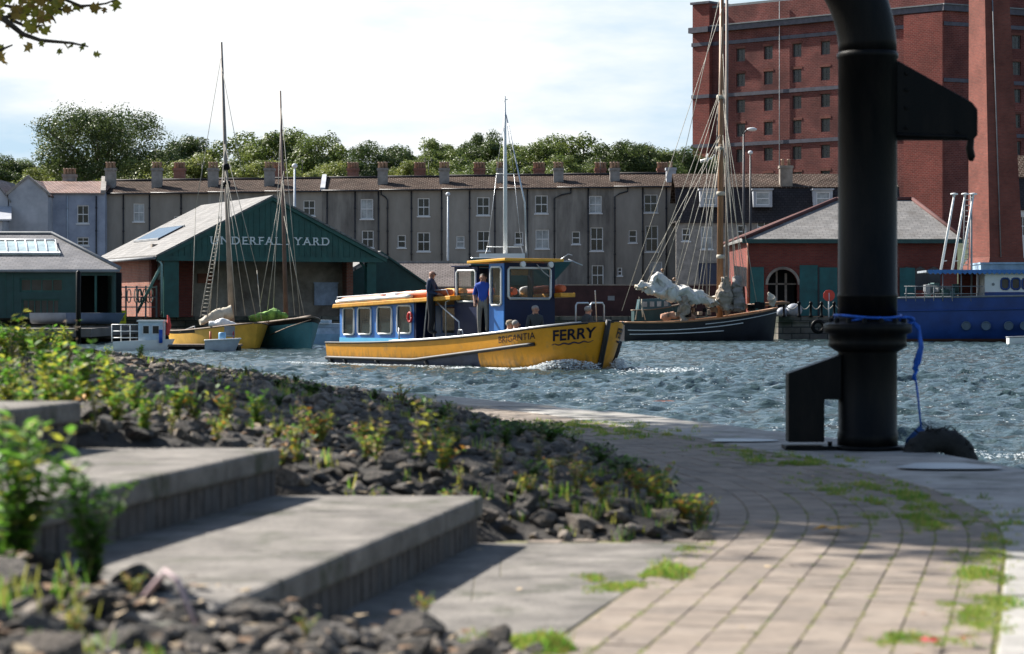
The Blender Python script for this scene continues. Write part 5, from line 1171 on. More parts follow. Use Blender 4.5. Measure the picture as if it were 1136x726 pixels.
# chain bollards
prev = None; cb = [870, 887, 900, 912, 926, 940]
for i, p_ in enumerate(cb):
    x = X(p_, 122); r_ = empty('chain_bollard', (x, 122.2, YG), 0, ['first', 'second', 'third', 'fourth', 'fifth', 'sixth'][i]+' black chain bollard from the left on the stone quay', 'bollard', 'bollards along the stone quay')
    MB().lathe([(.1, 0), (.09, .1), (.06, .15), (.06, .62), (.1, .66), (.08, .76), (.02, .8)], n=12).build('post', M['iron'], r_)
    if i < len(cb)-1:
        w_ = X(cb[i+1], 122)-x; MB().tube([(w_*t, 0, .68-.28*math.sin(PI*t)) for t in np.linspace(0, 1, 11)], .025, 5).build('chain', M['rope'], r_)
for i, (p_, s_) in enumerate([(881, .35), (868, .25)]):
    q = MB().ball((0, 0, s_), (s_*1.2, s_, s_), 12); q.build('fender_ball', mat('grey_fender_%s' % 'ab'[i], (.3, .32, .36), .6), loc=(X(p_, 123), 123, YG), label=['grey round buoy lying behind the bollards', 'smaller grey buoy at the left of the quay'][i], cat='buoy')
q = MB().tube([(.28*math.cos(a), 0, .28*math.sin(a)) for a in np.linspace(0, 2*PI, 20)], .1, 8); q.build('quay_fender', M['iron'], loc=(X(907, 121.7), 121.45, .68), label='old tyre hung on the stone quay wall', cat='tyre')
# yellow notice and fence by the slip
fx = empty('slip_fence', (X(140, 121), 121.5, YG-.02), 0, 'grey post and rail fence carrying hoses left of the shed post', 'fence')
for p_ in (126, 138, 150, 160, 172): MB().bb(X(p_, 121)-fx.location.x-.04, X(p_, 121)-fx.location.x+.04, -.04, .04, 0, 1.6).build('post', M['lead'], fx)
for z in (.5, 1.0, 1.5): MB().bb(X(126, 121)-fx.location.x, X(172, 121)-fx.location.x, -.075, -.042, z, z+.06).build('rail', M['lead'], fx)
hs = MB(); rr_ = random.Random(5)
for i in range(10):
    x = rr_.uniform(-.6, 1.3); hs.tube([(x+.1*math.cos(a), -.13, 1.1+.35*math.sin(a)) for a in np.linspace(0, 6, 10)], .03, 5, rr_.choice([0, 1, 2]))
hs.build('hanging_hose', [M['darkgreen'], mat('orange_hose', (.5, .16, .05), .6), M['rope']], label='coils of green, orange and pale hose hanging on the fence', cat='hose', loc=fx.location)
q = MB().bb(-.24, .24, -.02, .02, -.33, .33, 0).bb(-.15, .15, -.028, -.021, .08, .2, 1).bb(-.15, .15, -.028, -.021, -.2, -.02, 1); q.build('yellow_notice', [mat('notice_yellow', (.75, .75, .03), .5, var=.05), mat('notice_grey', (.3, .3, .06), .6)], loc=(X(133.5, 121), 121.3, Z(352, 121)), label='small bright yellow notice on the fence by the slipway', cat='sign')

# ================================================================ trees behind the terrace
CL1 = leafmat('crown_leaf', (.07, .11, .025), (.17, .21, .05), .4); CL2 = leafmat('crown_leaf_dark', (.045, .075, .022), (.11, .145, .04), .35); CL3 = leafmat('crown_leaf_light', (.12, .16, .035), (.26, .28, .07), .4)
def crown_mesh(seed, n=5200, lobes=16, size=.032, flat=.8):
    r = np.random.default_rng(seed); cs = []
    for i in range(lobes):
        d = r.normal(size=3); d /= np.linalg.norm(d); q_ = r.random()**.6; cs.append((d*(.12+.78*q_)*np.array([1, 1, flat]), r.uniform(.2, .3)*(1.45-.6*q_)))
    V, Fq = [], []
    per = n//lobes
    for c, rad in cs:
        d = r.normal(size=(per, 3)); d /= np.linalg.norm(d, axis=1)[:, None]; rr = rad*(1-.45*r.random(per)**1.6)*(1+.42*vnoise(d*1.1+c*2, seed, 3, 1.1)); p = c+d*rr[:, None]*np.array([1, 1, .85])
        nn = d+r.normal(size=(per, 3))*.55; nn /= np.linalg.norm(nn, axis=1)[:, None]; u = np.cross(nn, r.normal(size=(per, 3))); u /= np.linalg.norm(u, axis=1)[:, None]; v = np.cross(nn, u)
        s = size*r.uniform(.5, 1.25, per)[:, None]
        V.append(np.stack([p-u*s, p-v*s*.7, p+u*s, p+v*s*.7], 1).reshape(-1, 3))
    V = np.concatenate(V); Fq = np.arange(len(V)).reshape(-1, 4); me = bpy.data.meshes.new('crown')
    me.vertices.add(len(V)); me.vertices.foreach_set('co', V.astype(np.float32).ravel()); me.loops.add(Fq.size); me.loops.foreach_set('vertex_index', Fq.astype(np.int32).ravel()); me.polygons.add(len(Fq)); me.polygons.foreach_set('loop_start', np.arange(0, Fq.size, 4, dtype=np.int32)); me.polygons.foreach_set('loop_total', np.full(len(Fq), 4, np.int32)); me.update()
    return me, cs
crowns = []
for i in range(5):
    for m in (CL1, CL2, CL3):
        if i == 0 or m is not CL1: pass
    base, cs = crown_mesh(40+i, 30000 if i < 4 else 52000, 44 if i < 4 else 62, .025 if i < 4 else .015)
    vs_ = []
    for m in (CL1, CL2, CL3): q = base.copy(); q.materials.append(m); vs_.append(q)
    crowns.append((vs_, cs))
def tree(px_, top, bot, wpx, D, ci, mi, lb, base_z=5):
    x = X(px_, D); zt, zb_ = Z(top, D), Z(bot, D); rw_, rh = wpx/F*D/2*1.2, (zt-zb_)/2*1.12
    root = empty('background_tree', (x, D, base_z), random.uniform(0, 6.28), lb, 'tree', 'trees behind the terrace')
    me, cs = crowns[ci]; o = bpy.data.objects.new('crown', me[mi]); col.objects.link(o); o.parent = root; cz_ = (zt+zb_)/2-base_z; o.location = (0, 0, cz_); q_ = random.uniform(.88, 1.18); o.scale = (rw_*q_, rw_/q_, rh*random.uniform(.94, 1.06)); o.rotation_euler = (random.uniform(-.15, .15), random.uniform(-.2, .2), 0)
    tk = MB(); tk.tube([(0, 0, -1), (.1, 0, cz_*.6), (0, 0, cz_)], [.5, .35, .2], 8)
    for c, rad in cs[:12]: tk.tube([(0, 0, cz_*.75), (c[0]*rw_*.5, c[1]*rw_*.5, cz_+c[2]*rh*.4-.3), (c[0]*rw_, c[1]*rw_, cz_+c[2]*rh)], [.16, .1, .05], 5)
    tk.build('trunk', BARK, root)
TR = [(112, 106, 237, 138, 222, 4, 1, 'largest dark green tree, standing alone left of the tall mast'), (5, 168, 242, 73, 232, 0, 1, 'dark tree at the left edge of the view'), (52, 182, 244, 82, 225, 1, 2, 'low light green tree under the largest tree'), (-40, 160, 242, 94, 230, 2, 0, 'tree beyond the left edge'),
      (150, 175, 244, 94, 214, 2, 2, 'light green tree right below the largest tree'), (214, 146, 227, 73, 236, 3, 1, 'dark tree just left of the tallest mast'), (226, 166, 236, 94, 214, 0, 2, 'pale green tree behind the tallest mast'), (290, 140, 232, 112, 232, 1, 0, 'broad green tree between the two masts'), (345, 148, 232, 100, 228, 2, 0, 'green tree right of the second mast'), (288, 172, 236, 82, 212, 3, 2, 'light green lower tree between the masts'),
      (420, 155, 227, 70, 240, 1, 1, 'dark rounded tree left of the middle of the terrace'), (390, 172, 227, 59, 236, 0, 1, 'small dark tree left of the dark rounded tree'), (462, 176, 228, 59, 222, 3, 2, 'light low tree right of the dark rounded one'), (355, 175, 234, 70, 214, 2, 2, 'pale low tree behind the terrace chimneys'),
      (500, 162, 228, 73, 232, 3, 0, 'green tree left of the yacht mast'), (545, 143, 227, 73, 236, 0, 1, 'tallest dark green tree behind the yacht mast'), (590, 152, 227, 88, 230, 1, 0, 'green tree right of the yacht mast'), (646, 147, 227, 94, 230, 2, 0, 'broad green tree over the right half of the terrace'), (690, 152, 225, 84, 226, 3, 1, 'dark green tree near the right end of the terrace'), (718, 160, 225, 59, 232, 0, 0, 'smaller green tree at the right end of the row'), (620, 168, 228, 82, 218, 0, 0, 'lower green tree before the broad one'), (770, 160, 228, 70, 240, 1, 1, 'dark tree between the terrace and the brick warehouse'), (520, 178, 228, 82, 216, 2, 0, 'low green tree under the yacht mast')]
TR += [(480+i*38, 152+((i*37) % 17), 224, 74, 244, i % 4, 1 if i % 2 else 0, 'dark tree in the back row over the terrace, number %s from the left' % ['one', 'two', 'three', 'four', 'five', 'six', 'seven'][i]) for i in range(7)]
TR += [(200+i*44, 160+((i*29) % 15), 224, 80, 246, (i+1) % 4, 1 if i % 2 else 0, 'back row tree behind the left masts, %s from the left' % ['first', 'second', 'third', 'fourth', 'fifth'][i]) for i in range(5)]
TR += [(20, 172, 226, 80, 240, 2, 0, 'back row tree at the far left of the terrace'), (80, 178, 226, 90, 240, 1, 0, 'back row tree under the largest tree'), (752, 172, 224, 60, 240, 3, 1, 'dark tree behind the tall pale chimney')]
for t in TR: tree(*t)
# ================================================================ boats
class Hull:
    """lofted hull; local +X is the bow, z=0 the waterline"""
    def __init__(s, L_, hb, sheer, bow=(.6, 2.6, .6), sf=.8, wl=.82, wlb=.35, zb=-.5, rake=.3, nst=40, nv=9, x0=0):
        s.x0 = x0
        s.L, s.hb, s.sheer, s.bow, s.sf, s.wl, s.wlb, s.zb, s.rake, s.nst, s.nv = L_, hb, sheer, bow, sf, wl, wlb, zb, rake, nst, nv
    def S(s, t):
        a = s.sf+(1-s.sf)*math.sin(min(t/.4, 1)*PI/2); tb, p, q = s.bow
        if t > tb: a *= max(0, 1-((t-tb)/(1-tb))**p)**q
        return a
    def pt(s, t, z, side=-1, off=0):
        zs = s.sheer(t); v = (zs-z)/(zs-s.zb); k = s.wl+(s.wlb-s.wl)*max(0, (t-s.bow[0])/(1-s.bow[0]))**1.2
        y = (s.hb*s.S(t))*(1-v*(1-k))*(max(0, 1-max(0, v)**5)**.5 if v < 1 else 0)
        x = s.x0+s.L*t-s.rake*max(0, v)*max(0, (t-.5)*2)**3
        return Vector((x+off*max(0, (t-.8)*2), side*(y+off), z))
    def mesh(s, mfun=lambda t, z, side: 0, deck=.12, dm=1):
        m = MB(); ts = [1-(1-i/s.nst)**1.35 for i in range(s.nst+1)]
        for side in (-1, 1):
            k0 = len(m.v)
            for t in ts:
                zs = s.sheer(t)
                for j in range(s.nv+1):
                    z = zs+(s.zb-zs)*(j/s.nv); m.v.append(tuple(s.pt(t, z, side)))
            for i in range(s.nst):
                for j in range(s.nv):
                    a = k0+i*(s.nv+1)+j; q = [a, a+1, a+s.nv+2, a+s.nv+1]; t = (ts[i]+ts[i+1])/2; z = sum(m.v[n_][2] for n_ in q)/4
                    m.f.append(q if side > 0 else q[::-1]); m.m.append(mfun(t, z, side)); m.sm.append(True)
        zs = s.sheer(0); q = [tuple(s.pt(0, zs+(s.zb-zs)*j/s.nv, sd_)) for j in range(s.nv+1) for sd_ in (-1, 1)]
        k = len(m.v); m.v += q
        for j in range(s.nv): m.f.append([k+2*j, k+2*j+1, k+2*j+3, k+2*j+2]); m.m.append(mfun(0, zs*(1-j/s.nv), 0)); m.sm.append(False)
        k = len(m.v)
        for t in ts:
            for sd_ in (-1, 1): p = s.pt(t, s.sheer(t)-deck, sd_); m.v.append((p.x, p.y*.995, p.z))
        for i in range(s.nst): m.f.append([k+2*i, k+2*i+1, k+2*i+3, k+2*i+2]); m.m.append(dm); m.sm.append(False)
        return m
    def line(s, zf, t0, t1, n=30, side=-1, off=.02): return [s.pt(t0+(t1-t0)*i/n, zf(t0+(t1-t0)*i/n), side, off) for i in range(n+1)]
    def gunwale(s, r=.03, up=.0, m=0, mb=None):
        mb = mb or MB()
        for sd_ in (-1, 1): mb.tube(s.line(lambda t: s.sheer(t)+up, 0, 1, 40, sd_, .0), r, 6, m)
        mb.tube([s.pt(0, s.sheer(0)+up, -1), s.pt(0, s.sheer(0)+up, 1)], r, 6, m); return mb
def conform(hull, tm, x0, z0, slope, side, off=.012, scale=1.0, mirror=1):
    """lay flat lettering on the hull: text x runs along the hull, text y up. x0 = hull station (m) of its centre"""
    for v in tm.vertices:
        s_ = v.co.x*scale*mirror; x = x0+s_; z = z0+slope*s_+v.co.y*scale
        t = min(.9995, max(0, x/hull.L)); p = hull.pt(t, z, side, off+v.co.z)
        v.co = p
def arc_station(hull, z, side):
    """table of arc length -> t along the bow at height z"""
    ts = np.linspace(.5, .9995, 400); ps = [hull.pt(t, z, side) for t in ts]; d = [0]
    for i in range(1, 400): d.append(d[-1]+(ps[i]-ps[i-1]).length)
    return np.array(d), ts
def conform_arc(hull, tm, send, z0, side, scale, reverse, off=.012, slope=0):
    d, ts = arc_station(hull, z0, side); tot = d[-1]
    for v in tm.vertices:
        a = v.co.x*scale; sarc = tot-send+(a if not reverse else -a); t = float(np.interp(sarc, d, ts)); v.co = hull.pt(t, z0+v.co.y*scale+slope*a, side, off+abs(v.co.z))
YEL = mat('ferry_yellow', (.72, .31, .016), .42, var=.1, vs=2.5, rvar=.1, stain=((.42, .22, .06), 3.0, .56, .74), detail=9); NAV = mat('ferry_navy', (.012, .02, .055), .45, var=.3, vs=3, c2=(.03, .045, .09)); BLK = mat('black_rubber', (.012, .012, .013), .6)
SKYB = mat('ferry_sky_blue', (.12, .50, .80), .4, var=.08); RBL = mat('ferry_royal_blue', (.03, .17, .50), .45, var=.1); DNV = mat('ferry_dark_blue', (.006, .013, .05), .5, var=.15, spec=.25); DECK = mat('deck_grey', (.16, .17, .18), .8)
STEEL = mat('handrail_steel', (.5, .52, .54), .35, metal=.6, var=.05); ORG = mat('float_orange', (.55, .12, .04), .6, var=.25, vs=3); WHT = mat('gloss_white', (.72, .72, .70), .4, var=.06); BUFF = mat('worn_yellow', (.68, .32, .03), .6, var=.25, vs=6)
def clear_glass():
    m, n, l, b = _mat('clear_window'); b.inputs['Base Color'].default_value = (.03, .05, .05, 1); b.inputs['Roughness'].default_value = .04; b.inputs['Alpha'].default_value = .3; return m
CG = clear_glass()
def smk():
    m, n, l, b = _mat('tinted_window'); b.inputs['Base Color'].default_value = (.03, .05, .055, 1); b.inputs['Roughness'].default_value = .05; b.inputs['Alpha'].default_value = .62; return m
TG = smk()
FH = empty('ferry_boat', (-4.36, 72.04, .07), R(-50), 'yellow and blue harbour ferry with white framed windows under way, FERRY on its bow', 'ferry')
fsheer = lambda t: .56+.04*t+.62*t**2.2
fh = Hull(11.1, 1.5, fsheer, x0=-.26, bow=(.80, 2.0, .52), sf=.86, wl=.9, wlb=.66, zb=-.5, rake=.55, nst=60, nv=14)
strake_z = lambda t: .12 if t < .4 else .12+(t-.4)*1.08
def fm(t, z, side):
    if z > strake_z(t) and t < .9: return 0
    return 2 if t < .66 else 0
fh.mesh(fm, .22, 1).build('hull', [YEL, DECK, NAV], FH)
g_ = fh.gunwale(.032); g_.build('gunwale', BLK, FH)
g2 = MB()
for sd_ in (-1, 1): g2.tube(fh.line(lambda t: fsheer(t)+.035, .3, .97, 40, sd_, -.04), .02, 6)
g2.build('gunwale_rail', STEEL, FH)
s_ = MB()
for sd_ in (-1, 1): s_.tube(fh.line(strake_z, 0, .87, 40, sd_, .03), .05, 8)
s_.tube([fh.pt(0, .12, -1, .03), fh.pt(0, .12, 1, .03)], .05, 8)
for t in (.02, .09, .24, .45):
    p0, p1 = fh.pt(t, .1, -1, .04), fh.pt(t, -.3, -1, .04); s_.tube([p0, p1], .05, 6)
s_.build('rubbing_strake', BLK, FH)
st = MB(); st.tube([fh.pt(.9995, z, -1, .03)+Vector((.05, 0, 0)) for z in (fsheer(1)+.05, .8, .4, 0, -.4)], .075, 8); st.build('stem_bar', BLK, FH)
bo = MB(); bo.tube([fh.pt(.93, z, 1, .05) for z in (.7, .4, .1)], .08, 8); bo.build('bow_fender', BLK, FH)
nvl = mat('lettering_navy', (.008, .012, .05), .5, var=0)
def letter(nm, txt, send, z0, side, sc_, rev, slope, bold, sp):
    tm = text_mesh(txt, 1, sp, .004, bold); tm.name = nm
    d, ts = arc_station(fh, z0, side); conform_arc(fh, tm, send, z0, side, sc_, rev, .014, slope); tm.materials.append(nvl)
    o = bpy.data.objects.new(nm, tm); col.objects.link(o); o.parent = FH; return o
def send_for(px, z0):
    d, ts = arc_station(fh, z0, -1); best = 0; bd = 1e9
    for a, t in zip(d, ts):
        p = fl_(*fh.pt(t, z0, -1)); e = abs(CX+F*p[0]/p[1]-px)
        if e < bd: bd, best = e, d[-1]-a
    return best
def fl_(x, y, z):
    c_, s_ = math.cos(R(-50)), math.sin(R(-50)); return (-4.36+x*c_-y*s_, 72.04+x*s_+y*c_, z+.07)
sF, sB = send_for(636, .78), send_for(572, .72)
letter('lettering', 'FERRY', sF, .76, -1, .40, False, .09, .022, 1.02); letter('lettering', 'FERRY', .75, .76, 1, .36, True, -.09, .02, 1.0)
letter('name_lettering', 'BRIGANTIA', sB, .70, -1, .26, False, .10, .0, 1.05)
def squig(send, z0, side, rev, w_):
    d, ts = arc_station(fh, z0, side); pts = []
    for i in range(25):
        a = (i/24-.5)*w_; t = float(np.interp(d[-1]-send+(a if not rev else -a), d, ts)); pts.append(fh.pt(t, z0+.10*a*(1 if not rev else -1)+.02*math.sin(i*1.1), side, .015))
    return MB().tube(pts, [.008+.012*math.sin(PI*i/24) for i in range(25)], 5).build('underline', nvl, FH)
yn, yl, yb = YEL.node_tree.nodes, YEL.node_tree.links, YEL.node_tree.nodes['Principled BSDF']
ysrc = yb.inputs['Base Color'].links[0].from_socket; yt = yn.new('ShaderNodeTexCoord'); yx = yn.new('ShaderNodeSeparateXYZ'); yl.new(yt.outputs['Object'], yx.inputs[0])
ym = yn.new('ShaderNodeMapping'); ym.inputs['Scale'].default_value = (5, 5, .9); yl.new(yt.outputs['Object'], ym.inputs[0]); yz = yn.new('ShaderNodeTexNoise'); yz.inputs['Scale'].default_value = 1.6; yz.inputs['Detail'].default_value = 8; yl.new(ym.outputs[0], yz.inputs[0])
ya = yn.new('ShaderNodeMath'); ya.operation = 'MULTIPLY_ADD'; ya.inputs[1].default_value = 1.1; yl.new(yz.outputs[0], ya.inputs[0]); ys2 = yn.new('ShaderNodeMath'); ys2.operation = 'MULTIPLY'; ys2.inputs[1].default_value = -1.0; yl.new(yx.outputs['Z'], ys2.inputs[0]); yl.new(ys2.outputs[0], ya.inputs[2])
yr_ = yn.new('ShaderNodeMapRange'); yr_.inputs[1].default_value = .25; yr_.inputs[2].default_value = .62; yr_.inputs[4].default_value = .75; yl.new(ya.outputs[0], yr_.inputs[0])
yk = yn.new('ShaderNodeMix'); yk.data_type = 'RGBA'; yk.inputs['B'].default_value = (.22, .12, .03, 1); yl.new(yr_.outputs[0], yk.inputs['Factor']); yl.new(ysrc, yk.inputs['A']); yl.new(yk.outputs['Result'], yb.inputs['Base Color'])   # grime along the waterline
squig(sF, .66, -1, False, 1.1); squig(.75, .66, 1, True, .8)
# aft cabin
cb_ = MB(); xs0, xs1, zc0, zc1 = .34, 3.9, .45, 1.72
wins = [(.52, 1.06, .80, 1.58), (1.25, 1.89, .82, 1.59), (2.19, 2.88, .84, 1.61), (3.14, 3.78, .86, 1.65)]
M4 = Matrix.Translation((0, -1.2, 0)); wm = MB().wall(xs0, xs1, .72, zc1+.02, [(a, b, c, d) for a, b, c, d in wins], t=.06)
wm.build('cabin_side', RBL, FH, xf=M4)
MB().bb(xs0, xs1+.02, -1.215, -1.14, .38, .718).build('cabin_base', SKYB, FH)
Mp = Matrix.Translation((0, 1.2, 0)) @ Matrix.Rotation(PI, 4, 'Z'); MB().wall(-xs1, -xs0, .72, zc1+.02, [(-b, -a, c, d) for a, b, c, d in wins], t=.06).build('cabin_side', RBL, FH, xf=Mp)
MB().bb(xs0, xs0+.06, -1.13, 1.13, .3, .9).bb(xs0, xs0+.06, -1.13, -.8, .9, zc1).bb(xs0, xs0+.06, .8, 1.13, .9, zc1).build('cabin_end', RBL, FH)
MB().bb(xs0+.07, 5.4, -1.1, 1.1, .02, .1).build('cabin_floor', DECK, FH)
def fwin(a, b, c, d, y, M_, r_=.03, glass=TG, par=None):
    f = MB(); rr = .06
    path = [Vector((x, y, z)) for x, z in [(a+rr, c), (b-rr, c), (b, c+rr), (b, d-rr), (b-rr, d), (a+rr, d), (a, d-rr), (a, c+rr), (a+rr, c), (b-rr, c)]]
    f.tube(path, r_, 6); fo = f.build('window', WHT, par or FH, xf=M_); MB().bb(a+.01, b-.01, y+.02, y+.03, c+.01, d-.01).build('pane', glass, fo, xf=M_); return fo
for w_ in wins: fwin(*w_, -1.215, None)
for a, b, c, d in wins:
    MB().bb(a+.01, b-.01, 1.16, 1.17, c+.01, d-.01).build('pane', TG, FH)
MB().bb(.6, 3.7, -.95, -.55, .1, .5).bb(.6, 3.7, .55, .95, .1, .5).bb(.6, 3.7, -1.08, -1.0, .5, .85).build('bench', mat('bench_wood', (.2, .11, .05), .6), FH)
rf_ = MB()
def roofz(x): return 1.67+(x-.16)*.042
rf_.hexa([(.16, -1.36, roofz(.16)-.1), (5.75, -1.36, roofz(5.75)-.1), (5.75, 1.36, roofz(5.75)-.1), (.16, 1.36, roofz(.16)-.1)], [(.2, -1.36, roofz(.16)+.02), (5.75, -1.36, roofz(5.75)+.02), (5.75, 1.36, roofz(5.75)+.02), (.2, 1.36, roofz(.16)+.02)])
rf_.hexa([(5.752, .82, roofz(5.75)-.1), (7.9, .82, roofz(7.6)-.1), (7.9, 1.36, roofz(7.6)-.1), (5.752, 1.36, roofz(5.75)-.1)], [(5.752, .82, roofz(5.75)+.02), (7.9, .82, roofz(7.6)+.02), (7.9, 1.36, roofz(7.6)+.02), (5.752, 1.36, roofz(5.75)+.02)])
rfo = rf_.build('cabin_roof', BUFF, FH, bevel=.02)
# buoyant rails and rolled covers on the roof
for (y, x0, x1, r_, m_) in [(-1.12, .4, 2.5, .075, ORG), (-1.12, 2.6, 3.1, .085, WHT), (-1.12, 3.2, 5.5, .08, ORG), (-1.28, .3, 3.9, .05, WHT), (.2, .5, 3.2, .12, ORG), (.5, 2.2, 5.4, .1, ORG), (1.1, .5, 5.6, .1, ORG), (1.1, 5.9, 6.35, .1, WHT), (1.1, 6.4, 7.7, .09, ORG), (-.4, .4, 5.2, .1, BUFF)]:
    r_ *= 1.25; n_ = int((x1-x0)/.25)+2; rr_ = random.Random(int(x0*10)); q = MB().tube([(x0+(x1-x0)*i/n_, y+rr_.uniform(-.01, .01), roofz(x0+(x1-x0)*i/n_)+.03+r_) for i in range(n_+1)], [r_*(.8 if i in (0, n_) else 1+.12*((i % 3) == 0)) for i in range(n_+1)], 10)
    q.build('roof_float', m_, rfo)
rl = MB()
for y in (-1.3, 1.3): rl.tube([(.3, y, roofz(.3)+.03), (.35, y, roofz(.3)+.22), (5.5, y, roofz(5.5)+.2), (5.6, y, roofz(5.5)+.03)], .016, 6)
rl.build('roof_rail', STEEL, rfo)
# dark frame between cabin and wheelhouse
MB().bb(3.92, 4.0, -1.2, -1.12, .5, 1.78).bb(3.95, 4.0, -1.12, -.5, .1, 1.75).build('bulkhead', DNV, FH)
MB().bb(4.0, 5.44, 1.12, 1.2, .4, 1.8).bb(3.95, 4.0, .4, 1.13, .1, 1.75).build('bulkhead', DNV, FH)
lb_ = MB().tube([(3.75+.02, -1.24, 1.18+.0+.10*math.sin(a)) if False else (3.8+.09*math.cos(a), -1.27, 1.32+.13*math.sin(a)) for a in np.linspace(0, 2*PI, 16)], .035, 6); lb_.build('lifebuoy', mat('lifebuoy_red', (.5, .03, .03), .5), FH)
# wheelhouse
Ms = Matrix.Translation((0, -1.0, 0))
MB().wall(5.48, 6.5, .7, 2.72, [(5.6, 6.44, 1.76, 2.62)], t=.06).build('side_screen', DNV, FH, xf=Ms)
fwin(5.6, 6.44, 1.76, 2.62, -1.02, None, .03, CG)
MB().wall(7.0, 7.62, .7, 2.80, [(7.08, 7.54, 1.66, 2.70)], t=.06).build('wheelhouse_side', RBL, FH, xf=Ms)
fwin(7.08, 7.54, 1.66, 2.70, -1.02, None, .03, CG)
Mf = Matrix.Translation((7.63, 0, 0)) @ Matrix.Rotation(R(90), 4, 'Z')   # local x -> +Y, faces +X
MB().wall(-.97, .80, .55, 2.82, [(-.86, .66, 1.84, 2.68)], y=0, t=.06).build('wheelhouse_front', DNV, FH, xf=Mf)
fwin(-.86, .66, 1.84, 2.68, -.02, Mf, .035, CG)
MB().wall(5.48, 7.6, .7, 2.8, [(5.7, 6.5, 1.8, 2.6), (6.7, 7.45, 1.8, 2.65)], t=.06).build('wheelhouse_side', DNV, FH, xf=Matrix.Translation((0, .80, 0)))
MB().bb(5.42, 5.475, -.95, -.1, .4, 2.0).bb(5.42, 5.475, .5, .8, .4, 2.7).bb(5.42, 5.475, -.1, .5, 2.3, 2.7).bb(5.42, 5.475, -.95, -.85, 2.0, 2.7).build('wheelhouse_back', DNV, FH)
wr_ = MB().hexa([(6.2, -1.14, 2.80), (7.85, -1.14, 2.86), (7.85, .98, 2.86), (6.2, .98, 2.80)], [(6.2, -1.14, 2.88), (7.85, -1.14, 2.94), (7.85, .98, 2.94), (6.2, .98, 2.88)])
wro = wr_.build('wheelhouse_roof', mat('ferry_roof_yellow', (.72, .36, .02), .4, var=.1), FH, bevel=.015)
MB().bb(5.4, 6.19, -1.05, .85, 2.72, 2.76).build('companion_roof', DNV, FH)
for y_ in (-.55, .45): MB().lathe([(.02, -.07), (.075, -.05), (.085, .03), (.07, .035)], c=(7.9, y_, 2.77), n=14, M=Matrix.Rotation(R(90), 3, 'Y')).build('spotlight', WHT, wro)
MB().tube([(7.72, .1, 2.78), (7.74, .35, 2.55), (7.72, .6, 2.42)], .015, 5).build('wiper', STEEL, FH)
MB().bb(7.4, 7.5, -.55, -.02, 2.48, 2.64).build('name_board', mat('varnished_board', (.5, .24, .05), .4), FH)
MB().bb(7.1, 7.5, -.5, .3, 1.2, 1.75).lathe([(.2, -.02), (.2, .02)], n=20, c=(7.0, 0, 1.75), M=Matrix.Rotation(R(90), 3, 'Y')).build('helm_console', BLK, FH)
# handrails
hr = MB()
hr.tube([(4.35, -1.2, .7), (4.55, -1.22, 1.85), (4.75, -1.2, 1.85), (6.0, -1.25, 1.2), (6.02, -1.25, .8)], .022, 6)
hr.build('handrail', STEEL, FH); hr = MB()
hr.tube([(4.8, -1.2, .75), (4.85, -1.2, 1.85)], .02, 6).tube([(5.35, -1.2, .75), (5.35, -1.2, 1.75), (5.5, -1.2, 1.8)], .02, 6)
hr.build('handrail', STEEL, FH); hr = MB()
hr.tube([(3.45, -1.38, .62), (3.45, -1.38, 1.02)], .03, 6).tube([(6.1, -1.38, .8), (6.15, -1.38, .98), (6.3, -1.38, .98), (6.35, -1.38, .82)], .018, 6)
hr.build('handrail', STEEL, FH)
for (x, y) in ((8.6, 1.0), (9.3, .9)):
    hr = MB()
    hr.tube([(x, y-.25, .75), (x, y-.25, 1.65), (x, y-.2, 1.72), (x, y+.2, 1.72), (x, y+.25, 1.65), (x, y+.25, .75)], .025, 6); hr.build('handrail', STEEL, FH)
hr = MB(); hr.tube([(9.95, .3, 1.1), (9.95, .25, 2.0), (10.0, .2, 2.05)], .014, 5)
hr.build('bow_pole', STEEL, FH)
MB().bb(7.75, 8.6, -.95, -.6, .2, .42).bb(7.75, 8.6, .6, .95, .2, .42).bb(7.7, 8.1, -.7, .6, .2, .82).build('bench', mat('slatted_bench', (.22, .14, .08), .6), FH)
cl_ = MB(); rr_ = random.Random(8)
for i in range(14): cl_.box((9.5+rr_.uniform(-.35, .3), rr_.uniform(-.5, .5), 1.06+rr_.uniform(0, .1)), (.2, .14, .1), rr_.choice([0, 1, 1]), rr_.uniform(0, 3))
bpy.data.objects
dk = MB().bb(9.1, 10.1, -.62, .62, .9, 1.0); dk.build('foredeck_locker', BLK, FH)
rpc = MB()
for k in range(5): rpc.tube([(9.55+(.22-.02*k)*math.cos(a), (.22-.02*k)*math.sin(a)-.1, 1.03+.035*k) for a in np.linspace(0, 6.2, 18)], .022, 5)
rpc.build('coiled_rope', M['rope'], label='pale coiled rope lying on the ferry foredeck', cat='rope')
_o = bpy.data.objects['coiled_rope']; _o.location = FH.location; _o.rotation_euler = FH.rotation_euler

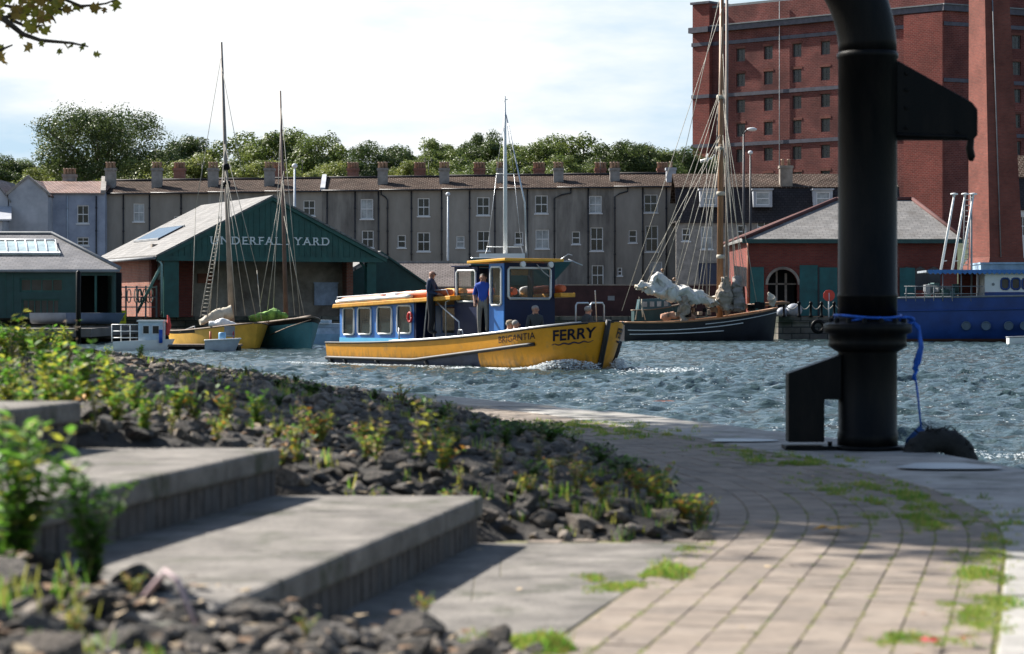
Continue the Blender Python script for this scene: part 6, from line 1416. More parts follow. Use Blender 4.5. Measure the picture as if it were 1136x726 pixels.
# ================================================================ people
SK = mat('skin_tone', (.42, .23, .16), .55, var=.08); SKD = mat('skin_tanned', (.26, .13, .085), .55, var=.08); HAIRG = mat('grey_hair', (.32, .31, .29), .8); HAIRD = mat('dark_hair', (.03, .022, .018), .7)
EYE = mat('eye_dark', (.015, .012, .01), .3)
def person(lb, loc, rz, pose, top, bottom, shoe, skin=SK, hair=None, hat=None, sleeves='long', H_=1.76, armL=None, armR=None):
    k = H_/1.76
    sit = pose == 'sit'; ph = .0 if sit else .95
    J = {'pel': (0, 0, ph+.02), 'spi': (0, .0, ph+.24), 'che': (0, -.0, ph+.42), 'nk': (0, -.01, ph+.55), 'hd': (0, -.035, ph+.655), 'ht': (0, -.03, ph+.74)}
    Rr = {'pel': .15, 'spi': .135, 'che': .145, 'nk': .058, 'hd': .098, 'ht': .085}
    Ed = [('pel', 'spi', 'top'), ('spi', 'che', 'top'), ('che', 'nk', 'top'), ('nk', 'hd', 'skin'), ('hd', 'ht', 'skin')]
    aL = armL or [(.235, .03, ph+.17), (.25, -.06, ph-.07)]; aR = armR or [(-.235, .03, ph+.17), (-.25, -.06, ph-.07)]
    for sx_, arm, n_ in ((1, aL, 'L'), (-1, aR, 'R')):
        J['sh'+n_] = (sx_*.18, 0, ph+.46); J['el'+n_] = arm[0]; J['wr'+n_] = arm[1]
        d = (Vector(arm[1])-Vector(arm[0])).normalized(); J['ha'+n_] = tuple(Vector(arm[1])+d*.075)
        Rr.update({'sh'+n_: .068, 'el'+n_: .05, 'wr'+n_: .033, 'ha'+n_: .036})
        Ed += [('che', 'sh'+n_, 'top'), ('sh'+n_, 'el'+n_, 'top'), ('el'+n_, 'wr'+n_, 'top' if sleeves == 'long' else 'skin'), ('wr'+n_, 'ha'+n_, 'skin')]
        if sit: L3 = [(sx_*.1, -.02, .0), (sx_*.12, -.42, .03), (sx_*.12, -.40, -.40), (sx_*.13, -.55, -.44)]
        else: L3 = [(sx_*.095, 0, .86), (sx_*.11, -.03, .49), (sx_*.11, .02, .09), (sx_*.125, -.13, .045)]
        for q, nn, r_ in zip(L3, ('hp', 'kn', 'an', 'to'), (.098, .066, .048, .042)): J[nn+n_] = q; Rr[nn+n_] = r_
        Ed += [('pel', 'hp'+n_, 'bottom'), ('hp'+n_, 'kn'+n_, 'bottom'), ('kn'+n_, 'an'+n_, 'bottom'), ('an'+n_, 'to'+n_, 'shoe')]
    names = list(J); me = bpy.data.meshes.new('person'); me.from_pydata([Vector(J[n_])*k for n_ in names], [(names.index(a), names.index(b)) for a, b, c in Ed], []); me.update()
    o = bpy.data.objects.new('tmp', me); col.objects.link(o); o.modifiers.new('s', 'SKIN'); o.modifiers['s'].use_smooth_shade = True
    for i, n_ in enumerate(names): me.skin_vertices[0].data[i].radius = (Rr[n_]*k*(1.12 if n_ in ('che', 'pel') else 1), Rr[n_]*k*(.82 if n_ in ('che', 'spi') else 1)); me.skin_vertices[0].data[i].use_root = (n_ == 'pel')
    s2 = o.modifiers.new('u', 'SUBSURF'); s2.levels = 2; s2.render_levels = 2
    bpy.context.view_layer.update(); ev = bpy.data.meshes.new_from_object(o.evaluated_get(bpy.context.evaluated_depsgraph_get())); bpy.data.objects.remove(o)
    mats = {'skin': 0, 'top': 1, 'bottom': 2, 'shoe': 3}; mb = MB(); cs = [v.co.copy() for v in ev.vertices]
    segs = [(Vector(J[a])*k, Vector(J[b])*k, mats[c]) for a, b, c in Ed]
    fs = []
    for p in ev.polygons:
        c = p.center; best = min(segs, key=lambda s: (c-(s[0]+(s[1]-s[0])*max(0, min(1, (c-s[0]).dot(s[1]-s[0])/(s[1]-s[0]).length_squared)))).length)
        mi = best[2]
        fs.append((tuple(p.vertices), mi))
    mb.v = [tuple(c) for c in cs]
    for f, mi in fs: mb.f.append(list(f)); mb.m.append(mi); mb.sm.append(True)
    for n_ in 'LR':   # fingers
        w_, h_ = Vector(J['wr'+n_])*k, Vector(J['ha'+n_])*k; d = (h_-w_).normalized(); s = d.cross(Vector((0, 1, 0))); s = s.normalized() if s.length > .1 else Vector((1, 0, 0)); b = d.cross(s)
        for q, ln in ((-1.5, .058), (-.5, .074), (.5, .078), (1.5, .068)): p = h_+s*q*.017*k; mb.tube([p-d*.02, p+d*ln*.5*k+b*.006, p+d*ln*k-b*.012], [.0105*k, .0095*k, .007*k], 6, 0)
        mb.tube([w_+d*.02+s*.02, w_+d*.05+s*.045, w_+d*.085+s*.05], [.012*k, .011*k, .008*k], 6, 0)
    hc = Vector(J['hd'])*k; 
    mb.ball(hc+Vector((0, -.098, -.005))*k, (.016*k, .022*k, .026*k), 8, 0, 6)
    for sx_ in (-1, 1):
        mb.ball(hc+Vector((sx_*.036, -.086, .022))*k, .0105*k, 8, 4, 6); mb.ball(hc+Vector((sx_*.095, .005, .0))*k, (.012*k, .02*k, .032*k), 8, 0, 6)
    mb.tube([hc+Vector((-.025, -.088, -.045))*k, hc+Vector((0, -.095, -.047))*k, hc+Vector((.025, -.088, -.045))*k], .005*k, 5, 5)
    body = mb.build('person', [skin, top, bottom, shoe, EYE, mat('lip', (.25, .09, .07), .5, var=0)], loc=loc, rz=rz, label=lb, cat='person')
    if hair:
        h = MB().ball(hc+Vector((0, .032, .042))*k, (.101*k, .092*k, .085*k), 14, 0, 8); h.build('hair', hair, body)
    if hat:
        h = MB().lathe([(.11*k, -.0), (.112*k, .04*k), (.10*k, .075*k), (.04*k, .10*k)], c=hc+Vector((0, .0, .05*k)), n=18).bb(-.07*k, .07*k, hc.y-.17*k, hc.y-.08*k, hc.z+.052*k, hc.z+.064*k); h.build('hat', hat, body)
    return body
def fl_(x, y, z):
    c_, s_ = math.cos(R(-50)), math.sin(R(-50)); return (-4.36+x*c_-y*s_, 72.04+x*s_+y*c_, z+.07)
NVY = mat('navy_hoodie', (.02, .035, .075), .9, var=.2); BTR = mat('black_trousers', (.018, .018, .022), .9); BSH = mat('blue_polo', (.015, .06, .36), .8, var=.12); GSH = mat('grey_shorts', (.2, .19, .17), .9); DJK = mat('dark_jacket', (.04, .05, .055), .85); CRM = mat('cream_shirt', (.55, .52, .48), .85); SHO = mat('black_shoes', (.012, .012, .012), .5)
NAVF = R(-50)
person('bald man in a navy hoodie and dark trousers leaning on the ferry handrail', fl_(4.85, -1.33, .84), R(75), 'stand', NVY, BTR, SHO, SKD, None, H_=1.84, armL=[(.26, -.12, 1.16), (.2, -.38, 1.12)], armR=[(-.24, .02, 1.14), (-.2, -.25, 1.08)])
person('man in a bright blue shirt and grey shorts standing in the wheelhouse doorway', fl_(6.75, -1.0, .80), R(-12), 'stand', BSH, GSH, SHO, SKD, HAIRD, sleeves='short', armR=[(-.27, .05, 1.14), (-.22, -.09, .93)], armL=[(.27, .05, 1.14), (.24, -.07, .92)])
person('balding man in a dark jacket seated before the wheelhouse', fl_(8.35, -.5, .88), R(25), 'sit', DJK, BTR, SHO, SK, HAIRG)
person('passenger in a flat cap sitting low behind the ferry gunwale', fl_(7.85, -1.0, .46), R(60), 'sit', CRM, GSH, SHO, SK, HAIRG, hat=mat('tweed_cap', (.3, .24, .17), .9))
person('grey haired passenger sitting beside the one in the cap', fl_(8.2, -1.08, .48), R(75), 'sit', CRM, GSH, SHO, SK, HAIRG)
person('passenger in dark clothes seated by the port rail near the bow', fl_(9.3, .55, .86), R(120), 'sit', DJK, BTR, SHO, SK, HAIRG)

# bow wave and wake: white broken water
FO = leafmat('foam_and_glint_white', (.86, .89, .9), (.92, .94, .95), .5)
def foam(name, gen, n, lb, smin=.02, smax=.07):
    pts = []
    for _ in range(n):
        p, q = gen(); pts.append((p[0], p[1], p[2], random.uniform(smin, smax)*q, random.uniform(0, 6), random.randrange(8), random.uniform(.35, .8)))
    scatter(name, pts, [(v, IF2, np.zeros(len(IF2), int)) for v in small_v], [FO], None, label=lb, cat='foam')
def g1():
    t = random.random(); sd_ = random.choice([-1, -1, 1]); tt = 1-t*.42; p = fh.pt(max(.3, tt), 0, sd_, .08+abs(random.gauss(0, .14))*(1+2*t)); h = .26*math.exp(-((t-.12)/.16)**2)+.05
    w_ = fl_(p.x+.1, p.y, 0); return (w_[0], w_[1], random.random()*h), 1.3-t*.6
foam('bow_wave', g1, 6500, 'white broken water thrown up round the ferry bow', .012, .045)
def g2_():
    x = random.uniform(-1.5, 7); y = -1.45-abs(random.gauss(0, .25))-(7-x)*.03; w_ = fl_(x, y, 0); return (w_[0], w_[1], random.uniform(-.02, .06)), .8
foam('wake_foam', g2_, 2200, 'streaks of foam along the ferry side', .012, .04)
def g3():
    a = random.choice([(3.2, 60.5), (4.4, 62.5), (3.9, 61.3)]); return (a[0]+random.gauss(0, .4), a[1]+random.gauss(0, .5), random.uniform(0, .12)), .8
foam('spray_foam', g3, 320, 'small breaking crest ahead of the ferry bow')
def g4():
    a = random.choice([(5.55, 26.6, .35), (5.2, 27.4, .2), (4.9, 34, .2)]); return (a[0]+random.gauss(0, .3), a[1]+random.gauss(0, .12), random.uniform(-.02, .08)), a[2]*1.6
foam('wave_crest_foam', g4, 300, 'short white wave crests right of the column', .02, .05)
def flecks():
    D = random.uniform(24, 118)**1.0; x = random.uniform(-.2*D, .22*D); return (x+random.gauss(0, .1), D, .03), .6
pts = []
for _ in range(480):
    D = 20+random.random()**1.2*98; x0_ = random.uniform(-.16*D, .22*D)
    if x0_ < interp(OUTER, D)+1 and D < 42: continue
    for k in range(7): pts.append((x0_+random.gauss(0, .16), D+random.gauss(0, .06), random.uniform(.0, .06), random.uniform(.008, .028), 0, random.randrange(8), .4))
scatter('foam_glint_flecks', pts, [(v, IF2, np.zeros(len(IF2), int)) for v in small_v], [FO], None, label='scattered white flecks of foam and painted sun glints on the choppy water', cat='foam')  # white flecks paint sun glints on the waves as well as foam

# ================================================================ yacht on the hard behind the ferry
YD = 117; x0 = X(470, YD); yr = empty('masted_yacht', (x0+2.3, YD, 0), 0, 'teal hulled yacht on stands behind the ferry with a tall silver mast', 'yacht')
yh = Hull(4.9, .95, lambda t: Z(289, YD)+.12*math.cos(t*PI)+.10*t-.03, bow=(.3, 1.7, .8), sf=.6, wl=.5, wlb=.1, zb=Z(318, YD), rake=1.1, nst=30)
yh.mesh(lambda t, z, s: 0, .05, 1).build('hull', [mat('yacht_teal', (.02, .085, .10), .45), DECK], yr)
yh.gunwale(.035).build('toe_rail', STEEL, yr)
MB().tube([(4.2, 0, yh.sheer(.9)), (4.7, 0, yh.sheer(1)+.35), (4.9, .3, yh.sheer(1)+.3)], .02, 5).tube([(4.7, 0, yh.sheer(1)+.1), (5.4, 0, yh.sheer(1)-.55+.35)], .03, 6).build('pulpit', STEEL, yr)
MB().bb(.4, 2.6, -.5, .5, yh.sheer(.3)-.05, yh.sheer(.3)+.25).build('coachroof', WHT, yr)
kz_ = MB()
for x in (1.0, 3.0):
    for sy in (-.7, .7): kz_.tube([(x, sy*1.3, YG), (x, sy*.7, 2.9)], .05, 6)
kz_.bb(.8, 3.2, -.1, .1, YG, 2.8); kz_.build('cradle', M['iron'], yr)
mxl = X(560.5, YD)-yr.location.x; zt = Z(107, YD)
mm_ = MB().tube([(mxl, 0, 3.6), (mxl, 0, 8), (mxl-.03, 0, zt)], [.11, .10, .05], 10)
mm_.tube([(mxl-.9, 0, Z(274, YD)), (mxl+.8, 0, Z(274, YD))], .025, 6).tube([(mxl-.45, 0, Z(193, YD)), (mxl+.45, 0, Z(193, YD))], .02, 6)
mm_.tube([(mxl-.15, 0, zt-.2), (mxl+.12, 0, zt-.15)], .02, 5); mo_ = mm_.build('mast', WHT, yr)
wrs = MB(); 
for a, b in [((mxl-.85, 0, Z(274, YD)), (mxl-.42, 0, Z(193, YD))), ((mxl-.42, 0, Z(193, YD)), (mxl, 0, zt-.6)), ((mxl+.78, 0, Z(274, YD)), (mxl+.42, 0, Z(193, YD))), ((mxl+.42, 0, Z(193, YD)), (mxl, 0, zt-.6)), ((mxl-.85, 0, Z(274, YD)), (mxl-1.1, 0, 3.8)), ((mxl+.78, 0, Z(274, YD)), (mxl+1.0, 0, 3.8))]: wrs.tube([a, b], .012, 4)
wrs.tube([(mxl+.05, -.05, zt-.9), (X(582, YD)-yr.location.x, -.2, Z(225, YD)), (X(584.5, YD)-yr.location.x, -.2, Z(290, YD))], [.02, .05, .05], 6)
wrs.build('rigging', STEEL, mo_)

# ================================================================ boats at the yard: ochre hull, teal hull
def tall_mast(root, base, top, r0, r1, m, cross=()):
    t = Vector(top)-Vector(base); q = MB().tube([base, Vector(base)+t*.5, top], [r0, (r0+r1)/2, r1], 10)
    for f, w_ in cross: p = Vector(base)+t*f; q.tube([p-Vector((w_, 0, 0)), p+Vector((w_, 0, 0))], .03, 6); q.lathe([(r0*1.1, -.1), (r0*1.2, 0), (r0*1.1, .1)], c=p, n=10)
    return q.build('mast', m, root)
OM = mat('grey_spar', (.26, .22, .19), .6, var=.2); BM = mat('varnished_spar', (.24, .125, .06), .5, var=.25, stretch=(3, 3, .4)); DM = mat('dark_spar', (.13, .08, .065), .6)
OCH = mat('ochre_hull', (.62, .34, .04), .5, var=.18, vs=1.5); TEL = mat('teal_hull', (.045, .17, .19), .5, var=.15, vs=1.5); CANV = mat('cream_canvas', (.50, .45, .36), .9, var=.2, vs=4); GRT = mat('green_tarp', (.06, .17, .04), .8, var=.5, vs=3, c2=(.28, .5, .08))
th_o = R(-63); ob = empty('ochre_sailing_boat', (X(203, 102.5), 103.2, 0), th_o, 'ochre yellow wooden sailing boat with a tall grey mast moored at the yard', 'sailing boat')
oh = Hull(8.6, 1.4, lambda t: .60+.1*(1-t)**2+.44*t**2, bow=(.45, 2.2, .6), sf=.55, wl=.8, wlb=.4, zb=-.5, rake=.5)
oh.mesh(lambda t, z, s: 2 if z > oh.sheer(t)-.07 else 0, .15, 1).build('hull', [OCH, M['wood'], M['iron']], ob)
oh.gunwale(.035).build('gunwale', M['wood'], ob)
def wl2(root, th, w_): # world to local
    return Matrix.Rotation(-th, 3, 'Z') @ (Vector(w_)-root.location)
D_ = 99.5; mb0 = wl2(ob, th_o, (X(257, D_), D_, .9)); mt0 = wl2(ob, th_o, (X(245.5, D_), D_, Z(47, D_)))
mo = tall_mast(ob, mb0, mt0, .13, .05, OM); 
q = MB()
for f in (.5, .56): p = mb0.lerp(mt0, f); q.lathe([(.15, -.12), (.17, 0), (.15, .12)], c=p, n=10)
q.build('mast_band', M['iron'], mo)
rg = MB(); PW = lambda px, py, D: wl2(ob, th_o, P(px, py, D))
for (a, b, c, d) in [(245, 65, 217, 232), (217, 232, 213, 350), (246, 75, 268, 190), (249, 160, 285, 300), (285, 300, 290, 355), (250, 190, 272, 350), (250, 160, 232, 352), (251, 205, 262, 350), (250, 190, 284, 352), (249, 160, 240, 350)]: rg.tube([PW(a, b, D_-.6), PW(c, d, D_-1.0)], .013, 4)
rg.build('rigging', M['rope'], mo)
ld = MB(); a0, a1 = PW(222, 352, D_-1.2), PW(243, 240, D_-.5); b0, b1 = PW(230, 352, D_-1.2), PW(246, 240, D_-.5)
ld.tube([a0, a1], .02, 5).tube([b0, b1], .02, 5)
for i in range(26): t = (i+.5)/26; ld.tube([a0.lerp(a1, t), b0.lerp(b1, t)], .016, 4)
ld.build('ratlines', M['rope'], mo)
def lumpy(pts, rs, seed, n=14, amp=.25, m=0):
    mb = MB(); r = random.Random(seed); P_ = [Vector(p) for p in pts]; pp, rr = [], []
    for i in range(len(P_)-1):
        for k in range(16): t = k/16; pp.append(P_[i].lerp(P_[i+1], t)); rr.append(rs[i]*(1-t)+rs[i+1]*t)
    pp.append(P_[-1]); rr.append(rs[-1]); mb.tube(pp, [q_*(1-.12*(i % 16 == 8)) for i, q_ in enumerate(rr)], n+12, m)
    mb.v = [tuple(Vector(v)+Vector((fbm(v[0]*9+seed, v[1]*9, v[2]*3), fbm(v[1]*9, v[2]*9+seed, v[0]*3), fbm(v[2]*9, v[0]*3, v[1]*9+seed)))*amp*.11+Vector((fbm(v[0]*2.5+seed, v[1]*2.5, v[2]*2.5), fbm(v[1]*2.5, v[2]*2.5+seed, v[0]*2.5), fbm(v[2]*2.5, v[0]*2.5, v[1]*2.5+seed)))*amp*.5) for v in mb.v]; return mb
def thing_w(mb, name, m, lb, cat, group=None, bevel=0): return mb.build(name, m, label=lb, cat=cat, group=group, bevel=bevel)
o = lumpy([PW(222, 357, 98.4), PW(238, 351, 98.6), PW(257, 346, 98.8)], [.12, .24, .26], 3, amp=.12).build('sail_cover', CANV, ob)
lumpy([PW(232, 360, 97), PW(246, 358, 97), PW(262, 362, 97)], [.08, .2, .1], 5, amp=.1).build('dinghy_cover', WHT, ob)
MB().tube([PW(205, 382, 100), PW(205, 366, 100), PW(216, 362, 99), PW(216, 376, 99)], .02, 5).tube([PW(205, 374, 100), PW(230, 366, 98)], .015, 5).build('pushpit', STEEL, ob)
th_t = R(-66); tb = empty('teal_sailing_boat', (X(277, 102), 102.6, 0), th_t, 'teal green sailing boat with a thin dark mast beside the ochre one', 'sailing boat')
thl = Hull(7.8, 1.35, lambda t: .85+.1*(1-t)**2+.42*t**2, bow=(.45, 1.8, .75), sf=.6, wl=.82, wlb=.3, zb=-.5, rake=.2)
thl.mesh(lambda t, z, s: 2 if z > thl.sheer(t)-.14 else 0, .15, 1).build('hull', [TEL, M['wood'], M['iron']], tb)
thl.gunwale(.045).build('gunwale', M['wood'], tb)
PW2 = lambda px, py, D: wl2(tb, th_t, P(px, py, D)); D_ = 100
mo = tall_mast(tb, PW2(317.5, 360, D_), PW2(311, 101, D_), .11, .035, DM)
rg = MB()
for (a, b, c, d) in [(312, 120, 303, 350), (312, 120, 333, 350), (314, 200, 296, 350), (314, 200, 327, 350), (315, 190, 288, 340), (315, 240, 338, 352)]: rg.tube([PW2(a, b, D_-.5), PW2(c, d, D_-1)], .013, 4)
rg.build('rigging', M['rope'], mo)
g = MB(); pA, pB, pC, pD = PW2(276, 353, 99), PW2(308, 344, 99), PW2(318, 352, 98.6), PW2(300, 358, 98)
g.ext([pA, pB, pC, pD], (0, 0, -.08)); g.ext([PW2(300, 347, 98.5), PW2(318, 352, 98.4), PW2(310, 358, 98.2)], (0, -.04, -.05)); lumpy([pA, pB.lerp(pD, .4), pC], [.1, .26, .1], 9, amp=.2, n=10).build('tarpaulin', GRT, tb)
MB().tube([PW2(318, 357, 97.5), PW2(333, 353, 96.5), PW2(346, 351, 95.5)], .06, 8).tube([PW2(299, 372, 97), PW2(320, 363, 96), PW2(345, 355, 95.3)], .02, 5).build('bowsprit', M['wood'], tb)
pb = empty('pale_blue_barge', (X(362, 106), 106, 0), R(-8), 'low pale blue barge with stacked boards right of the teal boat', 'barge')
ph_ = Hull(2.4, .8, lambda t: .5, bow=(.8, 3, .5), sf=.95, wl=.95, wlb=.8); ph_.mesh(dm=0).build('hull', mat('pale_blue_hull', (.22, .33, .45), .5), pb, loc=(-1.1, 0, 0))
MB().bb(-.7, .75, -.5, .5, .5, .75).bb(-.5, .9, -.3, .6, .76, .95).bb(-.8, .2, -.5, .2, .96, 1.1).build('stacked_boards', mat('pale_grey_boards', (.33, .4, .48), .7, var=.3), pb)
MB().tube([(.9, 0, .5), (.9, 0, 1.6)], .03, 6).tube([(-.9, 0, .5), (-.9, 0, 1.3)], .03, 6).build('mooring_post', M['iron'], pb)
# pontoon and its clutter
D_ = 93; po = empty('pontoon', (X(208, D_), D_, 0), R(2), 'dark floating pontoon in front of the ochre boat', 'pontoon')
MB().bb(-2.1, 2.0, -.6, .8, -.2, .16).build('float', M['iron'], po); MB().bb(-2.15, 2.05, -.65, .85, .163, .24).build('deck', M['wood'], po)
dh = Hull(1.3, .42, lambda t: .42+.06*t, bow=(.5, 2, .7), sf=.85, wl=.85, wlb=.5, zb=-.2, nst=16)
dn = empty('small_dinghy', (X(229, 91), 91, .0), R(-4), 'small grey white dinghy with a blue barrel at the pontoon end', 'dinghy')
dh.mesh().build('hull', [mat('dinghy_grey', (.35, .38, .42), .5), DECK], dn); dh.gunwale(.03).build('gunwale', WHT, dn)
q = MB().lathe([(.12, 0), (.14, .05), (.14, .38), (.12, .42)], n=16); q.build('barrel', mat('light_blue_barrel', (.2, .42, .66), .5), loc=(X(246.5, 90.8), 90.8, .3), label='light blue plastic barrel standing in the small dinghy', cat='barrel')
q = MB().bb(-.2, .2, -.2, .2, .3, .34).bb(-.2, .2, .17, .21, .341, .7).tube([(-.18, -.18, 0), (-.18, -.18, .3)], .02, 5).tube([(.18, -.18, 0), (.18, -.18, .3)], .02, 5); q.build('deck_chair', M['lead'], loc=(X(254, 92.2), 92.2, .24), label='grey chair standing on the pontoon behind the dinghy', cat='chair')
for px_, c_, lb in ((233.5, ORG, 'red orange fender post at the left of the dinghy'), (259, mat('dark_red_paint', (.35, .03, .04), .6), 'dark red fender post at the right of the dinghy')): MB().tube([(0, 0, 0), (0, 0, .5)], [.05, .04], 8).build('fender_post', c_, loc=(X(px_, 92.4), 92.4, .24), label=lb, cat='post')
D_ = 92.5; kb = empty('workboat', (X(165, D_), D_, 0), 0, 'tiny workboat with a pale blue wheelhouse and white rails at the left', 'boat'); cx = kb.location.x
kh = Hull(2.3, .5, lambda t: .35+.1*t, bow=(.5, 2, .7), sf=.9, wl=.9, wlb=.5, zb=-.2, nst=16); kh.mesh().build('hull', [WHT, DECK], kb, loc=(-1.3, 0, 0))
a, b = X(155, D_)-cx, X(182, D_)-cx; z0, z1 = .35, Z(357, D_); PB = mat('pale_blue_cabin', (.50, .60, .68), .5)
ops = [(X(159.5, D_)-cx, X(167.5, D_)-cx, Z(371, D_), Z(361, D_)), (X(170, D_)-cx, X(178.5, D_)-cx, Z(371, D_), Z(361, D_))]
MB().wall(a, b, z0, z1, ops, y=-.35, t=.05).bb(a, b, .3, .35, z0, z1).bb(a, a+.04, -.298, .298, z0, z1).bb(b-.04, b, -.298, .298, z0, z1).build('wheelhouse', PB, kb)
for o_ in ops:
    fo = window(kb, (o_[0]+o_[1])/2, (o_[2]+o_[3])/2, o_[1]-o_[0], o_[3]-o_[2], y=-.35, depth=.05, bars=(1, 1), fw=.03, sill=False, frame='white_paint')
MB().bb(a-.05, b+.05, -.42, .4, z1, z1+.06).build('wheelhouse_roof', WHT, kb)
MB().tube([(X(180, D_)-cx, -.4, .3), (X(180, D_)-cx, -.4, Z(366, D_))], .07, 12).build('blue_bottle', mat('cobalt_blue', (.01, .08, .45), .4), kb)
rl = MB()
for z in (.5, .75, 1.0): rl.tube([(-1.35, -.4, z), (a-.02, -.4, z)], .018, 5)
for x in (-1.35, -1.0, -.65): rl.tube([(x, -.4, .35), (x, -.4, 1.0)], .018, 5)
rl.build('rail', WHT, kb)
lumpy([P(186, 372, 92.3), P(187.5, 360, 92.3), P(186, 350, 92.3)], [.07, .09, .03], 4, 8, .06).build('red_flag', mat('red_cloth', (.55, .06, .05), .8), label='furled red cloth on a stick beside the workboat', cat='flag')
# more small clutter on the slip
for i, (px_, py_, D_, s_, m_, lb, nm) in enumerate([(60, 356, 110, 1.6, 'pale', 'upturned pale dinghy on the slip under the workshop', 'upturned_dinghy'), (100, 354, 109, 1.3, 'blue', 'upturned blue grey dinghy before the workshop corner', 'upturned_dinghy')]):
    hh = Hull(2.0*s_, .5*s_, lambda t: .4, bow=(.5, 2, .7), sf=.8, wl=.8, wlb=.4, zb=-.1, nst=14); q = hh.mesh(dm=0); q.build(nm, mat('upturned_'+m_, (.3, .32, .36) if m_ == 'pale' else (.08, .12, .2), .6), loc=(X(px_, D_)-1, D_, 1.0), label=lb, cat='dinghy')
    bpy.data.objects[-1] if False else None
# jetty deck under them
MB().bb(X(-60, 110), X(118, 110), 106, 121.8, .35, .72).build('slipway', M['yard'], kind='structure')

# ================================================================ the dark ketch
KDp = 119.0; th_k = R(6); kt = empty('black_ketch', (X(690, KDp), KDp-.3, 0), th_k, 'black wooden sailing ketch with heaped pale sails and a tall varnished mast', 'ketch')
kh = Hull(7.75, 1.45, lambda t: .92-.25*t+.95*t**2.0, bow=(.55, 1.9, .75), sf=.55, wl=.8, wlb=.35, zb=-.5, rake=.25)
KB = mat('ketch_black', (.014, .014, .018), .45, var=.4, vs=1.5)
kh.mesh(lambda t, z, s: 0, .12, 1).build('hull', [KB, M['wood']], kt); kh.gunwale(.05).build('gunwale', mat('tan_rail', (.38, .2, .1), .6), kt)
wl_ = MB().tube(kh.line(lambda t: kh.sheer(t)-.38, .02, .75, 30), .025, 5).tube(kh.line(lambda t: .33+.45*t*t, .03, .62, 24), .025, 5).tube(kh.line(lambda t: kh.sheer(t)-.2, .5, 1, 24), .02, 5)
wl_.build('hull_line', WHT, kt)
PK_ = lambda px, py, D: wl2(kt, th_k, P(px, py, D))
MB().tube([PK_(825, 340, 119), PK_(868, 336, 119.5), PK_(876, 336.5, 119.5)], [.1, .09, .06], 8).build('bowsprit', BM, kt)
D_ = 119.2
mo = tall_mast(kt, PK_(798.5, 352, D_), PK_(801, -35, D_), .17, .10, BM)
q = MB()
for py in (285, 215, 165, 108): p = PK_(799.5, py, D_); q.lathe([(.2, -.1), (.22, 0), (.2, .1)], c=p, n=12)
q.build('mast_band', M['rope'], mo)
MB().tube([PK_(806, 350, D_+.4), PK_(806.5, -35, D_+.4)], .07, 8).build('topmast', OM, mo)
rg = MB(); rr_ = random.Random(2)
fan = [((797, 105), (722, 305)), ((797, 108), (735, 306)), ((798, 112), (750, 308)), ((798, 150), (705, 322)), ((798, 155), (712, 325)), ((798, 150), (745, 335)), ((799, 150), (757, 340)), ((799, 160), (766, 342)), ((799, 170), (772, 342)), ((800, 160), (778, 330)),
       ((802, 60), (816, 330)), ((802, 100), (818, 345)), ((802, 150), (822, 345)), ((802, 155), (812, 340)), ((803, 160), (830, 330)), ((803, 100), (826, 345)), ((801, 30), (786, 340)), ((800, -10), (757, 180)), ((801, 10), (690, 345)), ((803, 120), (840, 340))]
for (a, b) in fan: rg.tube([PK_(*a, D_-.2), PK_(*b, D_-.9)], .015, 4)
rg.build('rigging', M['rope'], mo)
bl = MB()
for px_, py_ in [(733, 305), (748, 310), (735, 300)]: bl.ball(PK_(px_, py_, D_-.85), .09, 8)
bl.build('pulley_block', BM, mo)
SAIL = mat('old_sail_white', (.62, .60, .55), .9, var=.15, vs=3); SAILT = mat('tan_sail', (.34, .28, .22), .9, var=.25, vs=3)
lumpy([PK_(706, 317, D_-1), PK_(735, 323, D_-1), PK_(765, 329, D_-1), PK_(800, 337, D_-.9)], [.12, .42, .38, .25], 21, 18, .5).build('furled_mainsail', SAIL, kt)
lumpy([PK_(722, 318, D_-1.1), PK_(728, 306, D_-1), PK_(748, 322, D_-1)], [.15, .25, .2], 22, 14, .3).build('sail_fold', SAIL, kt)
lumpy([PK_(757, 330, D_-1.2), PK_(760, 345, D_-1.2), PK_(757, 356, D_-1.2)], [.2, .3, .2], 23, 14, .4).build('hanging_canvas', SAILT, kt)
lumpy([PK_(806, 308, D_-1), PK_(803, 328, D_-1), PK_(806, 345, D_-1)], [.15, .38, .3], 24, 16, .4).build('furled_headsail', SAILT, kt)
lumpy([PK_(819, 305, D_-.8), PK_(817, 325, D_-.8), PK_(819, 345, D_-.8)], [.1, .3, .25], 25, 16, .4).build('furled_headsail', mat('dusty_sail', (.26, .23, .21), .9, var=.25), kt)
lumpy([PK_(852, 325, D_-.4), PK_(856, 332, D_-.4), PK_(858, 340, D_-.4)], [.06, .2, .1], 26, 10, .2).build('canvas_bundle', CANV, kt)
lumpy([PK_(733, 352, D_-1), PK_(745, 350, D_-1), PK_(770, 351, D_-1)], [.1, .2, .12], 27, 12, .2).build('tan_canvas', mat('salmon_canvas', (.45, .25, .17), .9), kt)
MB().tube([PK_(704, 318, D_-1.05), PK_(802, 333, D_-1)], .09, 8).build('boom', mat('pale_spar', (.5, .42, .3), .6), kt)
MB().tube([PK_(705, 355, D_-1), PK_(709, 330, D_-1), PK_(716, 355, D_-1)], .03, 5).tube([PK_(713, 352, D_-1), PK_(712, 332, D_-1)], .03, 5).build('gallows', CANV, kt)
for i in range(26): 
    px_ = rr_.uniform(735, 845); p = PK_(px_, 352-(px_-735)*.09-rr_.uniform(0, 4), D_-1+rr_.uniform(-.3, .5)); MB().box(p, (rr_.uniform(.1, .35), rr_.uniform(.1, .3), rr_.uniform(.15, .4)), 0, rr_.uniform(0, 3)).build('deck_box', [M['wood'], SAILT, M['iron'], BM][rr_.randrange(4)], kt, bevel=.02)
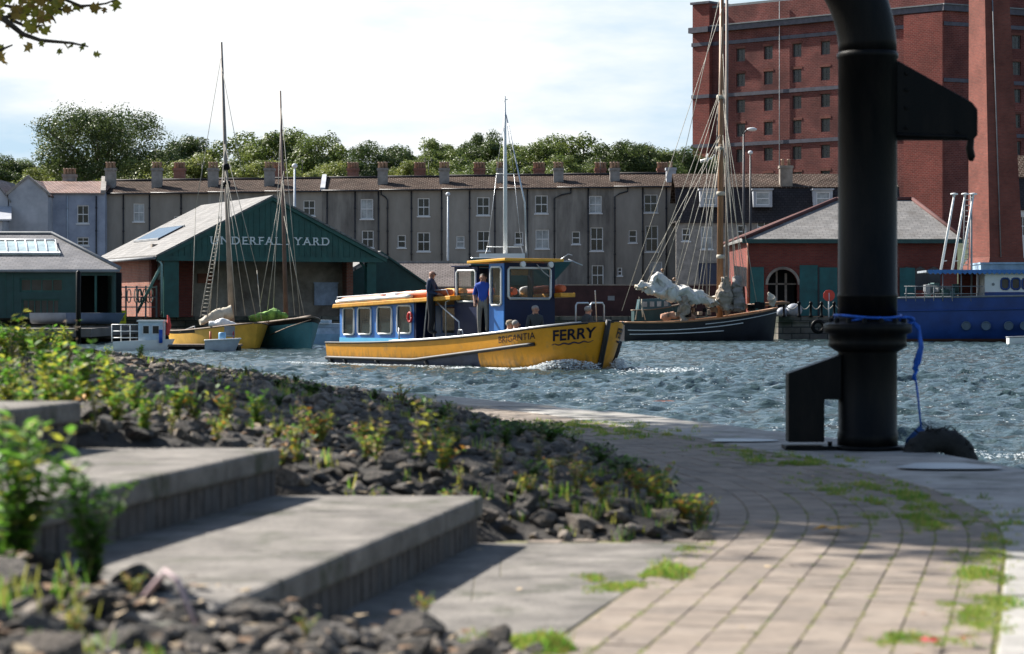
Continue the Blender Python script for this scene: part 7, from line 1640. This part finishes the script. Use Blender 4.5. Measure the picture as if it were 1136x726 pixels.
MB().tube([PK_(829.5, 270, D_), PK_(829.5, 345, D_)], .04, 6).build('stanchion', mat('orange_pole', (.4, .13, .06), .6), kt)
q = MB()
q.add([PK_(815, 295, D_+.5), PK_(829, 297, D_+.5), PK_(829, 318, D_+.5), PK_(815, 318, D_+.5)], [(3, 2, 1, 0)]).ext([PK_(815, 295, D_+.52), PK_(829, 297, D_+.52), PK_(829, 318, D_+.52), PK_(815, 318, D_+.52)], (0, .05, 0)); q.build('slatted_screen', M['cement'], kt)
# wooden cruiser hull behind the ketch's stern
cr = empty('cabin_cruiser', (X(702, 122.4), 122.5, .5), R(4), 'dark teal cabin cruiser with a row of windows lying behind the ketch', 'boat')
ch_ = Hull(2.6, .8, lambda t: 1.0+.35*t*t, bow=(.4, 2, .7), sf=.8, wl=.75, wlb=.3, zb=-.1, nst=20); ch_.mesh().build('hull', [mat('dark_teal_hull', (.025, .06, .065), .5), DECK], cr); ch_.gunwale(.035).build('gunwale', M['wood'], cr)
MB().hexa([(.2, -.6, .95), (2.0, -.6, 1.05), (2.0, .6, 1.05), (.2, .6, .95)], [(.3, -.5, 1.55), (1.7, -.5, 1.62), (1.7, .5, 1.62), (.3, .5, 1.55)]).build('coachroof', mat('teal_cabin', (.03, .085, .1), .5), cr)
for i in range(4): MB().box((.55+i*.36, -.585, 1.3+.01*i), (.22, .03, .26)).build('window', M['glass_pale'], cr)
# little white anemometer cross / weathervane on a tall pole
wv = empty('wind_vane', (X(784, 124), 124, YG), 0, 'white wind vane on a thin pole above the ketch rigging', 'vane'); 
zv = Z(177, 124)-YG
MB().tube([(0, 0, 0), (0, 0, zv)], [.05, .015], 6).build('pole', OM, wv)
MB().tube([(-.32, 0, zv-.1), (.28, 0, zv+.06), (.42, 0, zv+.25)], [.09, .05, .03], 6).tube([(.05, 0, zv+.3), (.0, 0, zv-.12)], [.03, .08], 6).build('vane', WHT, wv)

# ================================================================ the blue ship at right
BD = 116.0; bs0 = X(985, BD); bsn = empty('blue_ship', (bs0, BD, 0), R(-3), 'long blue hulled ship with a white deckhouse and three raked white poles', 'ship')
px2 = lambda p: X(p, BD)-bs0
SB = mat('ship_blue', (.010, .042, .19), .45, var=.25, vs=.8, rvar=.1, c2=(.014, .06, .25)); SBD = mat('ship_trim_blue', (.04, .17, .45), .45)
bh = Hull(20, 2.4, lambda t: Z(331, BD)+.35*t, bow=(.75, 2.2, .6), sf=.55, wl=.9, wlb=.4, zb=-.5, rake=.8, nst=50, nv=12)
bh.mesh(lambda t, z, s: 2 if z < .1 else 0, .1, 1).build('hull', [SB, DECK, mat('boot_rust', (.10, .045, .03), .7)], bsn)
bh.gunwale(.05).build('gunwale', M['lead'], bsn)
MB().tube(bh.line(lambda t: bh.sheer(t)-.62, .0, .8), .04, 6).build('rubbing_strake', SB, bsn)
for p_ in (1065, 1086, 1110, 1127, 1145):
    c_ = bh.pt(px2(p_)/20, .78, -1, .10); q = MB().lathe([(.22, -.08), (.22, .06), (.17, .07), (.17, .05)], c=c_, n=20, M=Matrix.Rotation(R(90), 3, 'X')).build('porthole', mat('porthole_grey', (.06, .10, .15), .4), bsn)
zA, zB_ = Z(331, BD)+.05, Z(303, BD)
ops = [(px2(c-4.5), px2(c+4.5), Z(321.5, BD), Z(309.5, BD)) for c in (1108, 1119.5, 1131, 1142.5, 1154)]
MB().wall(px2(1086), px2(1200), Z(324.5, BD), zB_, ops, y=-1.7, t=.06).bb(px2(1086), px2(1086)+.06, -1.63, 1.6, zA-.3, zB_).build('deckhouse', WHT, bsn)
MB().bb(px2(1086), px2(1200), -1.74, -1.6, zA-.2, Z(324.6, BD)).build('deckhouse_base', SB, bsn)
for o_ in ops:
    a, b, c, d = o_; r_ = .1; path = [Vector((x, -1.72, z)) for x, z in [(a+r_, c), (b-r_, c), (b, c+r_), (b, d-r_), (b-r_, d), (a+r_, d), (a, d-r_), (a, c+r_), (a+r_, c), (b-r_, c)]]
    fo = MB().tube(path, .045, 6).build('window', SB, bsn); MB().bb(a, b, -1.68, -1.66, c, d).build('pane', M['glass'], fo)
MB().tube([(px2(1095), -1.71, Z(316, BD)), (px2(1095), -1.74, Z(316, BD))], .07, 10).build('vent', M['lead'], bsn)
MB().bb(px2(1022), px2(1200), -1.95, 1.8, zB_+.002, zB_+.10).build('canopy', mat('canopy_grey_blue', (.22, .25, .28), .7, var=.3), bsn)
sc2 = MB()
x = px2(1024)
while x < px2(1200): sc2.ext([(x, -1.99, zB_+.12), (x+.22, -1.99, zB_+.12), (x+.22, -1.99, zB_-.02), (x+.11, -1.99, zB_-.1), (x, -1.99, zB_-.02)], (0, .035, 0)); x += .23
sc2.build('fascia', SBD, bsn)
MB().bb(px2(1082), px2(1200), -1.6, 1.6, zB_+.101, Z(294, BD)).bb(px2(1081), px2(1200), -1.7, 1.7, Z(294, BD)+.002, Z(292, BD)).build('upper_deckhouse', mat('pale_ship_blue', (.26, .36, .46), .6, var=.2), bsn)
po_ = MB()
for p_ in (1040, 1060, 1078): po_.tube([(px2(p_), -1.85, zA-.2), (px2(p_), -1.85, zB_)], .03, 6)
for z in (.35, .7): po_.tube([(px2(998), -2.0, zA+z-.2), (px2(1083), -2.05, zA+z-.2)], .02, 5)
for p_ in (1000, 1010, 1020, 1030, 1050, 1070): po_.tube([(px2(p_), -2.02, zA-.2), (px2(p_), -2.02, zA+.5)], .02, 5)
po_.build('rail', M['lead'], bsn)
rr_ = random.Random(12)
VC = mat('verdigris_cover', (.12, .2, .2), .8)
for i in range(22): p_ = rr_.uniform(1024, 1062); MB().box((px2(p_), rr_.uniform(-1.4, 0), zA+rr_.uniform(0, .45)), (rr_.uniform(.15, .5), .3, rr_.uniform(.2, .5)), 0, rr_.uniform(0, 3)).build('deck_box', [M['darkgreen'], M['lead'], VC][rr_.randrange(3)], bsn, bevel=.02)
MB().bb(px2(1064), px2(1083), .2, .5, zA-.2, zB_).build('rear_bulkhead', M['redbrick'], bsn)
for a, b in ((1043, 1058), (1055.5, 1070), (1065, 1079)):
    q = MB().tube([(px2(a), 0, Z(302, BD)), (px2(b), 0, Z(217, BD))], [.065, .05], 8); q.lathe([(.05, 0), (.19, .03), (.17, .09), (.05, .11)], c=(px2(b), 0, Z(217, BD)), n=14); q.tube([(px2(a)+.12, 0, Z(290, BD)), (px2(a)+.3, 0, Z(289.5, BD))], .02, 5); q.build('raked_pole', WHT, bsn)
ld = MB().tube([(px2(1068), .3, Z(300, BD)), (px2(1071), .3, Z(217, BD))], .025, 5).tube([(px2(1074), .3, Z(300, BD)), (px2(1077), .3, Z(217, BD))], .025, 5)
for py in range(222, 300, 6): ld.tube([(px2(1068+(300-py)*.036), .3, Z(py, BD)), (px2(1074+(300-py)*.036), .3, Z(py, BD))], .02, 4)
ld.build('ladder', M['lead'], bsn)
MB().tube([(px2(1077.5), .1, zA), (px2(1077), .1, Z(217, BD))], .05, 8).build('signal_mast', M['lead'], bsn)
wd = empty('white_dinghy', (X(1118, 107), 107, 0), R(-2), 'small white dinghy moored alongside the blue ship', 'dinghy')
wh_ = Hull(1.7, .5, lambda t: .33+.06*t, bow=(.5, 2, .7), sf=.8, wl=.85, wlb=.5, zb=-.2, nst=16); wh_.mesh().build('hull', [WHT, DECK], wd); wh_.gunwale(.03).build('gunwale', M['lead'], wd)
